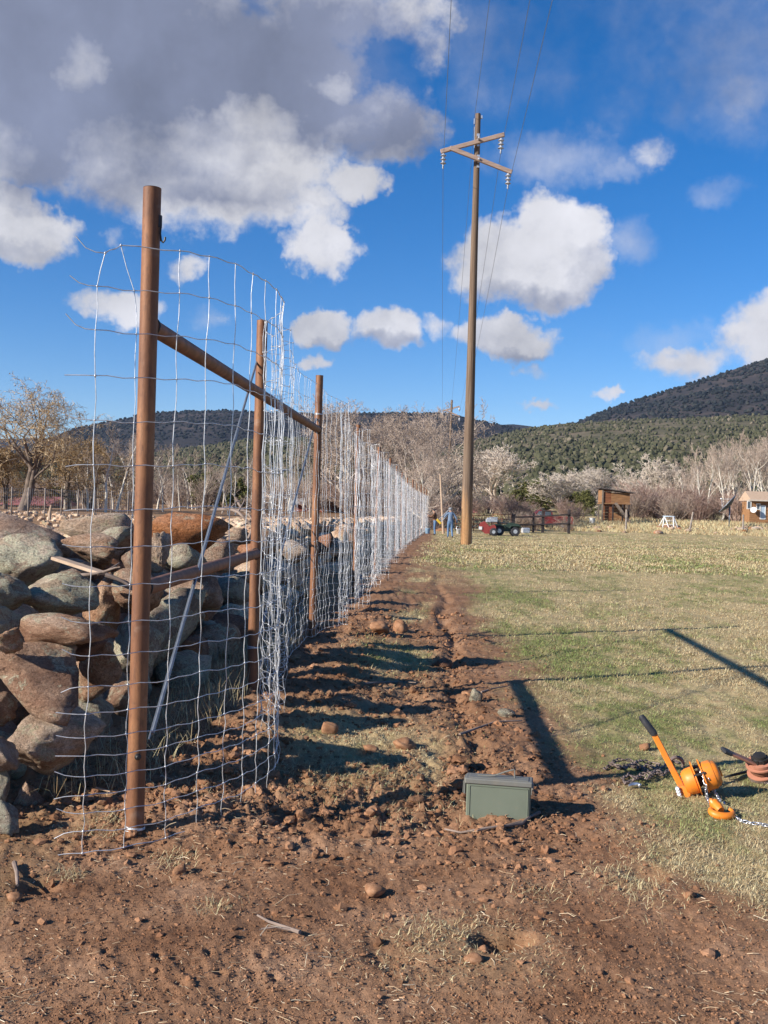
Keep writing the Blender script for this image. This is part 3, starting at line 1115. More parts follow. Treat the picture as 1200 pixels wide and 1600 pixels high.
# ================================================================== FENCE
TOPZ = 2.72
POST_Y = [4.3, 7.35, 10.4] + [16.2 + 5.8 * i for i in range(12)]
fence = thing('deer_fence', 'tall fence of rusty pipe posts with loosely hung shiny wire mesh beside the stone wall', 'fence', (PX1, 4.3, 0))


def post_xy(i):
    y = POST_Y[i]
    return fence_x(y) + (-0.05 if i == 1 else 0) + (0.02 if i == 2 else 0), y


for i, y in enumerate(POST_Y):
    x, y = post_xy(i)
    r = (0.0375, 0.039, 0.038)[i] if i < 3 else 0.036
    b = MB()
    lean = random.uniform(-0.012, 0.012) if i > 2 else 0
    n = 24 if i < 3 else 12
    tz = TOPZ + (random.uniform(-0.05, 0.05) if i > 2 else 0)
    top = Vector((x + lean * 2.7, y, tz))
    b.tube([(x, y, -0.35), (x, y, 0.2), top], r, n, cap=False)
    # open pipe end: inner wall and recessed floor
    b.tube([top, top + Vector((0, 0, -0.12))], r * 0.86, n, cap=True)
    o_, d_ = len(b.v), Vector((0, 0, 1))
    ring = []
    for rr in (r, r * 0.86):
        for k in range(n):
            tt = 2 * math.pi * k / n
            ring.append(top + Vector((math.cos(tt) * rr, math.sin(tt) * rr, 0.0015)))
    b.add(ring, [(k, (k + 1) % n, n + (k + 1) % n, n + k) for k in range(n)])
    p = b.build('post', M['rust'], fence, True, 40)
    if i == 0:
        p['label'] = 'rusty end post with a hook near its top'
        h = MB()
        hp = Vector((x + r, y - 0.01, 2.60))
        h.tube([hp + Vector((0.004, 0, 0)), hp + Vector((0.006, -0.004, -0.03)), hp + Vector((0.004, -0.004, -0.07)), hp + Vector((0.008, -0.004, -0.10)), hp + Vector((0.017, -0.004, -0.108)), hp + Vector((0.024, -0.004, -0.098)), hp + Vector((0.025, -0.004, -0.085))], 0.0042, 8)
        h.box(hp + Vector((0.002, 0, -0.02)), (0.012, 0.016, 0.05))
        h.build('hook', M['blackiron'], p, True, 40)
        t_ = MB()
        d = (Vector((0.35, -1, 0))).normalized()
        bp = Vector((x, y, 0.343)) + d * r
        t_.lathe(bp, d, [(-0.002, 0.014), (0.004, 0.014), (0.006, 0.011), (0.013, 0.010), (0.017, 0.006)], 12)
        t_.build('bolt', M['blackiron'], p, True, 40)
    if i < 3:
        for zz in ([0.03] if i == 0 else [0.37] if i == 1 else [2.32]):
            w_ = MB()
            for q in range(3):
                pts = [(x + math.cos(a) * (r + 0.003), y + math.sin(a) * (r + 0.003), zz + q * 0.006 + 0.004 * math.sin(a * 1.5 + q)) for a in np.linspace(0, 2 * math.pi, 20)]
                w_.tube(pts, 0.0024, 5, False)
            w_.build('wire_tie', M['galv'], p, True)
x1, y1 = post_xy(0)
x2, y2 = post_xy(1)
x3, y3 = post_xy(2)
b = MB()
b.tube([(x1, y1 + 0.03, 2.15), (x3, y3 - 0.03, 2.17)], 0.036, 18)
b.build('brace_rail', M['rust_dark'], fence, True, 40)
for (wx, wy, wz, wr_) in ((x1, y1 + 0.043, 2.151, 0.037), (x3, y3 - 0.045, 2.17, 0.037), (x1, y1 + 0.043, 1.041, 0.035), (x2 + 0.005, y2 - 0.045, 1.05, 0.035)):
    b = MB()
    b.tube([(wx + math.cos(a) * wr_, wy + 0.004 * math.sin(5 * a), wz + math.sin(a) * wr_) for a in np.linspace(0, 2 * math.pi, 25)], 0.0055, 6, False)
    b.build('weld_bead', M['blackiron'], fence, True)
b = MB()
b.tube([(x1, y1 + 0.03, 1.04), ((x1 + x2) / 2 + 0.0, (y1 + y2) / 2, 1.045), (x2 + 0.01, y2 - 0.03, 1.05)], 0.034, 18)
b.build('brace_rail', M['rust_dark'], fence, True, 40)
b = MB()
b.tube([(x2 - 0.03, y2 - 0.02, 2.42), (x1 + 0.05, y1 + 0.06, 0.42)], 0.0075, 8)
b.tube([(x2 - 0.045, y2 - 0.05, 2.36), (x1 + 0.03, y1 + 0.08, 0.39)], 0.004, 6)
b.build('brace_rod', M['rod'], fence, True, 40)
b = MB()
b.tube([(x3 - 0.02, y3 - 0.04, 2.28), (x2 + 0.03, y2 + 0.05, 0.42)], 0.0095, 8)
b.build('brace_rod', M['rod'], fence, True, 40)

# ---- the wire mesh, hung loosely: plan path
CP = [(-1.165, 4.08), (-0.99, 4.17), (-0.845, 4.27), (-0.745, 4.42), (-0.655, 4.58), (-0.59, 4.80), (-0.555, 5.02), (-0.545, 5.28), (-0.585, 5.6), (-0.66, 5.92), (-0.74, 6.15), (-0.76, 6.32),
      (-0.70, 6.46), (-0.64, 6.62), (-0.74, 6.82), (-0.80, 6.90), (-0.82, 7.06), (-0.76, 7.18), (-0.70, 7.34), (-0.80, 7.52), (-0.86, 7.60), (-0.86, 7.78), (-0.80, 7.92), (-0.76, 8.15), (-0.80, 8.6), (-0.80, 9.3), (-0.74, 10.2)]
path = [np.array(c) for c in CP]
dense = []
for i in range(len(path) - 1):
    p0, p1, p2, p3 = path[max(i - 1, 0)], path[i], path[i + 1], path[min(i + 2, len(path) - 1)]
    for k in range(16):
        t_ = k / 16
        dense.append(0.5 * ((2 * p1) + (-p0 + p2) * t_ + (2 * p0 - 5 * p1 + 4 * p2 - p3) * t_ ** 2 + (-p0 + 3 * p1 - 3 * p2 + p3) * t_ ** 3))
L0 = 10.2
s_ = 0.0
first = True
FOLDS = [(11.6, 0.20, 0.30), (14.2, 0.26, 0.34), (17.4, 0.20, 0.3), (19.9, 0.24, 0.32), (22.7, 0.16, 0.3), (25.6, 0.24, 0.35), (28.6, 0.18, 0.3), (31.5, 0.25, 0.35), (34.5, 0.2, 0.3), (37.6, 0.22, 0.35), (41, 0.22, 0.35), (44.4, 0.2, 0.3),
         (47.5, 0.22, 0.3), (51, 0.2, 0.3), (54.2, 0.2, 0.3), (58, .2, .3), (62, .2, .3), (66.5, .2, .3), (71, .2, .3), (75, .2, .3)]
yy = 10.22
while yy < 80.0:
    off, ysh = 0.055 + 0.03 * math.sin(yy * 1.1), 0.0
    for (fy, am, wd) in FOLDS:
        q = (yy - fy) / wd
        if abs(q) < 3:
            e = math.exp(-q * q)
            off += am * e
            ysh += -0.30 * math.sin(q * 1.9) * e * (wd / 0.3)
    dense.append(np.array([fence_x(yy) + off, yy + ysh]))
    yy += 0.02
dense = np.array(dense)
sl = np.concatenate([[0], np.cumsum(np.hypot(*np.diff(dense, axis=0).T))])
SP = 0.165
ns = int(sl[-1] / SP)
SX = np.interp(np.arange(ns) * SP, sl, dense[:, 0])
SY = np.interp(np.arange(ns) * SP, sl, dense[:, 1])
gaps = [0.0762] * 6 + [0.1016] * 2 + [0.127] * 2 + [0.1524] * 3 + [0.1778] * 6
ZW = np.concatenate([[0.0], np.cumsum(gaps)])
nw = len(ZW)
far_lift = 0.13 * ss(5.3, 8.5, SY) * (1 - ss(10.4, 14, SY))
jr = np.random.default_rng(5)
# offsets of every crossing
ox = (jr.normal(0, 0.004, (ns, nw)) + np.cumsum(jr.normal(0, 0.0018, (ns, nw)), axis=1)) * (0.55 + 0.6 * ss(5, 6.5, SY))[:, None]
oy = jr.normal(0, 0.006, (ns, nw))
oz = jr.normal(0, 0.003, (ns, nw)) + jr.normal(0, 0.010, ns)[:, None] * (ss(5.5, 6.5, SY) * (1 - 0.7 * ss(8, 9, SY)))[:, None]
zb = 0.015 + zg(SX, SY) * 0.6 + 0.05 * fbm2(SY * 0.9, SY * 0 + 3, 3)
hang = 1.0 + 0.0 * SY
tilt = np.interp(SY, [4, 5.2, 6, 9, 12, 15, 60], [0.0, 0.04, 0.05, 0.02, 0.06, 0.10, 0.06])
frac = ZW / ZW[-1]
NX = SX[:, None] + ox + tilt[:, None] * (1 - frac)[None] * 0.8
NY = SY[:, None] + oy - (tilt * 2.2)[:, None] * (1 - frac)[None] ** 1.2 * ss(9, 12, SY)[:, None]
# the top two wires lean at the free end
NX[0, -1] += 0.03
NX[1, -1] -= 0.075
NX[1, -2] -= 0.02
NZ = zb[:, None] + ZW[None] * (1 + 0.0 * SY[:, None]) + far_lift[:, None] * (0.35 + 0.65 * frac)[None] + oz
NZ[0, -1] -= 0.05
NODE = np.stack([NX, NY, NZ], -1)
wm = part_empty('wire_mesh', fence)
wm['label'] = 'loose galvanised woven wire mesh'
OFF = np.array([PX1, 4.3, 0.0])


def np_build(name, V, F, mat, parent, off=OFF, smooth=True):
    o = link(name, fast_mesh(name, V - off, F, smooth), mat, parent)
    return o


WR = 0.0019
for j in range(nw):
    pts = []
    rad = []
    e0 = NODE[0, j]
    # free tip, bent back
    L = 0.10 + 0.02 * jr.random()
    bend = jr.uniform(-0.03, 0.035) + (0.03 if j >= nw - 3 else 0)
    for q in (1.0, 0.66, 0.33):
        pts.append(e0 + np.array([-L * q, -0.01 * q, bend * q * q * q]))
        rad.append(WR)
    rj = WR * (1.25 if j in (0, nw - 1) else 1.0)
    for i in range(ns):
        pts.append(NODE[i, j])
        rad.append(rj)
        if i < ns - 1:
            a, c = NODE[i, j], NODE[i + 1, j]
            m = (a + c) / 2
            if SY[i] < 26:
                pts.append(a * 0.7 + c * 0.3 + np.array([0, 0, 0.003]))
                pts.append(a * 0.3 + c * 0.7 + np.array([0, 0, -0.004]))
                rad += [rj, rj]
    rad = np.array(rad)
    pts = np.array(pts)
    rad = rad * (1 - 0.28 * ss(5.2, 6.5, pts[:, 1]) + 0.15 * ss(9, 16, pts[:, 1]))
    V, F_ = poly_tubes([pts], [rad], 4)
    np_build('line_wire', V, F_, M['galv'], wm)
lines, rr_ = [], []
for i in range(ns):
    pts = []
    kx = jr.normal(0, 0.005)
    for j in range(nw):
        pts.append(NODE[i, j])
        if j < nw - 1 and SY[i] < 20:
            a, c = NODE[i, j], NODE[i, j + 1]
            k = 1 if j % 2 else -1
            am = 0.0035 if SY[i] < 5.3 else 0.006
            pts.append((a + c) / 2 + np.array([k * am + kx * 0.3, jr.normal(0, am * 0.6), 0]))
    r_ = WR * (1 - 0.22 * ss(5.2, 6.5, SY[i]) + 0.30 * ss(9, 16, SY[i]))
    if SY[i] < 12.5 and i < 90:
        V, F_ = poly_tubes([np.array(pts)], [r_], 4)
        np_build('stay_wire', V, F_, M['galv'], wm)
    else:
        lines.append(np.array(pts))
        rr_.append(r_)
V, F_ = poly_tubes(lines, rr_, 3)
o = np_build('stay_wire', V, F_, M['galv'], wm)
o['kind'] = 'stuff'
# knots
kn = NODE[SY < 16].reshape(-1, 3)
kn = np.vstack([kn])
V0 = np.array([(1, 0, 0), (-1, 0, 0), (0, 1, 0), (0, -1, 0), (0, 0, 1.5), (0, 0, -1.5)], float)
F0 = np.array([(0, 2, 4), (2, 1, 4), (1, 3, 4), (3, 0, 4), (2, 0, 5), (1, 2, 5), (3, 1, 5), (0, 3, 5)])
V = (V0[None] * 0.0050 * jr.uniform(0.7, 1.3, (len(kn), 1, 1)) + kn[:, None]).reshape(-1, 3)
F_ = (F0[None] + (np.arange(len(kn)) * 6)[:, None, None]).reshape(-1, 3)
o = np_build('knot', V, F_, M['galv'], wm)
o['kind'] = 'stuff'


# ================================================================== STONES
def boulder(seed, sub=4, round_=0.5, rough=0.10):
    r = np.random.default_rng(seed)
    V, F = {3: ICO3, 4: ICO4, 2: ICO2}[sub]
    nrm = r.normal(size=(13, 3))
    nrm /= np.linalg.norm(nrm, axis=1, keepdims=True)
    d = r.uniform(0.60, 1.0, 13)
    dots = V @ nrm.T
    rad = np.where(dots > 0.05, d[None] / np.maximum(dots, 0.05), 9)
    p = -22.0
    rf = (np.sum(rad ** p, axis=1)) ** (1 / p)
    rf = rf * (1 - round_) + round_ * 0.9
    S = V * rf[:, None]
    n = fbm3(S * 1.7 + seed * 3.3, 4)
    n2 = fbm3(S * 6 + seed, 3, 0.6)
    n3 = np.abs(fbm3(S * 3.1 + seed * 1.7, 3))
    S = S * (1 + rough * 2.0 * n[:, None] + rough * 0.9 * n2[:, None] - rough * 1.3 * n3[:, None])
    S -= (S.max(0) + S.min(0)) / 2
    S /= (S.max(0) - S.min(0))
    return S, F


def boulder_mesh(seed, sub, round_=0.5, rough=0.1):
    S, F = boulder(seed, sub, round_, rough)
    return fast_mesh('stone', S, F)


wall = thing('stone_wall', 'long heaped dry wall of brown and grey boulders behind the wire fence', 'stone wall', (fence_x(4.5) - 1.2, 4.5, 0))
WOFF = Vector(wall.location)
STM = ['stone_brown', 'stone_grey', 'stone_red', 'stone_tan']


def put_stone(c, size, me, mat=None, rot=(0, 0, 0)):
    o = bpy.data.objects.new('stone', me)
    COL.objects.link(o)
    o.parent = wall
    o.location = Vector(c) - WOFF
    o.rotation_euler = rot
    o.scale = size
    if mat is not None and len(me.materials) == 0:
        me.materials.append(mat)
    return o


# stones one can pick out: photo box centre, size in pixels, distance, tilt, material, roundness
NEAR = [
    (30, 848, 175, 88, 8.0, -14, 'stone_brown', 0.2), (148, 865, 92, 62, 7.2, 0, 'stone_brown', 0.7), (28, 880, 150, 90, 6.7, 12, 'stone_grey', 0.35), (158, 830, 112, 54, 8.4, 4, 'stone_tan', 0.4),
    (180, 840, 50, 34, 7.8, 10, 'stone_grey', 0.3),
    (297, 836, 124, 66, 7.6, 6, 'stone_red', 0.8), (337, 868, 60, 50, 7.5, 0, 'stone_brown', 0.5), (247, 858, 34, 52, 6.9, -20, 'stone_tan', 0.1), (285, 872, 70, 44, 7.2, 20, 'stone_grey', 0.2),
    (92, 929, 124, 66, 5.7, -6, 'stone_grey', 0.6), (108, 982, 146, 50, 4.95, -2, 'stone_brown', 0.55), (60, 1060, 158, 108, 4.75, 0, 'stone_brown', 0.35),
    (88, 1158, 142, 112, 4.75, 8, 'stone_tan', 0.35), (160, 938, 60, 86, 6.3, 10, 'stone_brown', 0.6), (12, 925, 76, 60, 5.5, -22, 'stone_grey', 0.15),
    (4, 975, 50, 62, 5.0, -30, 'stone_grey', 0.4), (8, 1000, 50, 40, 4.6, -20, 'stone_brown', 0.3), (118, 1014, 80, 34, 5.1, 0, 'stone_red', 0.6), (152, 1050, 80, 96, 5.3, 0, 'stone_brown', 0.6),
    (135, 1120, 70, 64, 5.3, 0, 'stone_grey', 0.5), (-6, 1110, 60, 50, 4.85, 15, 'stone_brown', 0.3), (6, 1178, 50, 52, 4.45, 10, 'stone_tan', 0.4), (0, 1222, 34, 66, 4.5, 0, 'stone_grey', 0.5),
    (8, 1276, 46, 44, 4.25, 0, 'stone_grey', 0.6), (60, 1262, 66, 84, 4.75, 6, 'stone_brown', 0.1),
    (265, 985, 92, 118, 6.7, 0, 'stone_grey', 0.6), (215, 925, 76, 70, 6.2, 0, 'stone_brown', 0.4), (215, 1010, 70, 90, 6.0, 0, 'stone_grey', 0.6), (300, 925, 92, 62, 7.3, 5, 'stone_brown', 0.5),
    (360, 925, 60, 56, 8.2, -6, 'stone_grey', 0.4), (350, 985, 78, 80, 7.9, 0, 'stone_grey', 0.5), (385, 890, 56, 40, 8.7, 8, 'stone_tan', 0.3), (320, 890, 40, 26, 7.8, -10, 'stone_tan', 0.2),
    (395, 860, 46, 34, 9.0, 0, 'stone_red', 0.5), (375, 838, 40, 24, 9.2, 0, 'stone_brown', 0.4), (205, 880, 28, 40, 6.4, 0, 'stone_brown', 0.5), (110, 900, 40, 22, 6.4, 0, 'stone_brown', 0.5),
    (280, 1060, 90, 76, 6.9, 0, 'stone_grey', 0.5), (190, 1090, 60, 56, 5.7, 0, 'stone_brown', 0.5),
    (440, 900, 70, 50, 9.3, -8, 'stone_tan', 0.4), (438, 935, 60, 46, 9.1, 6, 'stone_grey', 0.3), (415, 845, 60, 40, 10.0, 0, 'stone_brown', 0.4), (450, 862, 66, 36, 10.6, 0, 'stone_tan', 0.5),
    (512, 905, 44, 46, 11.5, 10, 'stone_grey', 0.2), (528, 850, 40, 48, 12.0, -10, 'stone_tan', 0.2), (505, 850, 30, 34, 11.6, 0, 'stone_red', 0.3), (545, 835, 40, 30, 12.8, 0, 'stone_brown', 0.4),
    (520, 880, 40, 30, 11.9, 0, 'stone_red', 0.3),
]
PLACED = []
for k, (px, py, w_, h_, D, tilt_, mt, rd) in enumerate(NEAR):
    Df = 2.25 / (0.045 + (600 - px) / 1600)
    D = Df * 0.97 if px > 340 else max(D, Df * 0.86 * ss(190, 260, px))
    c = P(px, py, D)
    s = D / 1600
    me = boulder_mesh(100 + k, 4 if D < 7.3 else 3, rd * 0.42, 0.14 if rd > 0.4 else 0.17)
    dep = (w_ * s * 0.75 + h_ * s * 0.25)
    put_stone(c, (w_ * s * 1.06, dep, h_ * s * 1.08), me, M[mt], (0, R(-tilt_ * 0.0), R(random.uniform(-8, 8))))
    PLACED.append((c, max(w_, h_) * s * 0.5))
variants = {m: [boulder_mesh(300 + 17 * q + 5 * iq, 3, random.uniform(0.25, 0.7), 0.12) for q in range(5)] for iq, m in enumerate(STM)}
# fill behind and beyond
count = len(NEAR)
rest_V, rest_F, rest_off = [], [], 0
cand = []
rs = random.Random(3)
y = 4.5
while y < 82:
    step = 0.30 if y < 14 else 0.42
    xf = fence_x(y) - 0.72
    wob = 0.12 * math.sin(y * 0.9)
    # face
    for zl in (0.06, 0.3, 0.54, 0.74, 0.88):
        x = xf - zl * 1.2 - 0.14 + rs.uniform(-0.1, 0.1) + wob
        cand.append((x, y + rs.uniform(-0.15, 0.15), zl + rs.uniform(-0.06, 0.06), rs.uniform(0.26, 0.5)))
    for q in range(7):
        x = xf - 1.1 - q * 0.42 + rs.uniform(-0.2, 0.2)
        cand.append((x, y + rs.uniform(-0.2, 0.2), 0.90 + rs.uniform(-0.16, 0.0), rs.uniform(0.25, 0.5) if q < 5 else rs.uniform(0.15, 0.35)))
    y += step
cand.sort(key=lambda c: c[1])
for (x, y, z, s) in cand:
    p = Vector((x, y, z + float(zg(fence_x(y), y))))
    if y < 5.3 and (x < -2.2 and z > 0.8):
        p.z -= 0.12
    bad = False
    if y < 16:
        for (c, rr) in PLACED:
            # keep fill stones behind the picked-out ones
            if (p - c).length < (rr + s * 0.5) * 0.62:
                bad = True
                break
        # not in front of placed stones, and not in front of the wall line
        if p.y < 5.2 and p.x > -1.75:
            bad = True
    if bad:
        continue
    asp = (s * rs.uniform(0.9, 1.3), s * rs.uniform(0.8, 1.2), s * rs.uniform(0.55, 0.85))
    mt = rs.choices(STM, (4, 3.2, 1.5, 1.8))[0]
    if count < 296:
        me = rs.choice(variants[mt])
        put_stone(p, asp, me, M[mt], (rs.uniform(-0.5, 0.5), rs.uniform(-0.5, 0.5), rs.uniform(0, 6.28)))
        count += 1
    else:
        V0, F0 = ICO2 if y < 22 else ICO1
        V = V0 * (1 + 0.30 * (np.random.default_rng(int(y * 1e4) % 99991).random((len(V0), 1)) - 0.5)) * 0.5
        rot = np.array(Euler((rs.uniform(-.5, .5), rs.uniform(-.5, .5), rs.uniform(0, 6.28))).to_matrix())
        rest_V.append((V * np.array(asp)) @ rot.T + np.array(p))
        rest_F.append(F0 + rest_off)
        rest_off += len(V0)
for q in range(1500):
    y = 6.5 + 45 * rs.random() ** 1.5
    x = fence_x(y) - rs.uniform(2.2, 4.5 + 0.35 * y)
    s = rs.uniform(0.1, 0.34)
    V0, F0 = ICO1 if y > 14 else ICO2
    V = V0 * (1 + 0.34 * (np.random.default_rng(q).random((len(V0), 1)) - 0.5)) * 0.5
    dz_ = 0.80 * float(ss(-6.0, -4.0, x - fence_x(y))) * float(ss(5.5, 8, y)) + 0.02
    p = np.array([x, y, max(float(zg(fence_x(y), y)) + dz_, float(zg(x, y))) + s * 0.15])
    a_ = rs.uniform(0, 6.28)
    rot = np.array(Euler((0, 0, a_)).to_matrix())
    rest_V.append((V * np.array([s, s * rs.uniform(.7, 1.1), s * rs.uniform(.5, .8)])) @ rot.T + p)
    rest_F.append(F0 + rest_off)
    rest_off += len(V0)
o = link('stone', fast_mesh('stone', np.concatenate(rest_V) - np.array(WOFF), np.concatenate(rest_F), False), M['stone_tan'], wall)
o['kind'] = 'stuff'
# earth core that the stones lean on
core = []
ys_ = np.linspace(5.2, 82, 170)
sec = [(-0.92, -0.2), (-1.25, 0.35), (-1.75, 0.66), (-2.3, 0.76), (-4.6, 0.74), (-5.6, 0.3)]
V = np.array([[fence_x(y) + dx + 0.05 * math.sin(y * 3 + k), y, dz + float(zg(fence_x(y), y))] for y in ys_ for k, (dx, dz) in enumerate(sec)])
m = len(sec)
i, j = np.meshgrid(np.arange(len(ys_) - 1), np.arange(m - 1), indexing='ij')
F_ = np.stack([i * m + j, i * m + j + 1, (i + 1) * m + j + 1, (i + 1) * m + j], -1).reshape(-1, 4)
o = link('earth_core', fast_mesh('earth_core', V - np.array(WOFF), F_), M['clod'], wall)

# ================================================================== TREES
def grow_tree(seed, H=10.0, trunk_r=0.22, spread=0.75, up=0.35, levels=4, nkids=(7, 6, 6, 7), first=0.18, lean=(0, 0), wander=0.22, droop=0.0, forks=1, lenf=(0.55, 0.5, 0.45, 0.42)):
    """recursive bare tree; returns segments per level"""
    r = random.Random(seed)
    S = [[] for _ in range(levels + 1)]

    def branch(p, d, L, rad, lv):
        n = (7, 6, 4, 3, 2)[min(lv, 4)]
        step = L / n
        pts = [p]
        for i in range(n):
            w = wander * (1.0 if lv else 0.45)
            d = (d + Vector((r.gauss(0, w), r.gauss(0, w), r.gauss(0, w * 0.6) + up * (0.16 if lv else 0.05) - droop * (lv >= 2) * 0.35))).normalized()
            q = p + d * step
            ra, rb = rad * (1 - i / n * 0.75), rad * (1 - (i + 1) / n * 0.75)
            S[lv].append((p, q, ra, rb))
            p = q
            pts.append((p, d, rb))
        if lv >= levels:
            return
        for c in range(nkids[lv]):
            t_ = (first if lv == 0 else 0.2) + (1 - (first if lv == 0 else 0.2)) * ((c + r.random()) / nkids[lv])
            k = min(n - 1, int(t_ * n))
            q, dd, rr = pts[k + 1]
            a = r.uniform(0, 6.283)
            u, v_, _ = frame_of(dd)
            side = u * math.cos(a) + v_ * math.sin(a)
            nd = (dd * (1 - spread * 0.7) + side * spread * r.uniform(0.7, 1.2) + Vector((0, 0, up * 0.5 - droop * 0.3))).normalized()
            branch(q, nd, L * lenf[lv] * r.uniform(0.75, 1.2) * (1.15 - 0.45 * t_), max(rr * r.uniform(0.45, 0.7), 0.006), lv + 1)
    for f in range(forks):
        a = r.uniform(0, 6.28)
        d0 = Vector((lean[0] + (forks > 1) * 0.28 * math.cos(a + f * 2.4), lean[1] + (forks > 1) * 0.28 * math.sin(a + f * 2.4), 1)).normalized()
        branch(Vector((0.1 * f, 0, -0.15)), d0, H * 0.62, trunk_r * (1 if f == 0 else 0.75), 0)
    return S


def tree_meshes(S, split, H, tw=1.0, minr=0.0, leaves=0, leaf=0.12, seed=0, leaf_from=3, drop=0.25):
    """trunk-and-limb mesh and twig/leaf crown mesh, scaled so the tree is H tall"""
    top = max(q.z for L in S for (_, q, _, _) in L)
    k = H / top
    def arr(lvls, mul=1.0, mn=0.0):
        A = [s for l in lvls for s in S[l]]
        P0 = np.array([s[0][:] for s in A]) * k
        P1 = np.array([s[1][:] for s in A]) * k
        return P0, P1, np.maximum(np.array([s[2] for s in A]) * mul, mn), np.maximum(np.array([s[3] for s in A]) * mul, mn * 0.7)
    V, F = segs_mesh(*arr(range(0, split)), n=6)
    V2, F2 = segs_mesh(*arr(range(split, len(S)), tw, minr), n=3)
    trunk = fast_mesh('trunk', V, F)
    if leaves:
        r = np.random.default_rng(seed)
        P0, P1, _, _ = arr(range(leaf_from, len(S)))
        idx = r.integers(0, len(P0), leaves)
        t_ = r.random((leaves, 1))
        c = P0[idx] * (1 - t_) + P1[idx] * t_ + r.normal(0, leaf * 1.2, (leaves, 3)) - np.array([0, 0, drop]) * r.random((leaves, 1))
        a = r.normal(size=(leaves, 3))
        a /= np.linalg.norm(a, axis=1, keepdims=True)
        b = r.normal(size=(leaves, 3))
        b = np.cross(a, b)
        b /= np.linalg.norm(b, axis=1, keepdims=True)
        a[:, 2] *= 1 + 1.2 * drop
        s = leaf * r.uniform(0.5, 1.3, (leaves, 1))
        LV = np.stack([c + a * s, c + b * s * 0.5, c - a * s, c - b * s * 0.5], 1).reshape(-1, 3)
        LF = (np.arange(leaves) * 4)[:, None] + np.arange(4)[None] + len(V2)
        V2 = np.vstack([V2, LV])
        F2 = np.vstack([F2, LF])
    crown = fast_mesh('crown', V2, F2, smooth=False)
    return trunk, crown


def tree_pt(px, D, py=None):
    d = ray(px, 795)
    x = d.x / d.y * D
    return Vector((x, D, float(zg(x, D))))


def plant(kind_name, meshes, mats, px, D, scale, label, cat, group=None, rz=None, sx=1.0):
    loc = tree_pt(px, D)
    t_ = thing(kind_name, label, cat, loc, group, random.uniform(0, 6.28) if rz is None else rz)
    t_.scale = (scale * sx, scale * sx, scale)
    for nm, me, mt in (('trunk', meshes[0], mats[0]), ('crown', meshes[1], mats[1])):
        if len(me.materials) == 0:
            me.materials.append(mt)
        o = bpy.data.objects.new(nm, me)
        COL.objects.link(o)
        o.parent = t_
    return t_


# bare cottonwoods: broad, many ascending limbs
COTT = [tree_meshes(grow_tree(s, 10, 0.26, 0.72, 0.5, 4, (9, 7, 6, 6), 0.12, wander=0.25, forks=f, lenf=(0.78, 0.55, 0.45, 0.42)), 2, 10, 1.0, 0.024) for s, f in ((1, 2), (2, 2), (3, 2))]
COTT_B = [tree_meshes(grow_tree(s, 10, 0.24, 0.8, 0.35, 4, (9, 7, 6, 5), 0.2, wander=0.3, forks=2, lenf=(0.7, 0.55, 0.48, 0.42)), 2, 10, 1.0, 0.014) for s in (11, 12, 13)]
# slim aspens
ASP = [tree_meshes(grow_tree(s, 10, 0.16, 0.6, 0.45, 3, (15, 5, 4), 0.3, wander=0.18, lenf=(0.30, 0.5, 0.5)), 1, 10, 1.0, 0.013) for s in (21, 22, 23)]
ASP_T = [tree_meshes(grow_tree(s, 10, 0.20, 0.6, 0.6, 4, (8, 6, 5, 4), 0.25, wander=0.18, forks=2, lenf=(0.5, 0.5, 0.5, 0.5)), 2, 10, 1.0, 0.013) for s in (31, 32)]
# willow brush
BRU = []
for s in (41, 42, 43):
    r_ = random.Random(s)
    segs = []
    for q in range(70):
        a, sp = r_.uniform(0, 6.28), r_.uniform(0, 1.5)
        p = Vector((math.cos(a) * sp * 0.35, math.sin(a) * sp * 0.35, 0))
        d = Vector((math.cos(a) * 0.45 * sp, math.sin(a) * 0.45 * sp, 1)).normalized()
        L = r_.uniform(1.8, 3.0)
        for i in range(5):
            d = (d + Vector((r_.gauss(0, .13), r_.gauss(0, .13), r_.gauss(0, .05)))).normalized()
            qn = p + d * L / 5
            segs.append((p, qn, 0.022 * (1 - i / 6), 0.022 * (1 - (i + 1) / 6)))
            if i > 0:
                for w in range(5):
                    e = (d + Vector((r_.gauss(0, .5), r_.gauss(0, .5), r_.gauss(0, .3)))).normalized()
                    segs.append((qn, qn + e * r_.uniform(0.25, 0.7), 0.010, 0.005))
            p = qn
    A = segs
    V, F = segs_mesh([x[0][:] for x in A], [x[1][:] for x in A], [x[2] for x in A], [x[3] for x in A])
    BRU.append(fast_mesh('bush', V, F, False))


def bush(px, D, s, mat, label, group, cat='bush', nm='willow_bush', sz=None):
    loc = tree_pt(px, D)
    me = random.choice(BRU)
    key = me.name + mat.name
    m2 = bpy.data.meshes.get(key)
    if m2 is None:
        m2 = me.copy()
        m2.name = key
        m2.materials.append(mat)
    o = bpy.data.objects.new(nm, m2)
    COL.objects.link(o)
    o.location = loc
    o.scale = (s * 1.25, s * 1.25, s if sz is None else sz)
    o.rotation_euler = (0, 0, random.uniform(0, 6.28))
    return tag(o, label, cat, group)


def hgt(px_h, D):
    return px_h * D / 1600.0


BP, BW, BD, BB = M['bark_pale'], M['bark_white'], M['bark_dark'], M['bark_brown']
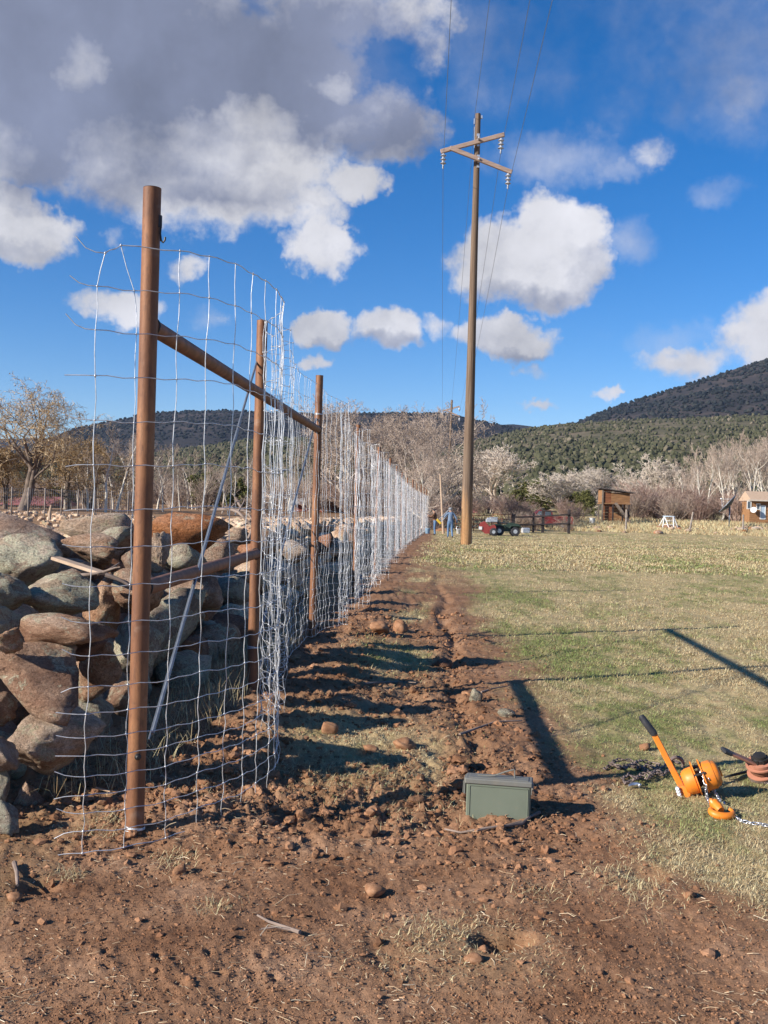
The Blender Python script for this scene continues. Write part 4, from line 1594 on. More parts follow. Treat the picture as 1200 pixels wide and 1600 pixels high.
# --- pale cottonwoods at the foot of the green hill
plant('cottonwood_tree', COTT[0], (BP, M['twig_pale']), 768, 135, hgt(108, 135) / 10, 'wide pale leafless cottonwood just right of the tall utility pole', 'tree', sx=1.7)
plant('cottonwood_tree', COTT[1], (BP, M['twig_pale']), 728, 140, hgt(84, 140) / 10, 'pale leafless tree half hidden behind the utility pole', 'tree', sx=1.5)
plant('cottonwood_tree', COTT[2], (BP, M['twig_pale']), 878, 140, hgt(78, 140) / 10, 'low rounded pale leafless tree left of the plank shed', 'tree', sx=1.8)
plant('cottonwood_tree', COTT[0], (BP, M['twig_pale']), 932, 145, hgt(82, 145) / 10, 'pale leafless tree rising right behind the plank shed', 'tree', sx=1.5, rz=2)
plant('cottonwood_tree', COTT[1], (BP, M['twig_pale']), 1028, 140, hgt(100, 140) / 10, 'rounded whitish leafless tree behind the white trestle', 'tree', sx=1.3, rz=1)
plant('cottonwood_tree', COTT[2], (BP, M['twig_pale']), 990, 150, hgt(70, 150) / 10, 'small pale leafless tree between the shed and the rounded whitish tree', 'tree', sx=1.2)
k = 0
for (px, D, h, sx) in [(1075, 125, 92, .8), (1100, 120, 112, .8), (1128, 118, 118, .8), (1152, 122, 120, .75), (1176, 116, 132, .8), (1200, 118, 126, .8), (1226, 120, 130, .8), (1255, 118, 130, .8), (1090, 132, 84, .9), (1140, 135, 108, .9), (1190, 132, 116, .9), (1290, 122, 126, 1),
                       (1060, 140, 72, 1), (1330, 125, 120, 1)]:
    plant('aspen_tree', ASP_T[k % 2], (BW, M['twig_tan']), px, D, hgt(h * 1.12, D) / 10, 'tall bare white trunked aspen in the grove at the right edge', 'tree', 'aspens in the right hand grove', sx=sx)
    k += 1
# --- brown tangle of trees beyond the end of the fence
for (px, D, h, sx, lb) in [(545, 92, 178, 1.05, 'large bare brown tree rising behind the third and fourth fence posts'), (592, 96, 170, 0.95, 'bare brown tree above the middle of the wire fence'),
                           (640, 88, 172, 1.0, 'bare brown tree with thin pale top beside the far end of the fence'), (686, 96, 188, 0.85, 'tall thin bare tree just left of the utility pole'),
                           (505, 100, 160, .95, 'bare brown tree seen through the mesh by the brace rail'), (615, 112, 160, 1.0, 'bare brown tree standing furthest back behind the fence')]:
    plant('bare_tree', COTT_B[k % 3], (BB if k % 2 else BP, M['twig_brown'] if k % 2 else M['twig_tan']), px, D, hgt(h * 1.06, D) / 10, lb, 'tree', sx=sx)
    k += 1
dt = plant('leaning_tree', COTT_B[1], (BD, M['twig_brown']), 664, 78, hgt(120, 78) / 10, 'dark leaning tree with low spreading limbs where the fence ends', 'tree', sx=1.1, rz=1.0)
plant('bare_tree', ASP_T[0], (BP, M['twig_tan']), 660, 84, hgt(150, 84) / 10, 'slender pale barked tree rising out of the brown tangle', 'tree', sx=0.8, rz=0.4)
# --- thin aspens and grey brush on the left
k = 0
for i in range(64):
    px = 95 + (i * 6.4 + random.uniform(-4, 4)) * 1.0
    D = random.uniform(62, 120)
    h = random.uniform(58, 100) * (1.0 if px > 250 else 1.12)
    nm_l = ('aspen_tree', 'thin bare aspen in the thicket beyond the stone wall', 'tree', 'aspens in the left thicket')
    plant(nm_l[0], ASP[i % 3], (BW if i % 3 else BP, M['twig_tan'] if i % 2 else M['twig_brown']), px, D, hgt(h, D) / 10, nm_l[1], nm_l[2], nm_l[3], sx=random.uniform(0.7, 1.2))
plant('aspen_tree', ASP[1], (BW, M['twig_pale']), 165, 60, hgt(150, 60) / 10, 'tall thin bare aspen left of the nearest rusty post', 'tree', sx=1.1, rz=.2)
plant('aspen_tree', ASP[2], (BW, M['twig_pale']), 182, 64, hgt(138, 64) / 10, 'white trunked bare aspen nearest to the left of the end post', 'tree', sx=1.1, rz=1.2)
# willow with golden leaves at the left edge
WILL = tree_meshes(grow_tree(57, 8, 0.30, 0.75, 0.55, 4, (8, 7, 6, 6), 0.30, wander=0.28, forks=2, droop=0.35, lenf=(0.8, 0.55, 0.5, 0.45)), 2, 8, 1.0, 0.010, 3200, 0.045, 3, 3, 0.3)
wl_ = plant('willow_tree', WILL, (BD, M['leaf_gold']), 34, 58, hgt(212, 58) / 8, 'large golden leaved willow with dark limbs at the left edge', 'tree', sx=1.05, rz=0.6)
WIL2 = tree_meshes(grow_tree(58, 8, 0.26, 0.85, 0.3, 4, (8, 7, 6, 6), 0.25, wander=0.3, forks=2, droop=0.4, lenf=(0.8, 0.55, 0.5, 0.45)), 2, 8, 1.0, 0.010, 6000, 0.075, 4, 3, 0.3)
plant('oak_tree', WIL2, (BD, M['leaf_rust']), 106, 66, hgt(128, 66) / 8, 'low spreading tree with rusty brown leaves right of the willow', 'tree', sx=1.2, rz=2)
plant('oak_tree', WIL2, (BD, M['leaf_rust']), 140, 72, hgt(122, 72) / 8, 'rusty leaved tree behind the thin aspens by the end post', 'tree', sx=1.1, rz=4)
plant('oak_tree', WIL2, (BD, M['leaf_rust']), 8, 62, hgt(112, 62) / 8, 'brown leaved tree low at the left edge below the willow', 'tree', sx=1.1, rz=5)
plant('oak_tree', WIL2, (BD, M['leaf_rust']), -40, 60, hgt(130, 60) / 8, 'brown leaved tree just outside the left edge', 'tree', sx=1.1, rz=1)
# evergreens
EVG = tree_meshes(grow_tree(71, 5, 0.12, 0.8, 0.2, 3, (16, 6, 5), 0.05, wander=0.2, lenf=(0.5, 0.5, 0.5)), 1, 5, 1.0, 0.02, 5000, 0.16, 5, 1, 0.05)
for (px, D, h, sx, lb) in [(912, 128, 42, 1.1, 'small dark evergreen directly left of the plank shed'), (1008, 125, 40, 1.3, 'round dark juniper right of the plank shed among brush'), (95, 80, 34, 1.3, 'round green juniper beyond the red roofed house'),
                           (318, 84, 60, 1.1, 'dark conifer in the thicket behind the big red boulder'), (365, 90, 52, 1.2, 'olive green juniper in the thicket behind the diagonal rod'), (845, 150, 52, 1.5, 'broad juniper at the hill foot above the red truck'),
                           (880, 160, 60, 1.5, 'juniper on the hill foot behind the low pale tree'), (820, 165, 46, 1.4, 'juniper behind the wide cottonwood on its right')]:
    plant('juniper_tree', EVG, (BD, M['leaf_olive']), px, D, hgt(h, D) / 5, lb, 'evergreen', sx=sx)
# brush
i = 0
for px in list(range(690, 840, 15)) + [885, 900]:
    D = random.uniform(104, 118)
    bush(px + random.uniform(-6, 6), D, hgt(random.uniform(20, 34), D) / 2.6, M['twig_red'], 'reddish bare willow brush behind the dark timber fence', 'willow brush in the middle distance')
for px in list(range(985, 1125, 11)) + [1140, 1160, 1185, 1210]:
    D = random.uniform(112, 126)
    bush(px + random.uniform(-5, 5), D, hgt(random.uniform(30, 52), D) / 2.6, M['twig_red'] if i % 3 else M['twig_brown'], 'purple brown bare willow brush between the shed and the house', 'willow brush right of the shed')
    i += 1
for px in list(range(-20, 500, 17)):
    D = random.uniform(75, 120)
    bush(px, D, hgt(random.uniform(26, 44), D) / 2.6, M['twig_brown'] if i % 2 else M['twig_tan'], 'grey brown bare brush beyond the stone wall', 'brush beyond the wall')
    i += 1
for px in range(488, 700, 14):
    D = random.uniform(80, 100)
    bush(px, D, hgt(random.uniform(34, 60), D) / 2.6, M['twig_brown'] if i % 2 else M['twig_red'], 'bare brush under the brown trees behind the fence', 'brush under the brown trees')
    i += 1
for px in (812, 822, 836, 884):
    bush(px, 87, hgt(random.uniform(20, 28), 87) / 2.6, M['twig_brown'], 'low dark brush growing through the timber fence', 'low brush along the timber fence')


# ================================================================== FAR OBJECTS
def place(px, py, D=None):
    """ground point; with D: at that depth below the pixel column"""
    g_ = G(px, py)
    return g_ if D is None else tree_pt(px, D)


def U(D):
    return D / 1600.0   # metres per photo pixel


# utility pole -------------------------------------------------------------
pb = G(728, 851)
PD = pb.y
u = U(PD)
ptop = P(747, 178, PD)
pole = thing('utility_pole', 'tall weathered wooden utility pole with two angled crossarms in the field', 'utility pole', pb)
b = MB()
b.tube([pb + Vector((0, 0, -0.6)), pb + Vector((0, 0, 2)), pb.lerp(ptop, 0.5), ptop], [0.265, 0.25, 0.185, 0.12], 20)
b.build('shaft', M['pole'], pole, True, 40)


def beam(p0, p1, w, h):
    b = MB()
    d = (p1 - p0)
    a, c, dd = frame_of(d)
    rot = Matrix((dd, a, c)).transposed()
    b.box((p0 + p1) / 2, (d.length, w, h), rot, 0.015)
    return b


off = Vector((0, -0.26, 0))
aL, aR = P(688, 240, PD) + off, P(787, 213.5, PD) + off
bL, bR = P(702, 237, PD) + off * 1.9, P(798, 275, PD) + off * 1.9
beam(aL, aR, 0.13, 0.19).build('crossarm', M['arm'], pole)
beam(bL, bR, 0.13, 0.19).build('crossarm', M['arm'], pole)
for (px, py) in ((746.5, 222), (746.5, 255)):
    q = P(px, py, PD)
    b = MB()
    b.lathe(q + Vector((0, -0.1, 0)), Vector((0, -1, 0)), [(0, 0.05), (0.52, 0.05), (0.53, 0.02)], 8)
    b.box(q + Vector((0, -0.18, 0.25)), (0.12, 0.08, 0.12))
    b.box(q + Vector((0, -0.18, -0.2)), (0.12, 0.08, 0.12))
    b.build('bolt_plate', M['alu'], pole)
INS = []
for (px, py, ap) in ((692.5, 241, aL), (782, 217.5, aR), (792, 275, bR)):
    t0_ = P(px, py, PD)
    t0_.y = ap.y
    b = MB()
    b.tube([t0_, t0_ + Vector((0, 0, -0.62))], 0.03, 6)
    for q in range(3):
        b.lathe(t0_ + Vector((0, 0, -0.10 - q * 0.17)), Vector((0, 0, -1)), [(-0.05, 0.05), (0, 0.065), (0.05, 0.13), (0.065, 0.135), (0.07, 0.07), (0.12, 0.05)], 14)
    end = t0_ + Vector((0, 0, -0.64))
    b.tube([end, end + Vector((0, 0, -0.10))], [0.05, 0.035], 6)
    b.build('insulator', M['porcelain'], pole, True, 40)
    INS.append(end + Vector((0, 0, -0.08)))
b = MB()
b.box(ptop + Vector((0.16, -0.02, -0.15)), (0.08, 0.1, 0.12))
b.box(ptop + Vector((-0.16, -0.02, -0.35)), (0.05, 0.08, 0.25))
b.build('top_bracket', M['alu'], pole)
b = MB()
b.tube([pb + Vector((0.26, -0.05, 0)), ptop + Vector((-0.15, -0.03, -0.6))], 0.011, 4)
b.build('ground_wire', M['rod'], pole)
# the far pole
p2D = 150
p2b = tree_pt(699, p2D)
p2t = P(706, 625, p2D)
pole2 = thing('utility_pole', 'distant utility pole with crossarms among the brown bare trees', 'utility pole', p2b)
b = MB()
b.tube([p2b, p2t], [0.24, 0.16], 10)
b.build('shaft', M['pole'], pole2, True)
ca, cb, cc, cd = P(692, 642, p2D), P(718, 635, p2D), P(696, 641, p2D), P(718, 651, p2D)
beam(ca, cb, 0.16, 0.2).build('crossarm', M['arm'], pole2)
beam(cc + off, cd + off, 0.16, 0.2).build('crossarm', M['arm'], pole2)
INS2 = []
for q in (ca, cb, cd):
    b = MB()
    b.lathe(q + Vector((0, 0, -0.1)), Vector((0, 0, -1)), [(0, 0.08), (0.3, 0.15), (0.6, 0.05)], 8)
    b.build('insulator', M['porcelain'], pole2, True)
    INS2.append(q + Vector((0, 0, -0.7)))


def wire(p_far, p_pole, top_px, label):
    """conductor from the far pole over this pole towards a pole behind the camera"""
    d = ray(top_px, 0)
    # point on that ray at a height a little under the attachment (sagging span)
    hh = p_pole.z - CAM_H - 1.0
    k_ = hh / d.z
    q = Vector((d.x * k_, d.y * k_, CAM_H + hh))
    dirn = (q - p_pole)
    pts = []
    for i in range(25):
        t_ = i / 24
        pts.append(p_far.lerp(p_pole, t_) + Vector((0, 0, -1.3 * 4 * t_ * (1 - t_))))
    span = 110.0
    hx = dirn.x / dirn.y
    # slope at the pole chosen so the wire passes through q
    Lq = (p_pole.y - q.y)
    c_ = (p_pole.z - q.z) / (4 * (Lq / span) * (1 - Lq / span))
    for i in range(1, 25):
        t_ = i / 24
        pts.append(Vector((p_pole.x - hx * span * t_, p_pole.y - span * t_, p_pole.z - c_ * 4 * t_ * (1 - t_))))
    b = MB()
    b.tube(pts, 0.0095, 4)
    o = b.build('power_line', M['rod'])
    return tag(o, label, 'power line')


wire(INS2[0], INS[0], 705, 'thin power line hanging from the left end of the crossarms')
wire(P(706, 627, p2D), ptop + Vector((-0.16, 0, -0.2)), 765, 'thin power line fixed at the very top of the tall pole')
wire(INS2[1], INS[1], 828, 'thin power line hanging from the upper right crossarm end')
wire(INS2[2], INS[2], 863, 'thin power line hanging from the lower right crossarm end')

# leaning pale stake by the workers
g_ = tree_pt(694, 70)
b = MB()
b.tube([g_, P(688, 741, 70)], [0.09, 0.06], 8)
tag(b.build('wooden_stake', M['palewood']), 'pale slim wooden stake standing behind the two workers', 'stake')

# pipe gate ------------------------------------------------------------------
GD = 82.0


def gpt(px, py, D=GD):
    return P(px, py, D)


def base_z(px, D):
    return float(zg(ray(px, 795).x / ray(px, 795).y * D, D))


gate = thing('pipe_gate', 'dark metal pipe gate of five rails behind the red machine', 'gate', tree_pt(770, GD))
for (xa, xb, y0, y1) in ((712, 768, 805.5, 830), (770, 799, 804, 830)):
    for q in range(5):
        t_ = q / 4
        b = MB()
        yy_ = y0 + (y1 - y0) * (t_ ** 0.9)
        b.tube([gpt(xa, yy_ - 0.6), gpt(xb, yy_)], 0.035, 6)
        b.build('rail', M['rust_dark'], gate, True)
    for xv in ((xa, (xa + xb) / 2, xb)):
        b = MB()
        b.tube([gpt(xv, y0), gpt(xv, y1)], 0.04, 6)
        b.build('upright', M['rust_dark'], gate, True)
# timber fence
tf = thing('timber_fence', 'dark timber post and rail fence in front of the red truck', 'fence', tree_pt(840, GD))
TP = [(802, 803, 11 / 2), (834, 801, 3.2), (849, 793, 4.2), (889.5, 796.5, 4.2)]
for (px, pt_, w_) in TP:
    b_ = tree_pt(px, GD)
    top = gpt(px, pt_)
    b = MB()
    b.box(((b_ + top) / 2) - Vector((0, 0, 0.1)), (w_ * U(GD), w_ * U(GD), (top - b_).length + 0.2), None, 0.02)
    b.build('post', M['blackwood'], tf)
for (xa, ya, xb, yb) in ((803, 808, 834, 807.5), (834, 807.5, 889, 804), (803, 820, 834, 820), (834, 820, 889, 818), (849, 798, 870, 800)):
    beam(gpt(xa, ya, GD - 0.15), gpt(xb, yb, GD - 0.15), 0.08, 0.13).build('rail', M['blackwood'], tf)

# red pickup truck -------------------------------------------------------------
TD = 94.0
s_ = U(TD)
tz = base_z(866, TD) - 0.08
o_ = gpt(853, 800, TD)
tr = thing('pickup_truck', 'old red pickup truck parked behind the dark timber fence', 'truck', (o_.x, TD, tz))
L, Wd = 4.6, 1.75


def T(x, y, z):
    return Vector((o_.x + x, TD + y, tz + z))


b = MB()
prof = [(-2.3, 0.45), (-2.3, 1.0), (-2.2, 1.12), (-1.2, 1.15), (-0.85, 1.62), (-0.75, 1.68), (0.35, 1.68), (0.45, 1.6), (0.5, 1.16), (2.3, 1.14), (2.34, 1.0), (2.34, 0.45)]
b.prism([T(x, -Wd / 2, z) for x, z in prof][::-1], (0, Wd, 0))
b.build('body', M['red'], tr)
b = MB()
b.prism([T(x, -Wd / 2 - 0.01, z) for x, z in [(-1.05, 1.2), (-0.78, 1.58), (-0.3, 1.58), (-0.3, 1.2)]][::-1], (0, Wd + 0.02, 0))
b.prism([T(x, -Wd / 2 - 0.01, z) for x, z in [(-0.22, 1.2), (-0.22, 1.58), (0.32, 1.58), (0.36, 1.2)]][::-1], (0, Wd + 0.02, 0))
b.build('side_window', M['glass'], tr)
b = MB()
b.box(T(2.36, 0, 0.62), (0.08, Wd, 0.14))
b.box(T(-2.34, 0, 0.55), (0.1, Wd, 0.16))
b.build('bumper', M['white'], tr)
for x in (-1.5, 1.45):
    for y in (-Wd / 2 + 0.08, Wd / 2 - 0.08):
        b = MB()
        b.lathe(T(x, y - 0.11, 0.34), (0, 1, 0), [(0, 0.22), (0.01, 0.33), (0.04, 0.36), (0.18, 0.36), (0.21, 0.33), (0.22, 0.2)], 18)
        w_ = b.build('wheel', M['rubber'], tr, True, 40)
        b = MB()
        b.lathe(T(x, y - 0.13, 0.34), (0, 1, 0), [(0, 0.05), (0.0, 0.18), (0.25, 0.18), (0.26, 0.05)], 12)
        b.build('rim', M['alu'], w_, True, 40)

# white block
g_ = tree_pt(822, 80)
b = MB()
b.box(g_ + Vector((0, 0, 0.19)), (12 * U(80), 0.45, 0.42), Matrix.Rotation(0.2, 3, 'Z'), 0.05)
o = b.build('white_block', M['white'])
tag(o, 'small white block on the grass left of the timber fence brush', 'block')

# quad bike and red cart ---------------------------------------------------------
QD = 70.0
qx = gpt(783, 800, QD).x
qz = base_z(783, QD)


def Q(x, y, z):
    return Vector((qx + x, QD + y, qz + z))


def wheel(parent, c, r, w, axis=(0, 1, 0), rim=True, mat='rubber'):
    b = MB()
    ax = Vector(axis).normalized()
    b.lathe(Vector(c) - ax * w / 2, ax, [(0, r * 0.5), (0.01, r * 0.9), (w * 0.2, r), (w * 0.8, r), (w - 0.01, r * 0.9), (w, r * 0.5)], 18)
    for q in range(14):
        t_ = 2 * math.pi * q / 14
        a, c2, _ = frame_of(ax)
        d_ = a * math.cos(t_) + c2 * math.sin(t_)
        b.box(Vector(c) + d_ * r, (0.05, w * 0.7, 0.03), Matrix((d_.cross(ax), ax, d_)).transposed())
    wo_ = b.build('wheel', M[mat], parent, True, 40)
    if rim:
        b = MB()
        b.lathe(Vector(c) - ax * (w / 2 + 0.01), ax, [(0, 0.04), (0, r * 0.45), (w + 0.02, r * 0.45), (w + 0.02, 0.04)], 12)
        b.build('rim', M['alu'], wo_, True, 40)
    return wo_


qb = thing('quad_bike', 'dark green four wheeled quad bike parked beside the pipe gate', 'quad bike', (qx, QD, qz))
for (x, y, r_) in ((-0.15, -0.42, 0.33), (0.95, -0.40, 0.31), (-0.15, 0.42, 0.33), (0.95, 0.42, 0.31)):
    wheel(qb, Q(x, y, r_), r_, 0.24)
b = MB()
b.prism([Q(x, -0.25, z) for x, z in [(-0.5, 0.45), (-0.55, 0.75), (-0.1, 0.82), (0.25, 0.72), (0.6, 0.9), (1.15, 0.85), (1.3, 0.62), (1.2, 0.4), (0.5, 0.3), (0.0, 0.32)]][::-1], (0, 0.5, 0))
for x in (-0.15, 0.95):
    for y in (-0.42, 0.42):
        b.prism([Q(x + dx, y - 0.14, z) for dx, z in [(-0.42, 0.55), (-0.3, 0.72), (0.3, 0.74), (0.44, 0.56), (0.4, 0.53), (0.28, 0.68), (-0.28, 0.67), (-0.38, 0.52)]][::-1], (0, 0.28, 0))
b.build('body', M['darkgreen'], qb)
b = MB()
b.box(Q(0.1, 0, 0.87), (0.7, 0.3, 0.12), None, 0.03)
b.build('seat', M['rubber'], qb)
b = MB()
b.tube([Q(0.65, -0.4, 1.12), Q(0.58, -0.2, 1.1), Q(0.62, 0, 1.05), Q(0.58, 0.2, 1.1), Q(0.65, 0.4, 1.12)], 0.02, 6)
b.tube([Q(0.62, 0, 1.05), Q(0.75, 0, 0.8)], 0.025, 6)
b.build('handlebar', M['blackiron'], qb, True)
b = MB()
for y in (-0.35, -0.12, 0.12, 0.35):
    b.tube([Q(-0.65, y, 0.88), Q(-0.1, y, 0.88)], 0.014, 5)
for x in (-0.65, -0.35, -0.1):
    b.tube([Q(x, -0.37, 0.89), Q(x, 0.37, 0.89)], 0.014, 5)
b.build('rack', M['blackiron'], qb, True)
b = MB()
for y in (-0.35, -0.12, 0.12, 0.35):
    b.tube([Q(0.85, y, 0.96), Q(1.3, y, 0.94)], 0.014, 5)
for x in (0.85, 1.3):
    b.tube([Q(x, -0.37, 0.955), Q(x, 0.37, 0.955)], 0.014, 5)
b.build('rack', M['blackiron'], qb, True)
# cooler standing on the rack
b = MB()
b.box(Q(-0.5, -0.02, 1.05), (0.5, 0.4, 0.28), None, 0.03)
b.box(Q(-0.5, -0.02, 1.22), (0.53, 0.43, 0.06), None, 0.02)
b.tube([Q(-0.5, -0.24, 1.12), Q(-0.5, -0.27, 1.16), Q(-0.35, -0.27, 1.16), Q(-0.35, -0.24, 1.12)], 0.012, 5)
tag(b.build('cooler_box', M['alu']), 'grey white box strapped on the rack of the quad bike', 'box')
# red machine
rc = thing('post_machine', 'small red wheeled machine with a hopper left of the quad bike', 'machine', Q(-1.3, -0.9, 0))
b = MB()
b.prism([Q(x, -1.25, z) for x, z in [(-1.55, 0.75), (-1.45, 0.85), (-1.2, 0.95), (-0.9, 0.62), (-0.55, 0.75), (-0.45, 0.6), (-0.5, 0.18), (-1.15, 0.12), (-1.45, 0.4)]][::-1], (0, 0.7, 0))
b.build('hopper', M['red'], rc)
b = MB()
b.box(Q(-0.95, -0.9, 1.0), (0.34, 0.34, 0.24), None, 0.04)
b.box(Q(-0.95, -0.9, 1.15), (0.2, 0.2, 0.12), None, 0.03)
b.build('engine', M['alu'], rc)
for y in (-1.35, -0.45):
    wheel(rc, Q(-0.62, y, 0.26), 0.26, 0.14)
b = MB()
b.tube([Q(-0.5, -0.9, 0.35), Q(-0.1, -0.4, 0.4), Q(0.0, -0.1, 0.42)], 0.035, 6)
b.tube([Q(-1.5, -1.1, 0.8), Q(-1.95, -1.2, 0.55)], 0.03, 6)
b.tube([Q(-1.5, -0.7, 0.8), Q(-1.95, -0.7, 0.55)], 0.03, 6)
b.build('tow_bar', M['blackiron'], rc, True)
b = MB()
b.box(Q(-1.5, -1.28, 0.5), (0.22, 0.04, 0.2))
b.build('plate', M['white'], rc)

# plank shed on stilts --------------------------------------------------------------
SD = 106.0
us = U(SD)
so = tree_pt(955, SD)
sx0, sx1 = gpt(937, 800, SD).x, gpt(980, 800, SD).x
zb_ = so.z


def szz(py, px=955):
    return P(px, py, SD).z


z_floor, z_tl, z_tr = szz(786), szz(764, 935), szz(770, 978)
shed = thing('plank_shed', 'orange brown plank shed raised on stilts with a slanted dark roof', 'shed', so)
dep = 1.9
xm = sx0 + (sx1 - sx0) * 0.33
nb = 7
for q in range(nb):   # front boards, stacked
    za, zc = z_floor + (z_tr - z_floor - 0.03) * q / nb, z_floor + (z_tr - z_floor - 0.03) * (q + 1) / nb
    b = MB()
    b.box(((xm + sx1) / 2, SD - dep / 2 + random.uniform(-0.008, 0.008), (za + zc) / 2), (sx1 - xm, 0.035, zc - za - 0.018))
    b.build('board', M['plank'], shed)
for q in range(nb):
    za, zc = z_floor + (z_tl - z_floor - 0.08) * q / nb, z_floor + (z_tl - z_floor - 0.08) * (q + 1) / nb
    b = MB()
    b.box(((xm + sx0) / 2, SD - dep / 2 + 0.02, (za + zc) / 2), (xm - sx0, 0.035, zc - za - 0.02))
    b.build('board', M['plank_red'], shed)
b = MB()   # side, back walls and floor
b.box((sx0 + 0.02, SD, (z_floor + z_tl) / 2), (0.04, dep, z_tl - z_floor - 0.06))
b.box((sx1 - 0.02, SD, (z_floor + z_tr) / 2), (0.04, dep - 0.06, z_tr - z_floor - 0.02))
b.box(((sx0 + sx1) / 2, SD + dep / 2, (z_floor + z_tr) / 2), (sx1 - sx0, 0.04, z_tr - z_floor - 0.02))
b.box(((sx0 + sx1) / 2, SD, z_floor - 0.06), (sx1 - sx0 + 0.1, dep + 0.1, 0.1))
b.build('wall', M['plank'], shed)
b = MB()
r0, r1 = Vector((sx0 - 0.35, SD, z_tl + 0.10)), Vector((sx1 + 0.45, SD, z_tr - 0.02))
a_, c_, d_ = frame_of(r1 - r0)
b.box((r0 + r1) / 2, ((r1 - r0).length, dep + 0.9, 0.10), Matrix((d_, a_, c_)).transposed())
b.build('roof', M['tarpaper'], shed)
for x in (sx0 + 0.06, sx0 + 1.15, xm + 1.2, sx1 - 0.08):
    for y in (SD - dep / 2 - 0.04, SD + dep / 2 - 0.1):
        b = MB()
        zt = z_tl if (x < sx0 + 0.1 and y < SD) else z_floor - 0.11
        b.box((x, y, (zb_ - 0.2 + zt) / 2), (0.14, 0.14, zt - zb_ + 0.2))
        b.build('stilt', M['blackwood'] if x > sx0 + 0.1 else M['oldwood'], shed)
nl_ = 6
for q in range(nl_):
    za, zc = zb_ + 0.1 + (z_floor - zb_ - 0.2) * q / nl_, zb_ + 0.1 + (z_floor - zb_ - 0.2) * (q + 1) / nl_
    b = MB()
    b.box((sx0 + 0.60, SD - dep / 2 + 0.25, (za + zc) / 2), (1.0, 0.035, zc - za - 0.02))
    b.build('board', M['plank_red'], shed)
    b = MB()
    b.box((sx1 - 1.0, SD + dep / 2 - 0.2, (za + zc) / 2), (1.9, 0.035, zc - za - 0.02))
    b.build('board', M['plank'], shed)
st_ = MB()
sa, sb = Vector((sx0 + 1.25, SD - dep / 2 - 0.35, z_floor)), Vector((sx1 - 0.15, SD - dep / 2 - 0.5, zb_ + 0.1))
for dy in (0, -0.55):
    a_, c_, d_ = frame_of(sb - sa)
    st_.box((sa + sb) / 2 + Vector((0, dy, 0)), ((sb - sa).length, 0.05, 0.2), Matrix((d_, a_, c_)).transposed())
for q in range(1, 8):
    st_.box(sa.lerp(sb, q / 8) + Vector((0, -0.275, 0.03)), (0.22, 0.5, 0.04))
st_.build('stair', M['oldwood'], shed)
# white bucket beside the shed
g_ = tree_pt(926, 103)
b = MB()
b.lathe(g_, (0, 0, 1), [(0, 0.24), (0.5, 0.30), (0.52, 0.32), (0.55, 0.32), (0.55, 0.27), (0.1, 0.24)], 16)
tag(b.build('white_bucket', M['white'], None, True, 40), 'white bucket on the dry grass left of the plank shed', 'bucket')
# white trestle
wt = tree_pt(1045, 98)
tw_ = thing('white_trestle', 'white metal A frame trestle standing in the dry grass', 'trestle', wt)
uz = U(98)
apex = [wt + Vector((-5 * uz, 0.3, 19 * uz)), wt + Vector((6 * uz, -0.3, 19 * uz))]
b = MB()
b.tube([apex[0] + Vector((-0.15, 0, 0)), apex[1] + Vector((0.15, 0, 0))], 0.055, 6)
b.build('top_bar', M['bluedoor'], tw_, True)
for (ap, tx, ty) in ((0, -12, -0.7), (0, -12, 0.9), (1, 12.5, -0.7), (1, 12.5, 0.9), (0, -3, -1.0), (1, 4, -1.0)):
    b = MB()
    b.tube([apex[ap], wt + Vector((tx * uz, ty, 0))], 0.05, 6)
    b.build('leg', M['white'], tw_, True)
b = MB()
b.tube([wt + Vector((-9 * uz, -0.5, 6 * uz)), wt + Vector((9 * uz, -0.5, 6 * uz))], 0.03, 6)
b.tube([wt + Vector((-6 * uz, -0.4, 12 * uz)), wt + Vector((7 * uz, -0.4, 12 * uz))], 0.03, 6)
b.build('cross_bar', M['white'], tw_, True)
# posts at the field edge
for (px, pt_, bx_, by_, lb) in ((979, 796, 978, 831, 'grey wooden post right of the plank shed'), (1083, 800, 1077, 829, 'leaning grey post right of the white trestle'), (1161.5, 804, 1161, 832, 'thin grey post in front of the plank house')):
    g_ = G(bx_, by_)
    b = MB()
    b.tube([g_ - Vector((0, 0, 0.3)), P(pt_ * 0 + px, pt_, g_.y)], [0.10, 0.085], 8)
    tag(b.build('fence_post', M['post_grey'], None, True, 40), lb, 'post')
# dish
dd = tree_pt(1140, 104)
dish = thing('satellite_dish', 'large dark mesh satellite dish tilted skyward on a post', 'satellite dish', dd)
ud = U(104)
ctr = P(1138, 789, 104)
ax = Vector((-0.72, 0.22, 0.66)).normalized()
b = MB()
rd = 18 * ud
prof = [(0.30 * rd * (q / 8) ** 2, rd * q / 8) for q in range(9)]
a_, c_, d_ = frame_of(ax)
vs, fs = [], []
nn = 28
for (h_, r_) in prof:
    for q in range(nn):
        t_ = 2 * math.pi * q / nn
        vs.append(ctr + ax * (h_ - 0.15 * rd) + (a_ * math.cos(t_) + c_ * math.sin(t_)) * max(r_, 0.01))
for i in range(8):
    for q in range(nn):
        fs.append((i * nn + q, i * nn + (q + 1) % nn, (i + 1) * nn + (q + 1) % nn, (i + 1) * nn + q))
b.add(vs, fs)
dob = b.build('reflector', M['bronze_mesh'], dish, True)
sol = dob.modifiers.new('thick', 'SOLIDIFY')
sol.thickness = 0.03
b = MB()
b.tube([ctr + ax * 0.14 * rd + (a_ * math.cos(2 * math.pi * q / 32) + c_ * math.sin(2 * math.pi * q / 32)) * rd for q in range(33)], 0.035, 5)
b.build('rim', M['rod'], dish, True)
b = MB()
for q in range(3):
    t_ = 2 * math.pi * q / 3
    b.tube([ctr + (a_ * math.cos(t_) + c_ * math.sin(t_)) * rd * 0.8, ctr + ax * rd * 0.75], 0.02, 4)
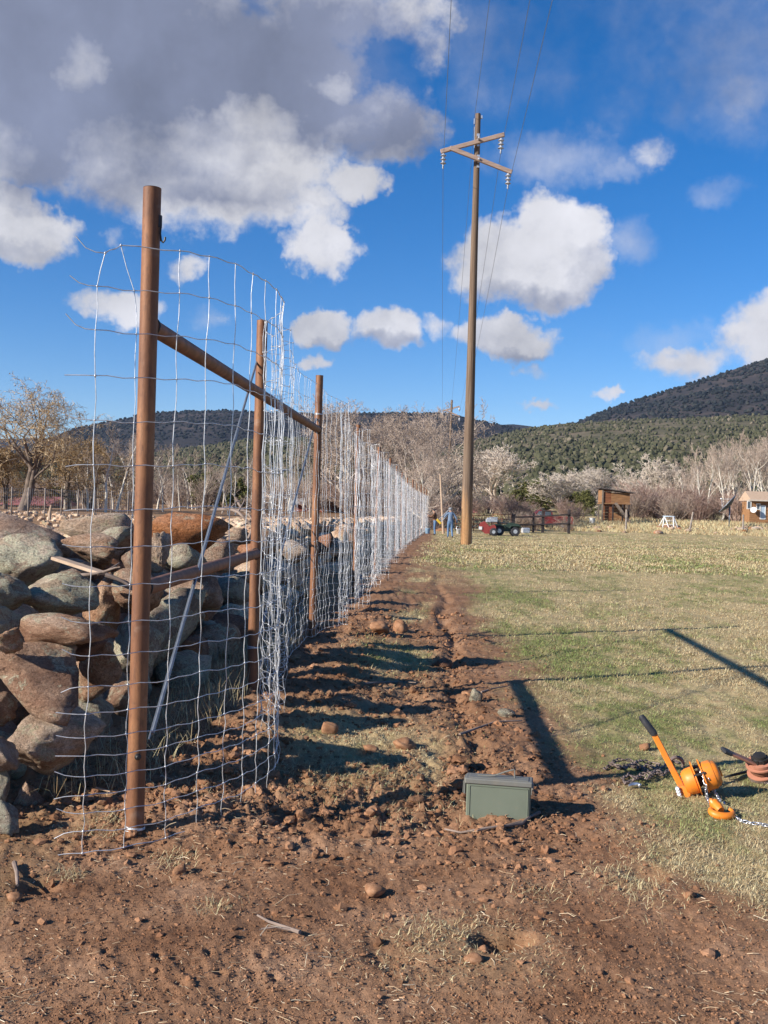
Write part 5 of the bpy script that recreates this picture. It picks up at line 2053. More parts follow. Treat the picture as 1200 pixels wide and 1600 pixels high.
b.lathe(ctr + ax * rd * 0.7, ax, [(0, 0.08), (0.2, 0.08)], 8)
b.build('feed_arm', M['alu'], dish, True)
b = MB()
b.tube([dd - Vector((0, 0, 0.2)), ctr - ax * 0.2], 0.07, 8)
b.tube([dd + Vector((0, 0, 0.5)), ctr + a_ * 0.4 - ax * 0.1], 0.03, 6)
b.build('mast', M['rod'], dish, True)
# plank house at the right edge
HD = 112.0
hz = tree_pt(1185, HD).z
hx0, hx1 = P(1171, 800, HD).x, P(1290, 800, HD).x
hw = P(1180, 783, HD).z
house = thing('plank_house', 'orange brown plank house with pale roof edge at the right border', 'house', (hx0 + 2, HD, hz))
nb = 8
for q in range(nb):
    za, zc = hz - 0.1 + (hw - hz + 0.1) * q / nb, hz - 0.1 + (hw - hz + 0.1) * (q + 1) / nb
    b = MB()
    b.box(((hx0 + hx1) / 2, HD + random.uniform(-0.01, 0.01), (za + zc) / 2), (hx1 - hx0, 0.06, zc - za - 0.02))
    b.build('board', M['plank'], house)
b = MB()
b.box(((hx0 + hx1) / 2, HD + 1.25, (hz + hw) / 2 - 0.05), (hx1 - hx0 - 0.02, 2.4, hw - hz - 0.02))
b.build('wall', M['plank'], house)
b = MB()
b.prism([Vector((hx0 - 0.1, HD - 0.6, hw + 0.02)), Vector((hx0 - 0.1, HD - 0.6, hw + 0.14)), Vector((hx0 - 0.1, HD + 1.3, hw + 1.1)), Vector((hx0 - 0.1, HD + 3.1, hw + 0.14)), Vector((hx0 - 0.1, HD + 3.1, hw + 0.02))][::-1], (hx1 - hx0 + 0.8, 0, 0))
b.build('roof', M['palewood'], house)
b = MB()
b.box(((hx0 + hx1) / 2, HD - 0.64, hw + 0.08), (hx1 - hx0 + 0.8, 0.05, 0.16))
b.build('fascia', M['cream'], house)
for (xa, xb, ya, yb, kind_) in ((1167.5, 1173, 783, 795, 'window'), (1182, 1187, 787, 796, 'window'), (1188, 1195, 790, 811, 'door'), (1208, 1216, 786, 798, 'window')):
    A_, B_ = P(xa, ya, HD), P(xb, yb, HD)
    cx, cz = (A_.x + B_.x) / 2, (A_.z + B_.z) / 2
    ww, hh = abs(B_.x - A_.x), abs(A_.z - B_.z)
    b = MB()
    for sx_ in (-1, 1):
        b.box((cx + sx_ * ww / 2, HD - 0.06, cz), (0.07, 0.07, hh + 0.07))
    for sz_ in (-1, 1):
        b.box((cx, HD - 0.062, cz + sz_ * hh / 2), (ww, 0.07, 0.07))
    fr_ = b.build(kind_, M['white'], house)
    b = MB()
    b.box((cx, HD - 0.045, cz), (ww - 0.07, 0.02, hh - 0.07))
    b.build('pane' if kind_ == 'window' else 'panel', M['glass'] if kind_ == 'window' else M['bluedoor'], fr_)
b = MB()
q = P(1177.5, 797, HD - 0.5)
b.lathe(q, Vector((-0.6, -1, 0.4)), [(0, 0.05), (0.02, 0.22), (0.08, 0.33), (0.09, 0.33), (0.04, 0.2), (0.03, 0.05)], 16)
b.tube([q, q + Vector((0.1, 0.5, -0.1))], 0.025, 5)
b.build('small_dish', M['white'], house, True, 40)

# left background houses -------------------------------------------------------------
def gable(name, label, px0, px1, py_eave, py_ridge, py_base, D, depth, wall, roof, wins=(), gable_front=False, cat='house'):
    x0, x1 = P(px0, 790, D).x, P(px1, 790, D).x
    pm = (px0 + px1) / 2
    ze, zr, zb2 = P(pm, py_eave, D).z, P(pm, py_ridge, D).z, min(P(pm, py_base, D).z, tree_pt(pm, D).z)
    h = thing(name, label, cat, ((x0 + x1) / 2, D, zb2))
    b = MB()
    if gable_front:
        xm_ = (x0 + x1) / 2
        b.prism([Vector((x0, D, zb2)), Vector((x1, D, zb2)), Vector((x1, D, ze)), Vector((xm_, D, zr)), Vector((x0, D, ze))], (0, depth, 0))
        b.build('wall', wall, h)
        b = MB()
        o3 = Vector((0, 0, 0.12))
        for (pa, pc) in ((Vector((x0 - 0.25, D - 0.3, ze - 0.1)), Vector((xm_, D - 0.3, zr + 0.02))), (Vector((xm_, D - 0.3, zr + 0.02)), Vector((x1 + 0.25, D - 0.3, ze - 0.1)))):
            b.prism([pa, pc, pc + o3, pa + o3], (0, depth + 0.6, 0))
        b.build('roof', roof, h)
    else:
        b.box(((x0 + x1) / 2, D + depth / 2, (zb2 + ze) / 2), (x1 - x0, depth, ze - zb2))
        b.build('wall', wall, h)
        b = MB()
        b.prism([Vector((x0 - 0.4, D - 0.4, ze - 0.03)), Vector((x0 - 0.4, D - 0.4, ze + 0.08)), Vector((x0 - 0.4, D + depth / 2, zr)), Vector((x0 - 0.4, D + depth + 0.4, ze + 0.08)), Vector((x0 - 0.4, D + depth + 0.4, ze - 0.03))][::-1], (x1 - x0 + 0.8, 0, 0))
        b.build('roof', roof, h)
    for (wx, wy, ww, wh) in wins:
        c = P(wx, wy, D - 0.03)
        b = MB()
        for sx_ in (-1, 1):
            b.box(c + Vector((sx_ * ww / 2, 0, 0)), (0.08, 0.08, wh + 0.08))
        for sz_ in (-1, 1):
            b.box(c + Vector((0, -0.003, sz_ * wh / 2)), (ww, 0.08, 0.08))
        f_ = b.build('window', M['white'], h)
        b = MB()
        b.box(c + Vector((0, 0.01, 0)), (ww - 0.08, 0.03, wh - 0.08))
        b.build('pane', M['glass'], f_)
    return h


gable('red_roof_house', 'low house with a dull red roof behind the left wire fence', 12, 72, 789, 775, 806, 74, 6, M['cream'], M['roof_red'], [(30, 797, 0.6, 0.5), (55, 797, 0.6, 0.5)])
gable('pink_roof_house', 'cream house with a pinkish roof up in the left thicket', 296, 322, 767, 757, 792, 165, 7, M['cream'], M['roof_red'], [(302, 771, 0.7, 0.6)])
gable('white_gable_house', 'small white gabled building low in the thicket', 276, 294, 793, 786, 806, 120, 5, M['white'], M['roof_grey'], [(285, 797, 0.5, 0.5)], True)
gable('red_barn', 'low red barn with a grey metal roof seen through the mesh', 462, 522, 789, 779, 810, 95, 5, M['redwall'], M['roof_grey'], [], cat='barn')
gable('far_shed', 'long low reddish building behind the brush right of the fence end', 706, 742, 800, 794, 815, 130, 4, M['redwall'], M['roof_red'], [], cat='building')

# left far wire fence
lf = thing('wire_fence', 'low wire fence with thin posts beyond the stone wall at far left', 'fence', tree_pt(60, 42))
LX = [P(px, 790, 40 + (px + 60) * 0.03) for px in range(-60, 240, 26)]
for q in LX:
    zb3 = float(zg(q.x, q.y))
    b = MB()
    b.tube([(q.x, q.y, zb3 - 0.2), (q.x, q.y, zb3 + 1.2)], 0.03, 6)
    b.build('post', M['post_grey'], lf, True)
for q in range(7):
    b = MB()
    b.tube([(p_.x, p_.y, float(zg(p_.x, p_.y)) + 0.12 + q * 0.17) for p_ in LX], 0.005, 3)
    b.build('line_wire', M['rod'], lf)
segs = []
for a, c in zip(LX[:-1], LX[1:]):
    for q in range(8):
        p_ = a.lerp(c, q / 8)
        z_ = float(zg(p_.x, p_.y))
        segs.append(((p_.x, p_.y, z_ + 0.1), (p_.x, p_.y, z_ + 1.15)))
V, F_ = segs_mesh([s[0] for s in segs], [s[1] for s in segs], [0.004] * len(segs), [0.004] * len(segs))
lo_ = Vector(lf.location)
o = link('stay_wire', fast_mesh('stay_wire', V - np.array(lo_), F_), M['rod'], lf)
o['kind'] = 'stuff'

# stones at the far edge of the field
rs = random.Random(9)
sm = [boulder_mesh(900 + q, 2, 0.4, 0.12) for q in range(4)]
for q, m_ in enumerate(sm):
    m_.materials.append(M[STM[(q + 3) % 4]])
for q in range(30):
    px, py = rs.uniform(925, 1130), rs.uniform(825, 835)
    if rs.random() < 0.3:
        px = rs.uniform(1130, 1200)
    g_ = G(px, py)
    o = bpy.data.objects.new('field_stone', rs.choice(sm))
    COL.objects.link(o)
    s = rs.uniform(0.3, 0.85)
    o.location = g_ + Vector((0, 0, s * 0.15))
    o.scale = (s * 1.3, s, s * 0.6)
    o.rotation_euler = (0, 0, rs.uniform(0, 6))
    tag(o, 'brownish stone lying along the far edge of the field', 'stone', 'stones along the far field edge')
g_ = G(889, 829)
o = bpy.data.objects.new('field_stone', sm[1])
COL.objects.link(o)
o.location = g_ + Vector((0, 0, 0.15))
o.scale = (0.9, 0.6, 0.45)
tag(o, 'dark low stone at the foot of the rightmost timber fence post', 'stone')

# tall dry grass beyond the field edge ------------------------------------------------
r = np.random.default_rng(77)
n = 13000
yy_ = r.uniform(89, 118, n)
xx_ = yy_ * r.uniform(0.02, 0.46, n)
zz_ = zg(xx_, yy_)
hh_ = r.uniform(0.1, 0.42, n) * (0.35 + 1.2 * (fbm2(xx_ / 4, yy_ / 3, 3) + 0.5))
P0 = np.stack([xx_, yy_, zz_ - 0.02], -1)
P1 = P0 + np.stack([r.normal(0, .12, n), r.normal(0, .12, n), hh_], -1)
V, F_ = segs_mesh(P0, P1, np.full(n, 0.05), np.full(n, 0.008))
me = fast_mesh('dry_grass', V, F_, False)
at = me.attributes.new('green', 'FLOAT', 'POINT')
at.data.foreach_set('value', np.full(len(V), 0.05, np.float32))
tag(link('dry_grass', me, M['blade']), 'tall straw coloured grass beyond the field', 'grass', kind='stuff')

# ================================================================== LOOSE SOIL, STRAW, GRASS
r = np.random.default_rng(101)


def fan_points(n, y0, y1, x0f, x1f, p=1.0):
    """random ground points, y from y0 to y1 (denser near), x between two functions of y"""
    y = 1 / (1 / y0 + (1 / y1 - 1 / y0) * r.random(n) ** p)
    a, b = x0f(y), x1f(y)
    return a + (b - a) * r.random(n), y


def clods(name, x, y, s, icos, mat, label, flat=0.7):
    V0, F0 = icos
    n, nv = len(x), len(V0)
    z = gz(x, y)
    V = V0[None] * (1 + 0.36 * (r.random((n, nv, 1)) - 0.5) * 2)
    V = V * np.stack([r.uniform(.7, 1.3, n), r.uniform(.7, 1.3, n), r.uniform(.5, .95, n) * flat * 1.3], -1)[:, None]
    a = r.random(n) * 6.28
    ca, sa = np.cos(a)[:, None], np.sin(a)[:, None]
    X, Y = V[..., 0] * ca - V[..., 1] * sa, V[..., 0] * sa + V[..., 1] * ca
    V = np.stack([X * s[:, None] + x[:, None], Y * s[:, None] + y[:, None], V[..., 2] * s[:, None] + (z + s * 0.25)[:, None]], -1)
    F = (F0[None] + (np.arange(n) * nv)[:, None, None]).reshape(-1, 3)
    o = link(name, fast_mesh(name, V.reshape(-1, 3), F, False), mat)
    return tag(o, label, 'soil', kind='stuff')


def soil_w(x, y):
    xr = x - fence_x(y)
    w = 0.07 * (0.35 + 0.65 * ss(3.7, 4.6, y)) + 0.9 * np.exp(-((y - 4.9) / 0.75) ** 2) * ss(1.5, 0.2, x) + 1.0 * np.exp(-((xr - 0.55) / 0.7) ** 2) * ss(4.2, 5.2, y) + 0.6 * np.exp(-((x - trench_x(y)) / 0.3) ** 2) * ss(4.6, 5.4, y)
    w = w * (0.35 + 2.2 * np.clip(fbm2(x * 2.3, y * 2.3, 4) + 0.28, 0, 1))
    return np.clip(w, 0, 1) * (1 - 0.93 * turf_mask(x, y))


lo, hi = (lambda y: np.maximum(-0.40 * y, fence_x(y) - 0.75 * ss(4.2, 5.0, y) - 3 * (1 - ss(4.2, 5.0, y)))), (lambda y: np.minimum(0.40 * y, 2.0))
x, y = fan_points(82000, 2.4, 14, lo, hi, 1.0)
k = r.random(len(x)) < soil_w(x, y)
x, y = x[k], y[k]
s = np.clip(r.lognormal(math.log(0.0034), 0.60, len(x)), 0.002, 0.022) * (1 + 0.06 * y)
k = np.hypot((x - G(780, 1283).x) / 0.19, (y - G(780, 1283).y - 0.04) / 0.13) > 1
x, y, s = x[k], y[k], s[k]
sm_ = s < 0.0075
clods('loose_soil', x[~sm_], y[~sm_], s[~sm_], ICO1, M['clod'], 'loose lumps of reddish brown soil strewn over the bare ground')
xf_, yf_ = fan_points(60000, 2.3, 5.6, lo, hi, 0.9)
kf = r.random(len(xf_)) < (0.35 + 1.1 * np.clip(fbm2(xf_ * 3.3, yf_ * 3.3, 4) + 0.25, 0, 1)) * (1 - 0.9 * turf_mask(xf_, yf_))
xf_, yf_ = xf_[kf], yf_[kf]
sf_ = np.clip(r.lognormal(math.log(0.0027), 0.42, len(xf_)), 0.0015, 0.007)
clods('soil_crumbs', np.concatenate([x[sm_], xf_]), np.concatenate([y[sm_], yf_]), np.concatenate([s[sm_], sf_]), OCT, M['clod'], 'fine crumbs of reddish brown soil covering the bare foreground')
big = r.random(len(x)) < 0.075 * np.clip(soil_w(x, y) - 0.25, 0, 1)
xb_, yb_ = x[big] + r.normal(0, .03, big.sum()), y[big] + r.normal(0, .03, big.sum())
sb_ = np.clip(r.lognormal(math.log(0.016), 0.45, len(xb_)), 0.008, 0.042)
clods('soil_clods', xb_, yb_, sb_, ICO2, M['clod'], 'fist sized clods of turned reddish soil along the trench and fence')

# straw -----------------------------------------------------------------
x, y = fan_points(34000, 2.4, 13, lo, hi, 1.0)
pw = 0.06 + 0.85 * np.clip(fbm2(x * 1.7 + 40, y * 1.7, 4) + 0.02, 0, 1) + 0.5 * np.exp(-((x + 0.75) / 0.4) ** 2 - ((y - 4.6) / 0.5) ** 2)
pw = pw * (1 - 0.5 * turf_mask(x, y))
k = r.random(len(x)) < pw
x, y = x[k], y[k]
n = len(x)
L = np.clip(r.lognormal(math.log(0.018), 0.62, n), 0.006, 0.11)
a = r.random(n) * 6.283
bnd = r.normal(0, 0.5, n)
z = gz(x, y) + 0.006
p0 = np.stack([x, y, z], -1)
d1 = np.stack([np.cos(a), np.sin(a), r.normal(0.12, 0.22, n)], -1)
d2 = np.stack([np.cos(a + bnd), np.sin(a + bnd), r.normal(-0.05, 0.2, n)], -1)
p1 = p0 + d1 * L[:, None] * 0.5
p2 = p1 + d2 * L[:, None] * 0.5
w = r.uniform(0.0005, 0.0012, n) * (1 + 0.05 * y)
A = np.stack([p0, p1, p2], 1)
up = np.stack([-np.sin(a), np.cos(a), np.zeros(n)], -1) * w[:, None]
V = np.concatenate([A - up[:, None], A + up[:, None] + np.array([0, 0, 0.0008]), A + np.array([0, 0, 1]) * w[:, None, None] * 1.3], 1)  # 9 verts
base = (np.arange(n) * 9)[:, None]
F = np.concatenate([base + np.array([[0, 1, 7, 6]]), base + np.array([[1, 2, 8, 7]]), base + np.array([[3, 6, 7, 4]]), base + np.array([[4, 7, 8, 5]])])
tag(link('straw_litter', fast_mesh('straw_litter', V.reshape(-1, 3), F, False), M['straw']), 'pale bits of straw scattered over the soil', 'straw', kind='stuff')


# grass -----------------------------------------------------------------
def blades(name, x, y, L, w, lean, label, green=None, mat='blade'):
    n = len(x)
    z = gz(x, y)
    a = r.random(n) * 6.283
    g = green_mask(x, y) if green is None else np.full(n, green)
    lean = np.clip(r.normal(lean, 0.35, n), 0.1, 1.45)
    dh = np.stack([np.cos(a), np.sin(a), np.zeros(n)], -1)
    side = np.stack([-np.sin(a), np.cos(a), np.zeros(n)], -1)
    p0 = np.stack([x, y, z - 0.004], -1)
    p1 = p0 + dh * (np.sin(lean * 0.7) * L * 0.5)[:, None] + np.array([0, 0, 1]) * (np.cos(lean * 0.7) * L * 0.5)[:, None]
    l2 = np.minimum(lean * 1.35, 1.7)
    p2 = p1 + dh * (np.sin(l2) * L * 0.5)[:, None] + np.array([0, 0, 1]) * (np.cos(l2) * L * 0.5)[:, None]
    ww = side * w[:, None]
    V = np.stack([p0 - ww, p0 + ww, p1 - ww * 0.8, p1 + ww * 0.8, p2], 1).reshape(-1, 3)
    b_ = (np.arange(n) * 5)[:, None]
    F = np.concatenate([b_ + np.array([[0, 1, 3]]), b_ + np.array([[0, 3, 2]]), b_ + np.array([[2, 3, 4]])])
    me = fast_mesh(name, V, F, False)
    at = me.attributes.new('green', 'FLOAT', 'POINT')
    at.data.foreach_set('value', np.repeat(g, 5).astype(np.float32))
    return tag(link(name, me, M[mat]), label, 'grass', kind='stuff')


def thin(x, y, pw=1.0):
    m = turf_mask(x, y)
    c = np.clip(0.35 + 2.2 * (fbm2(x * 3.1 + 7, y * 2.3, 4) + 0.18), 0.06, 1)
    return m ** pw * c


xmin = lambda y: np.maximum(-0.40 * y, fence_x(y) + 0.35)
xmax = lambda y: 0.44 * y
x, y = fan_points(300000, 3.0, 8.5, xmin, xmax, 0.95)
k = r.random(len(x)) < thin(x, y)
x, y = x[k], y[k]
blades('short_grass', x, y, r.uniform(0.014, 0.042, len(x)), r.uniform(0.0007, 0.0016, len(x)) * (0.8 + 0.08 * y), 1.3, 'short matted green and straw coloured pasture grass close by')
x, y = fan_points(120000, 8.5, 24, xmin, xmax, 0.9)
k = r.random(len(x)) < thin(x, y)
x, y = x[k], y[k]
blades('field_grass', x, y, r.uniform(0.025, 0.065, len(x)), r.uniform(0.0018, 0.0035, len(x)) * (0.5 + 0.05 * y), 1.25, 'pasture grass of the middle field')
x, y = fan_points(80000, 24, 86, lambda y: fence_x(np.minimum(y, 60)) + 0.6, xmax, 0.8)
k = r.random(len(x)) < thin(x, y, 0.6)
x, y = x[k], y[k]
blades('far_field_grass', x, y, r.uniform(0.05, 0.12, len(x)), r.uniform(0.006, 0.013, len(x)) * (0.5 + 0.02 * y), 1.2, 'pasture grass of the far field')
# dry tussocks
tx, ty = [], []
for (px, py, rad, n) in [(885, 1075, 0.16, 900), (930, 1090, 0.2, 700), (1150, 995, 0.3, 900), (570, 1240, 0.16, 600), (500, 1215, 0.1, 350), (160, 1292, 0.07, 350), (108, 1372, 0.035, 130), (272, 1347, 0.045, 160),
                         (690, 1467, 0.09, 120), (640, 1462, 0.06, 60), (335, 1425, 0.04, 110), (975, 1365, 0.09, 160), (990, 1385, 0.08, 120), (840, 1400, 0.05, 110), (300, 1235, 0.09, 200), (345, 1215, 0.09, 200), (620, 1215, 0.14, 400), (660, 1275, 0.12, 260), (1000, 1400, 0.12, 250)]:
    g_ = G(px, py)
    tx.append(g_.x + r.normal(0, rad, n))
    ty.append(g_.y + r.normal(0, rad * 1.1, n))
tx, ty = np.concatenate(tx), np.concatenate(ty)
blades('dry_tussocks', tx, ty, r.uniform(0.02, 0.07, len(tx)), r.uniform(0.0008, 0.0015, len(tx)), 1.25, 'bleached tufts of dead grass on the soil', 0.05)
# dead weeds in the shade between wall and fence
n = 1400
y = r.uniform(4.7, 10.5, n)
x = fence_x(y) - r.uniform(0.05, 0.62, n)
blades('dead_weeds', x, y, r.uniform(0.08, 0.30, n), r.uniform(0.0008, 0.0016, n), 0.75, 'dead brown weeds at the foot of the stone wall', 0.0)

# ================================================================== SINGLE STONES, STICKS
def lone_stone(px, py, w_, h_, mat, label, name='stone', seed=0, rd=0.35):
    g_ = G(px, py)
    s = g_.y / 1600
    me = boulder_mesh(2000 + seed, 3, rd, 0.14)
    me.materials.append(M[mat])
    o = bpy.data.objects.new(name, me)
    COL.objects.link(o)
    gzz = float(gz(g_.x, g_.y))
    o.location = (g_.x, g_.y, gzz + h_ * s * 0.30)
    o.scale = (w_ * s, w_ * s * 0.9, h_ * s)
    o.rotation_euler = (0, 0, seed * 1.3)
    return tag(o, label, 'stone' if name == 'stone' else 'clod of soil')


lone_stone(743, 1098, 26, 24, 'stone_grey', 'pale grey stone sitting in the trench', seed=1)
lone_stone(792, 1122, 30, 16, 'stone_grey', 'flat grey stone beside the shadow at the right of the trench', seed=2)
lone_stone(515, 1146, 30, 22, 'clod', 'dark round clod at the edge of the wall shadow', 'soil_clod', 3)
lone_stone(630, 1172, 36, 20, 'clod', 'dark flat topped clod on the dry grass behind the green box', 'soil_clod', 4)
lone_stone(580, 1178, 26, 18, 'clod', 'reddish clod left of the dark flat topped clod', 'soil_clod', 5)
lone_stone(694, 1040, 30, 22, 'stone_red', 'reddish stone in the trench beyond the pale grey stone', seed=6)
lone_stone(585, 1398, 34, 22, 'clod', 'large dark clod in the open foreground soil', 'soil_clod', 7)
lone_stone(593, 992, 38, 22, 'clod', 'lumpy red clod on the heap beside the fence', 'soil_clod', 8)
lone_stone(625, 990, 28, 24, 'clod', 'rounded red clod right of the lumpy one beside the fence', 'soil_clod', 9)
lone_stone(1008, 1172, 22, 15, 'clod', 'small reddish clod in the grass above the orange hoist', 'soil_clod', 10)
lone_stone(280, 1367, 24, 16, 'clod', 'angular dark clod in front of the end post', 'soil_clod', 11)
lone_stone(22, 1408, 26, 16, 'clod', 'reddish clod at the left border of the soil', 'soil_clod', 12)
lone_stone(752, 1488, 26, 20, 'clod', 'clod at the left rim of the small dug hole', 'soil_clod', 13)
lone_stone(738, 1508, 34, 16, 'clod', 'crumbly clod heaped in front of the small dug hole', 'soil_clod', 14)
lone_stone(1075, 1404, 26, 14, 'clod', 'small brown clod on the soil below the chain', 'soil_clod', 15)


def stick(pts, rad, mat, label, name='stick', cat='stick', lift=0.016, forks=()):
    P_ = []
    for (px, py) in pts:
        g_ = G(px, py)
        P_.append(Vector((g_.x, g_.y, float(gz(g_.x, g_.y)) + lift)))
    b = MB()
    b.tube(P_, [rad * (1 - 0.5 * i / (len(P_) - 1)) for i in range(len(P_))], 7)
    for f in forks:
        Q_ = [Vector((G(*q).x, G(*q).y, float(gz(G(*q).x, G(*q).y)) + lift)) for q in f]
        b.tube(Q_, [rad * 0.7, rad * 0.55, rad * 0.4][:len(Q_)], 6)
    return tag(b.build(name, M[mat], None, True, 40), label, cat)


stick([(843, 1280), (828, 1285), (815, 1294), (790, 1302), (755, 1305), (720, 1303), (695, 1297)], 0.008, 'deadwood', 'bent weathered stick lying in front of the green ammunition box', forks=[[(815, 1291), (795, 1296), (745, 1308)]])
stick([(570, 1074), (600, 1069), (625, 1069), (650, 1073)], 0.008, 'deadwood', 'thin curved stick lying across the soil beside the fence')
stick([(718, 1152), (745, 1143), (775, 1136), (815, 1133)], 0.009, 'deadwood', 'straight stick lying over the soil behind the green box')
stick([(752, 1084), (770, 1080), (795, 1077)], 0.008, 'deadwood', 'short stick right of the pale grey stone')
stick([(468, 1472), (445, 1460), (420, 1450), (402, 1441)], 0.007, 'deadwood', 'dry forked stick in the foreground soil', forks=[[(455, 1465), (430, 1462), (408, 1465)]])
stick([(22, 1355), (26, 1370), (27, 1388)], 0.010, 'deadwood', 'stubby brown stick upright in the soil at the left')
stick([(150, 1243), (172, 1247), (192, 1239)], 0.006, 'palewood', 'pale splinter of wood between wall and end post')
stick([(252, 1217), (270, 1222)], 0.009, 'palewood', 'orange brown splinter right of the end post')
# board and branches on the wall
b = MB()
a_, c_ = P(86, 872, 6.2), P(160, 896, 6.0)
d_ = c_ - a_
e1, e2, e3 = frame_of(d_)
b.box((a_ + c_) / 2, (d_.length, 0.07, 0.02), Matrix((e3, e1, e2)).transposed(), 0.003)
tag(b.build('board', M['palewood']), 'pale bleached board wedged among the boulders', 'board')


def free_stick(pts, rad, mat, label, forks=(), name='branch'):
    b = MB()
    P_ = [P(*q) for q in pts]
    b.tube(P_, [rad * (1 - 0.55 * i / (len(P_) - 1)) for i in range(len(P_))], 7)
    for f in forks:
        Q_ = [P(*q) for q in f]
        b.tube(Q_, [rad * 0.6 * (1 - 0.5 * i / (len(Q_) - 1)) for i in range(len(Q_))], 6)
    return tag(b.build(name, M[mat], None, True, 50), label, 'branch')


free_stick([(120, 899, 5.95), (145, 897, 5.9), (165, 893, 5.9), (186, 880, 6.0)], 0.011, 'deadwood', 'dark curved branch lying over the pale board', [[(160, 894, 5.9), (180, 887, 5.85), (188, 886, 5.8)]])
free_stick([(165, 898, 5.6), (185, 905, 5.6), (205, 916, 5.6)], 0.014, 'deadwood', 'dark branch running behind the end post among boulders')
free_stick([(77, 812, 6.2), (78, 800, 6.2), (80, 789, 6.2)], 0.012, 'palewood', 'short pale stick standing upright on the wall top')
free_stick([(62, 1292, 4.6), (56, 1310, 4.5), (50, 1300, 4.4)], 0.008, 'palewood', 'thin pale splinter against the dark slab at the wall foot') if False else None
for q, (pts, fk, lb) in enumerate([
    ([(352, 793, 9.6), (372, 800, 9.5), (395, 822, 9.4), (412, 842, 9.4)], [[(372, 800, 9.5), (380, 786, 9.6), (384, 776, 9.7)], [(395, 822, 9.4), (405, 808, 9.5), (402, 790, 9.6)]], 'dead branch on the wall in front of the second post'),
    ([(330, 797, 10.2), (360, 795, 10.1), (392, 800, 10.0)], [[(360, 795, 10.1), (368, 785, 10.1), (380, 780, 10.2)]], 'long dead branch lying level on top of the wall'),
    ([(368, 778, 10.4), (378, 795, 10.3), (396, 812, 10.2), (400, 835, 10.2)], [[(378, 795, 10.3), (392, 790, 10.3), (408, 795, 10.4)], [(396, 812, 10.2), (385, 818, 10.1), (376, 822, 10.0)]], 'steep dead branch in the brush pile behind the second post'),
    ([(388, 842, 9.8), (398, 818, 9.9), (404, 800, 10.0), (401, 785, 10.1)], [[(398, 818, 9.9), (390, 806, 10.0), (385, 795, 10.1)]], 'upright dead branch of the brush pile'),
]):
    free_stick(pts, 0.016, 'deadwood', lb, fk)

# ================================================================== AMMUNITION BOX
gb = G(780, 1283)
BZ = max(float(gz(gb.x + a, gb.y + c)) for a in (-.14, 0, .14) for c in (0, .05, .1)) - 0.022
YAW = R(-9.5)
box = thing('ammunition_box', 'olive green metal ammunition box with a wire carrying handle on its lid', 'box', (gb.x, gb.y + 0.05, BZ), None, YAW)


def BX(mb, nm, mt, smooth=False, ang=None, parent=None):
    """parts of the box are modelled in its own frame"""
    me = bpy.data.meshes.new(nm)
    me.from_pydata(mb.v, [], mb.f)
    if smooth:
        me.polygons.foreach_set('use_smooth', [True] * len(me.polygons))
        me.update()
        if ang:
            me.set_sharp_from_angle(angle=R(ang))
    me.materials.append(M[mt])
    o = bpy.data.objects.new(nm, me)
    COL.objects.link(o)
    o.parent = parent or box
    return o


bl, bd, bh = 0.292, 0.092, 0.158
b = MB()
b.box((0, 0, bh / 2 - 0.01), (bl, bd, bh + 0.02), None, 0.006)
BX(b, 'body', 'olive')
b = MB()   # recessed seam panel edge around the top of the body
b.box((0, -bd / 2 - 0.0012, bh - 0.012), (bl - 0.03, 0.0035, 0.004), None, 0.001)
b.box((-bl / 2 + 0.016, -bd / 2 - 0.0012, bh / 2), (0.0035, 0.003, bh * 0.86), None, 0.001)
b.box((bl / 2 - 0.012, -bd / 2 - 0.0012, bh / 2), (0.0035, 0.003, bh * 0.86), None, 0.001)
BX(b, 'seam', 'olive')
b = MB()
b.box((0, 0, bh + 0.008), (bl + 0.016, bd + 0.014, 0.026), None, 0.005)
b.box((0, 0, bh + 0.0215), (bl - 0.02, bd - 0.02, 0.004), None, 0.0015)
lid = BX(b, 'lid', 'olive_dark')
b = MB()
b.tube([(-0.045, 0, bh + 0.026), (-0.02, 0.0, bh + 0.029), (0.03, 0, bh + 0.050), (0.066, 0, bh + 0.062), (0.070, 0, bh + 0.058), (0.071, 0.0, bh + 0.024)], 0.0036, 8)
b.tube([(-0.10, 0, bh + 0.0245), (-0.045, 0, bh + 0.026)], 0.003, 8)
BX(b, 'handle', 'olive_dark', True, 40, lid)
b = MB()
b.box((-bl / 2 - 0.009, 0, bh - 0.02), (0.008, 0.06, 0.075), None, 0.002)
b.tube([(-bl / 2 - 0.014, -0.028, bh + 0.002), (-bl / 2 - 0.016, -0.028, bh - 0.05), (-bl / 2 - 0.016, 0.028, bh - 0.05), (-bl / 2 - 0.014, 0.028, bh + 0.002)], 0.0025, 6)
BX(b, 'latch', 'olive_dark')
b = MB()
b.tube([(bl / 2 + 0.006, -0.05, bh - 0.008), (bl / 2 + 0.006, 0.05, bh - 0.008)], 0.005, 8)
b.box((bl / 2 + 0.003, 0, bh - 0.022), (0.004, 0.09, 0.03))
BX(b, 'hinge', 'olive_dark')


# ================================================================== HOISTS AND CHAINS
def link_mesh(L=0.034, Wd=0.021, wr=0.0036):
    b = MB()
    pts = []
    hs = (L - Wd) / 2
    rr = Wd / 2 - wr
    for k_ in range(9):
        t_ = -math.pi / 2 + math.pi * k_ / 8
        pts.append((hs + rr * math.cos(t_), rr * math.sin(t_), 0))
    for k_ in range(9):
        t_ = math.pi / 2 + math.pi * k_ / 8
        pts.append((-hs + rr * math.cos(t_), rr * math.sin(t_), 0))
    pts.append(pts[0])
    b.tube(pts, wr, 7, False)
    me = bpy.data.meshes.new('link')
    me.from_pydata(b.v, [], b.f)
    me.polygons.foreach_set('use_smooth', [True] * len(me.polygons))
    return me


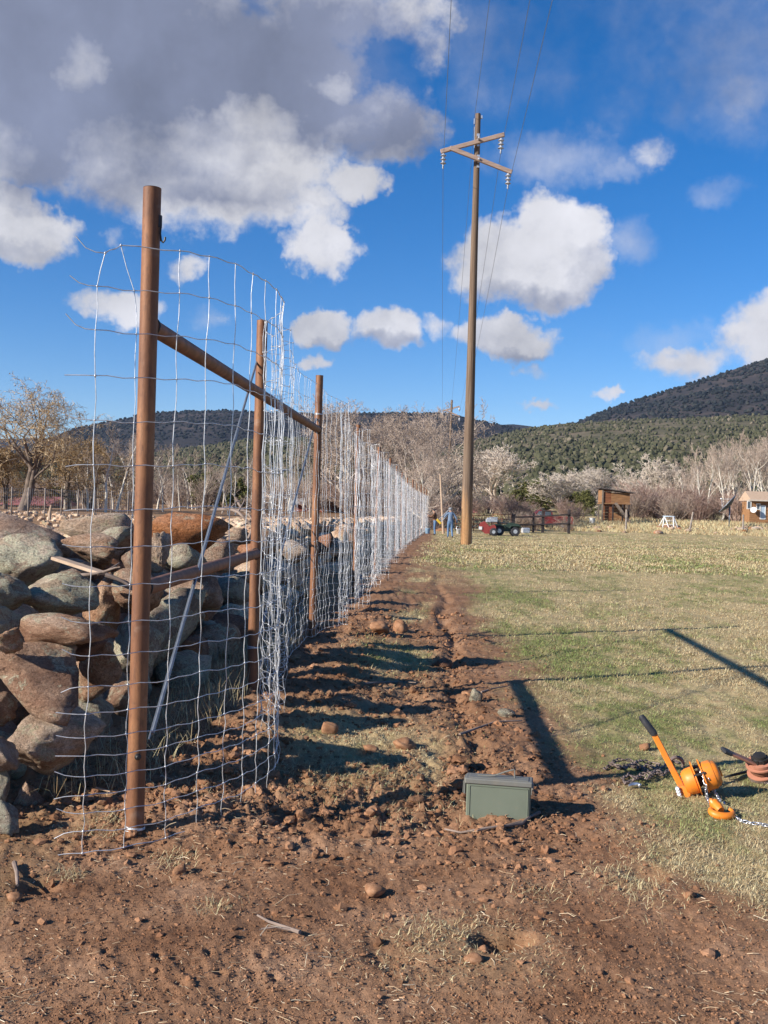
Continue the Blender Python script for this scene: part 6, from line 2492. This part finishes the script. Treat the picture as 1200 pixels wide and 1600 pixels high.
LK_OLD, LK_NEW = link_mesh(0.036, 0.023, 0.0040), link_mesh(0.030, 0.019, 0.0034)
LK_OLD.materials.append(M['chain_old'])
LK_NEW.materials.append(M['steel'])


def chain(name, pts, mesh, pitch, label, wob=0.3):
    pts = [Vector(p) for p in pts]
    root = thing(name, label, 'chain', pts[0])
    cum = [0]
    for a_, c_ in zip(pts[:-1], pts[1:]):
        cum.append(cum[-1] + (c_ - a_).length)
    n = int(cum[-1] / pitch)
    for i in range(n):
        s = (i + 0.5) * pitch
        k_ = max(j for j in range(len(cum)) if cum[j] <= s)
        k_ = min(k_, len(pts) - 2)
        t_ = (s - cum[k_]) / max(cum[k_ + 1] - cum[k_], 1e-6)
        p = pts[k_].lerp(pts[k_ + 1], t_)
        d = (pts[k_ + 1] - pts[k_]).normalized()
        a_, c_, d_ = frame_of(d)
        m = Matrix((d_, a_, c_)).transposed() @ Matrix.Rotation(math.pi / 2 * (i % 2) + math.pi / 4 + random.uniform(-wob, wob), 3, 'X')
        o = bpy.data.objects.new('link', mesh)
        COL.objects.link(o)
        o.parent = root
        o.location = p - pts[0]
        o.rotation_euler = m.to_euler()
    return root


def gp(px, py, lift=0.013):
    g_ = G(px, py)
    return Vector((g_.x, g_.y, float(gz(g_.x, g_.y)) + lift))


HDp = 5.15
uu_ = HDp / 1600
A = Vector((0.90, -0.16, 0.37)).normalized()
C0 = P(1099, 1214, HDp)
low_ = C0.z - 29 * uu_
shift = float(gz(C0.x, C0.y)) - low_ + 0.004
C0.z += shift
hoist = thing('lever_hoist', 'bright orange lever chain hoist with black grip raised, lying on the grass', 'chain hoist', (C0.x, C0.y, C0.z - 0.1))
b = MB()
b.lathe(C0 + A * (-32 * uu_), A, [(0, 8 * uu_), (0.5 * uu_, 15 * uu_), (4 * uu_, 18.5 * uu_), (9 * uu_, 20.5 * uu_), (18 * uu_, 21 * uu_), (19 * uu_, 20 * uu_)], 32)
b.build('gear_case', M['orange'], hoist, True, 35)
b = MB()
b.lathe(C0 + A * (1.5 * uu_), A, [(0, 22.5 * uu_), (13 * uu_, 22.5 * uu_), (15 * uu_, 21.8 * uu_), (15.4 * uu_, 20.8 * uu_), (20 * uu_, 19.5 * uu_), (23.5 * uu_, 15 * uu_), (24.5 * uu_, 9 * uu_), (24.7 * uu_, 8 * uu_), (27 * uu_, 7.5 * uu_), (27.3 * uu_, 2 * uu_)], 32)
b.build('brake_cover', M['orange'], hoist, True, 45)
for off_ in (-12.5, -0.8):
    b = MB()
    a_, c_, d_ = frame_of(A)
    pts = []
    for k_ in range(28):
        t_ = 2 * math.pi * k_ / 28
        rr = 26.5 * uu_ * (1 + 0.07 * math.cos(3 * t_ + 0.6))
        pts.append(C0 + A * off_ * uu_ + (a_ * math.cos(t_) + c_ * math.sin(t_)) * rr)
    b.prism(pts, A * 1.8 * uu_)
    b.build('side_plate', M['orange'], hoist)
b = MB()
for k_ in range(4):
    t_ = 2 * math.pi * k_ / 4 + 0.3
    q = C0 + A * 17 * uu_ + (a_ * math.cos(t_) + c_ * math.sin(t_)) * 16 * uu_
    b.lathe(q, A, [(0, 2.2 * uu_), (5.6 * uu_, 2.2 * uu_), (6 * uu_, 1 * uu_)], 6)
b.build('bolt_set', M['blackiron'], hoist)
b = MB()
b.lathe(C0 + A * (-11 * uu_), A, [(0, 17 * uu_), (3 * uu_, 13 * uu_), (6 * uu_, 12 * uu_), (10 * uu_, 17 * uu_)], 20)
for k_ in range(3):
    t_ = 2 * math.pi * k_ / 3 + 0.5
    q = C0 + (a_ * math.cos(t_) + c_ * math.sin(t_)) * 24 * uu_
    b.tube([q + A * (-14 * uu_), q + A * 4 * uu_], 2.2 * uu_, 8)
b.build('chain_wheel', M['blackiron'], hoist, True, 40)
b = MB()
h0 = C0 + A * (-30 * uu_) + Vector((-0.004, -0.012, -0.045))
h1, h2 = P(1022, 1147, 5.22), P(1002, 1119, 5.24)
h1.z += shift * 0.6
h2.z += shift * 0.6
hd = (h1 - h0).normalized()
e1 = hd.cross(Vector((0, 1, 0))).normalized()
e2 = hd.cross(e1)
rotm = Matrix((hd, e1, e2)).transposed()
b.box((h0 + h1) / 2, ((h1 - h0).length, 0.030, 0.016), rotm, 0.004)
b.box((h0 + h1) / 2 + e2 * -0.009, ((h1 - h0).length * 0.86, 0.012, 0.004), rotm, 0.001)
b.lathe(h0 + Vector((0, 0.018, 0)) - hd * 0.005, Vector((-0.25, -1, 0.1)), [(0, 0.034), (0.026, 0.036), (0.034, 0.030), (0.036, 0.01)], 24)
lev = b.build('lever', M['orange'], hoist, True, 35)
b = MB()
b.tube([h1 - hd * 0.006, h1 + hd * 0.006, h2 - hd * 0.01, h2 + hd * 0.004], [0.0155, 0.0185, 0.0175, 0.013], 14)
b.build('grip', M['rubber'], lev, True, 40)
b = MB()
q = h0 + Vector((-0.035, -0.01, 0.02))
for k_ in range(5):
    b.lathe(q + Vector((0.004 * k_, -0.003 * k_, -0.013 * k_)), Vector((-0.7, -0.7, 0.2)), [(0, 0.010), (0.008, 0.013), (0.012, 0.010), (0.012, 0.004)], 10)
b.build('selector_knob', M['steel'], hoist, True, 40)
# top hook of the hoist lying behind
b = MB()
q = C0 + Vector((-0.10, 0.12, 0.03))
b.tube([q + Vector((math.cos(t_) * 0.035, 0.01, math.sin(t_) * 0.035)) for t_ in np.linspace(-0.5, 4.2, 14)], [0.006, 0.008] + [0.010] * 10 + [0.008, 0.005], 8)
b.build('top_hook', M['chain_old'], hoist, True, 40)
# bottom hook
hk = gp(1128, 1277, 0.02)
hook = thing('hoist_hook', 'orange load hook on a bright steel chain in front of the hoist', 'hook', hk)
b = MB()
pts, rad = [], []
for k_ in range(18):
    t_ = math.radians(150 + 245 * k_ / 17)
    pts.append(hk + Vector((math.cos(t_) * 0.052, math.sin(t_) * 0.036 + 0.004, 0.006 + 0.012 * math.sin(t_))))
    rad.append(0.008 + 0.011 * math.sin(math.pi * min(1, (k_ + 1) / 16)))
b.tube(pts, rad, 12)
b.build('hook_body', M['orange'], hook, True, 50)
b = MB()
n0 = hk + Vector((-0.012, 0.045, 0.018))
b.lathe(n0 + Vector((0.01, -0.035, -0.01)), Vector((-0.3, 1, 0.35)), [(0, 0.018), (0.02, 0.024), (0.045, 0.022), (0.055, 0.026), (0.07, 0.018), (0.074, 0.006)], 16)
b.box(n0 + Vector((0.0, 0.018, 0.012)), (0.06, 0.026, 0.022), Matrix.Rotation(0.4, 3, 'Y'), 0.005)
b.build('swivel_block', M['orange'], hook, True, 35)
b = MB()
b.lathe(n0 + Vector((0.036, 0.012, 0.012)), (1, 0, 0.2), [(0, 0.008), (0.007, 0.008)], 8)
b.lathe(n0 + Vector((0.012, -0.01, 0.03)), (0, 0, 1), [(0, 0.007), (0.006, 0.006)], 8)
b.build('pin', M['steel'], hook, True, 40)
ce = C0 + A * (-6 * uu_)
chain('steel_chain', [ce + Vector((-0.01, -0.05, 0.05)), ce + Vector((0.005, -0.085, -0.01)), gp(1104, 1254, 0.02), gp(1112, 1264, 0.015), gp(1120, 1270, 0.03)], LK_NEW, 0.0225, 'bright steel chain running from the hoist to its hook')
chain('steel_chain', [ce + Vector((0.02, -0.08, 0.02)), gp(1113, 1243, 0.03), gp(1122, 1256, 0.03), gp(1126, 1262, 0.03)], LK_NEW, 0.0225, 'short second strand of bright chain above the orange hook')
chain('steel_chain', [gp(1147, 1279), gp(1157, 1287), gp(1172, 1291), gp(1188, 1293), gp(1205, 1299), gp(1225, 1306), gp(1250, 1308)], LK_NEW, 0.0225, 'bright steel chain trailing right from the orange hook')
heap = [(944, 1208), (955, 1201), (968, 1206), (982, 1203), (996, 1209), (1010, 1203), (1024, 1206), (1030, 1200), (1018, 1198), (1002, 1200), (988, 1208), (976, 1214), (962, 1210), (952, 1205), (966, 1200), (984, 1200), (1004, 1210), (1018, 1214), (1030, 1210),
        (1038, 1204), (1044, 1196), (1052, 1192), (1060, 1196)]
chain('rusty_chain', [gp(px, py, 0.012 + (0.022 if 8 < i < 16 else 0)) for i, (px, py) in enumerate(heap)], LK_OLD, 0.0265, 'heap of dark rusty chain left of the orange hoist', 0.8)
heap2 = [(1046, 1210), (1036, 1216), (1026, 1212), (1015, 1220), (1003, 1214), (994, 1222), (982, 1217), (972, 1224), (978, 1232), (990, 1230), (1000, 1222), (1012, 1224), (1022, 1219), (1034, 1220), (1046, 1216)]
chain('rusty_chain', [gp(px, py, 0.014 + (0.015 if i > 8 else 0)) for i, (px, py) in enumerate(heap2)], LK_OLD, 0.0265, 'nearer loop of dark rusty chain below the heap', 0.8)
b = MB()
q = gp(991, 1235, 0.016)
b.tube([q + Vector((-0.03, 0, 0)), q + Vector((-0.01, 0.012, 0.004)), q + Vector((0.015, 0.012, 0.006)), q + Vector((0.03, 0, 0.004)), q + Vector((0.02, -0.014, 0))], [0.006, 0.010, 0.011, 0.009, 0.005], 8)
tag(b.build('chain_clevis', M['steel'], None, True, 40), 'small grey metal clevis at the end of the dark chain', 'clevis')

# the faded hoist at the right edge
H2D = 5.45
u2 = H2D / 1600
A2 = Vector((-0.22, -0.30, 0.93)).normalized()
K0 = gp(1190, 1222, 0.0)
old = thing('lever_hoist', 'faded rusty orange lever hoist with black knob at the right edge', 'chain hoist', K0)
b = MB()
b.lathe(K0 + A2 * 2 * u2, A2, [(0, 14 * u2), (3 * u2, 20 * u2), (9 * u2, 20 * u2), (11 * u2, 13 * u2), (17 * u2, 12 * u2)], 24)
b.build('chain_wheel', M['chain_old'], old, True, 35)
for (h_, r_, th) in ((12, 21, 2.0), (27, 22, 2.5), (31, 19, 4)):
    b = MB()
    b.lathe(K0 + A2 * h_ * u2, A2, [(0, r_ * u2), (th * u2, r_ * u2), (th * u2 + 0.001, (r_ - 3) * u2)], 28)
    b.build('side_plate', M['orange_old'], old, True, 30)
b = MB()
b.lathe(K0 + A2 * 14 * u2, A2, [(0, 13 * u2), (3 * u2, 16 * u2), (11 * u2, 16 * u2), (14 * u2, 13 * u2)], 22)
b.build('gear_case', M['rust_dark'], old, True, 30)
b = MB()
b.lathe(K0 + A2 * 36 * u2, A2, [(0, 12 * u2), (5 * u2, 12 * u2), (6 * u2, 10 * u2), (10 * u2, 9.5 * u2), (11 * u2, 4 * u2)], 20)
a_, c_, d_ = frame_of(A2)
for k_ in range(8):
    t_ = 2 * math.pi * k_ / 8
    b.tube([K0 + A2 * 35 * u2 + (a_ * math.cos(t_) + c_ * math.sin(t_)) * 12 * u2, K0 + A2 * 42 * u2 + (a_ * math.cos(t_) + c_ * math.sin(t_)) * 11.5 * u2], 1.8 * u2, 6)
b.build('hand_knob', M['blackiron'], old, True, 40)
b = MB()
q0, q1, q2 = K0 + A2 * 31 * u2 + Vector((-0.03, -0.01, 0)), P(1140, 1176, H2D - 0.05), P(1125, 1170, H2D - 0.05)
q1.z = max(q1.z, 0.06)
hd = (q1 - q0).normalized()
e1 = hd.cross(Vector((0, -0.3, 1))).normalized()
e2 = hd.cross(e1)
b.box((q0 + q1) / 2, ((q1 - q0).length, 0.05, 0.013), Matrix((hd, e1, e2)).transposed(), 0.003)
lv2 = b.build('lever', M['orange_old'], old)
b = MB()
b.box(q1 + hd * 0.02, (0.055, 0.052, 0.02), Matrix((hd, e1, e2)).transposed(), 0.006)
b.build('grip', M['rubber'], lv2)
b = MB()
b.tube([gp(1132, 1222, 0.02), gp(1150, 1219, 0.025), gp(1172, 1216, 0.03)], [0.006, 0.008, 0.008], 8)
b.build('hook_shank', M['blackiron'], old, True)
chain('rusty_chain', [K0 + Vector((0.0, -0.03, 0.03)), gp(1196, 1226), gp(1210, 1229), gp(1235, 1224), gp(1255, 1230)], LK_OLD, 0.0265, 'dark chain leaving the faded hoist at the right edge')


# ================================================================== PEOPLE
def person(label, px, py_feet, height, joints, face_mats, yaw, group=None):
    g_ = G(px, py_feet)
    root = thing('person', label, 'person', g_, group, yaw)
    names = list(joints)
    V = [joints[n][0] for n in names]
    Rd = [joints[n][1] for n in names]
    E = [(names.index(joints[n][2]), names.index(n)) for n in names if joints[n][2]]
    me = bpy.data.meshes.new('body_cage')
    me.from_pydata(V, E, [])
    o = bpy.data.objects.new('body_cage', me)
    COL.objects.link(o)
    o.modifiers.new('skin', 'SKIN')
    for v_, rr in zip(me.skin_vertices[0].data, Rd):
        v_.radius = (rr, rr)
        v_.use_root = False
    me.skin_vertices[0].data[names.index('pelvis')].use_root = True
    sb = o.modifiers.new('sub', 'SUBSURF')
    sb.levels = sb.render_levels = 2
    bpy.context.view_layer.update()
    dg = bpy.context.evaluated_depsgraph_get()
    body = bpy.data.meshes.new_from_object(o.evaluated_get(dg))
    bpy.data.objects.remove(o)
    body.name = 'body'
    body.materials.clear()
    mats = list(dict.fromkeys(face_mats.values()))
    for m_ in mats:
        body.materials.append(M[m_])
    bones = [(Vector(V[a]), Vector(V[c]), joints[names[c]][3]) for a, c in E]
    mi = []
    for p in body.polygons:
        c = p.center
        best, bk = 9, None
        for a_, c_, reg in bones:
            d = c_ - a_
            t_ = max(0, min(1, (c - a_).dot(d) / max(d.length_squared, 1e-9)))
            dd_ = (a_ + d * t_ - c).length
            if dd_ < best:
                best, bk = dd_, reg
        mi.append(mats.index(face_mats[bk]))
    body.polygons.foreach_set('material_index', mi)
    body.polygons.foreach_set('use_smooth', [True] * len(mi))
    ob = bpy.data.objects.new('body', body)
    COL.objects.link(ob)
    ob.parent = root
    s = height / 1.78
    root.scale = (s, s, s)
    return root


def hand(J, key, wrist, d, curl, reg='skin'):
    """palm and five fingers"""
    d = Vector(d).normalized()
    a_, c_, _ = frame_of(d)
    palm = Vector(wrist) + d * 0.07
    J[key + 'palm'] = (tuple(palm), 0.034, key + 'wrist', reg)
    for k_, (o_, L_) in enumerate(((-0.030, 0.060), (-0.011, 0.072), (0.010, 0.070), (0.029, 0.055))):
        p1 = palm + a_ * o_ + d * 0.035
        p2 = p1 + d * L_ * 0.45 + c_ * curl * L_ * 0.35
        p3 = p2 + d * L_ * 0.25 + c_ * curl * L_ * 0.6
        J[f'{key}f{k_}a'] = (tuple(p1), 0.010, key + 'palm', reg)
        J[f'{key}f{k_}b'] = (tuple(p2), 0.0095, f'{key}f{k_}a', reg)
        J[f'{key}f{k_}c'] = (tuple(p3), 0.008, f'{key}f{k_}b', reg)
    t1 = Vector(wrist) + d * 0.045 - a_ * 0.040
    J[key + 'ta'] = (tuple(t1), 0.011, key + 'palm', reg)
    J[key + 'tb'] = (tuple(t1 + d * 0.035 - a_ * 0.02 + c_ * curl * 0.02), 0.009, key + 'ta', reg)


def base_joints(lleg, rleg, larm, rarm, lean=0.0, head=(0, 0.03)):
    J = {}
    J['pelvis'] = ((0, 0, 0.96), 0.150, None, 'legs')
    J['waist'] = ((0, lean * 0.3, 1.12), 0.140, 'pelvis', 'top')
    J['chest'] = ((0, lean * 0.8, 1.34), 0.165, 'waist', 'top')
    J['neck0'] = ((0, lean + 0.0, 1.49), 0.075, 'chest', 'top')
    J['neck'] = ((0, lean + 0.02, 1.54), 0.058, 'neck0', 'skin')
    J['head'] = ((head[0], lean + head[1] + 0.01, 1.64), 0.092, 'neck', 'skin')
    J['crown'] = ((head[0], lean + head[1], 1.72), 0.080, 'head', 'hair')
    J['nose'] = ((head[0], lean + head[1] + 0.11, 1.635), 0.016, 'head', 'skin')
    for sgn, key, (knee, ankle, toe), (elb, wr) in ((-1, 'l', lleg, larm), (1, 'r', rleg, rarm)):
        J[key + 'hip'] = ((sgn * 0.095, 0, 0.88), 0.105, 'pelvis', 'legs')
        J[key + 'knee'] = (knee, 0.072, key + 'hip', 'legs')
        J[key + 'ankle'] = (ankle, 0.055, key + 'knee', 'legs')
        J[key + 'toe'] = (toe, 0.042, key + 'ankle', 'boot')
        J[key + 'shoulder'] = ((sgn * 0.19, lean + 0.0, 1.42), 0.078, 'neck0', 'top')
        J[key + 'elbow'] = (elb, 0.055, key + 'shoulder', 'top')
        J[key + 'wrist'] = (wr, 0.036, key + 'elbow', 'top')
        d = Vector(wr) - Vector(elb)
        hand(J, key, wr, d, 1.0)
    return J


J = base_joints(((-0.11, 0.07, 0.50), (-0.12, -0.02, 0.10), (-0.13, 0.12, 0.045)), ((0.10, 0.02, 0.50), (0.12, -0.16, 0.12), (0.13, -0.05, 0.04)),
                ((-0.36, 0.02, 1.22), (-0.20, 0.20, 1.30)), ((0.36, -0.02, 1.16), (0.42, 0.08, 0.93)), 0.05)
w1 = person('man in blue denim seen from behind, carrying a grey and yellow tool on his shoulder', 703, 841, 1.80, J,
            {'top': 'denim_light', 'legs': 'denim', 'skin': 'skin', 'hair': 'cap_grey', 'boot': 'boot'}, 0.1)
s1 = w1.scale[0]


def at_person(w, x, y, z):
    return w.location + Matrix.Rotation(w.rotation_euler.z, 3, 'Z') @ Vector((x, y, z)) * w.scale[0]


b = MB()
q0, q1 = at_person(w1, -0.62, 0.12, 1.00), at_person(w1, 0.02, 0.06, 1.66)
dv = (q1 - q0).normalized()
e1, e2, e3 = frame_of(dv)
for o_ in (-0.09, 0.09):
    b.box((q0 + q1) / 2 + e2 * o_, ((q1 - q0).length, 0.06, 0.04), Matrix((e3, e1, e2)).transposed())
for k_ in range(5):
    b.box(q0.lerp(q1, 0.1 + 0.2 * k_), (0.04, 0.03, 0.2), Matrix((e3, e1, e2)).transposed())
tl = thing('carried_tool', 'grey slatted tool with a yellow end carried on the denim clad man\'s left shoulder', 'tool', q0)
b.build('frame', M['alu'], tl)
b = MB()
b.box(q0 - dv * 0.06, (0.14, 0.10, 0.36), Matrix((e3, e1, e2)).transposed(), 0.02)
b.build('yellow_end', M['yellow'], tl)
J = base_joints(((-0.10, 0.03, 0.50), (-0.11, -0.03, 0.10), (-0.12, 0.10, 0.045)), ((0.10, 0.06, 0.50), (0.11, 0.03, 0.10), (0.12, 0.16, 0.045)),
                ((-0.28, 0.22, 1.24), (-0.14, 0.44, 1.34)), ((0.28, 0.24, 1.20), (0.12, 0.46, 1.22)), 0.06)
w2 = person('person in brown jacket, jeans and dark cap working at the end of the fence', 679.5, 837, 1.70, J,
            {'top': 'brownjacket', 'legs': 'denim', 'skin': 'skin', 'hair': 'cap', 'boot': 'boot'}, R(80))
for w, mt in ((w1, 'cap_grey'), (w2, 'cap')):
    b = MB()
    hx, hy = 0, 0.08 if w is w1 else 0.09
    b.lathe((hx, hy, 1.69), (0, 0, 1), [(0, 0.112), (0.05, 0.108), (0.09, 0.085), (0.11, 0.04), (0.112, 0.005)], 16)
    b.box((hx, hy + 0.14, 1.70), (0.15, 0.12, 0.012), None, 0.004)
    me = bpy.data.meshes.new('cap')
    me.from_pydata(b.v, [], b.f)
    me.materials.append(M[mt])
    o = bpy.data.objects.new('cap', me)
    COL.objects.link(o)
    o.parent = w
g_ = G(668, 834)
b = MB()
b.lathe(g_, (0, 0, 1), [(0, 0.14), (0.3, 0.18), (0.34, 0.19), (0.36, 0.185), (0.36, 0.165), (0.05, 0.13)], 16)
bk_ = b.build('blue_bucket', M['bucket_blue'], None, True, 40)
tag(bk_, 'blue plastic bucket on the ground beside the person in the brown jacket', 'bucket')
g_ = G(716, 834)
b = MB()
b.lathe(g_, (0, 0, 1), [(0, 0.13), (0.3, 0.16), (0.32, 0.17), (0.34, 0.15), (0.1, 0.12)], 14)
b.tube([g_ + Vector((-0.16, 0, 0.32)), g_ + Vector((-0.1, 0, 0.48)), g_ + Vector((0.1, 0, 0.48)), g_ + Vector((0.16, 0, 0.32))], 0.01, 5)
tag(b.build('grey_bucket', M['alu'], None, True, 40), 'grey bucket with a raised handle between the walking man and the pole', 'bucket')
for q, (px, py, w_, h_, lb) in enumerate([(690, 830, 20, 13, 'heap of dug earth between the two workers'), (660, 830, 12, 12, 'heap of dug earth at the very end of the fence'), (726, 832, 14, 8, 'low earth heap left of the pole foot')]):
    g_ = G(px, py)
    me = boulder_mesh(3000 + q, 3, 0.7, 0.25)
    me.materials.append(M['clod'])
    o = bpy.data.objects.new('earth_heap', me)
    COL.objects.link(o)
    s = g_.y / 1600
    o.location = g_
    o.scale = (w_ * s * 1.4, 0.8, h_ * s * 0.9)
    tag(o, lb, 'earth heap')


# ================================================================== AIR
def haze_box():
    t = bpy.data.materials.new('thin_air_haze')
    t.use_nodes = True
    n, l = t.node_tree.nodes, t.node_tree.links
    n.clear()
    v = n.new('ShaderNodeVolumePrincipled')
    v.inputs['Color'].default_value = (0.5, 0.68, 1.0, 1)
    v.inputs['Density'].default_value = 0.00005
    v.inputs['Anisotropy'].default_value = 0.2
    o_ = n.new('ShaderNodeOutputMaterial')
    l.new(v.outputs[0], o_.inputs['Volume'])
    b = MB()
    b.box((0, 0, 125), (9600, 9600, 650))
    o = b.build('haze', t)
    o['kind'] = 'stuff'
    tag(o, 'thin bluish haze between the field and the far hills')


haze_box()
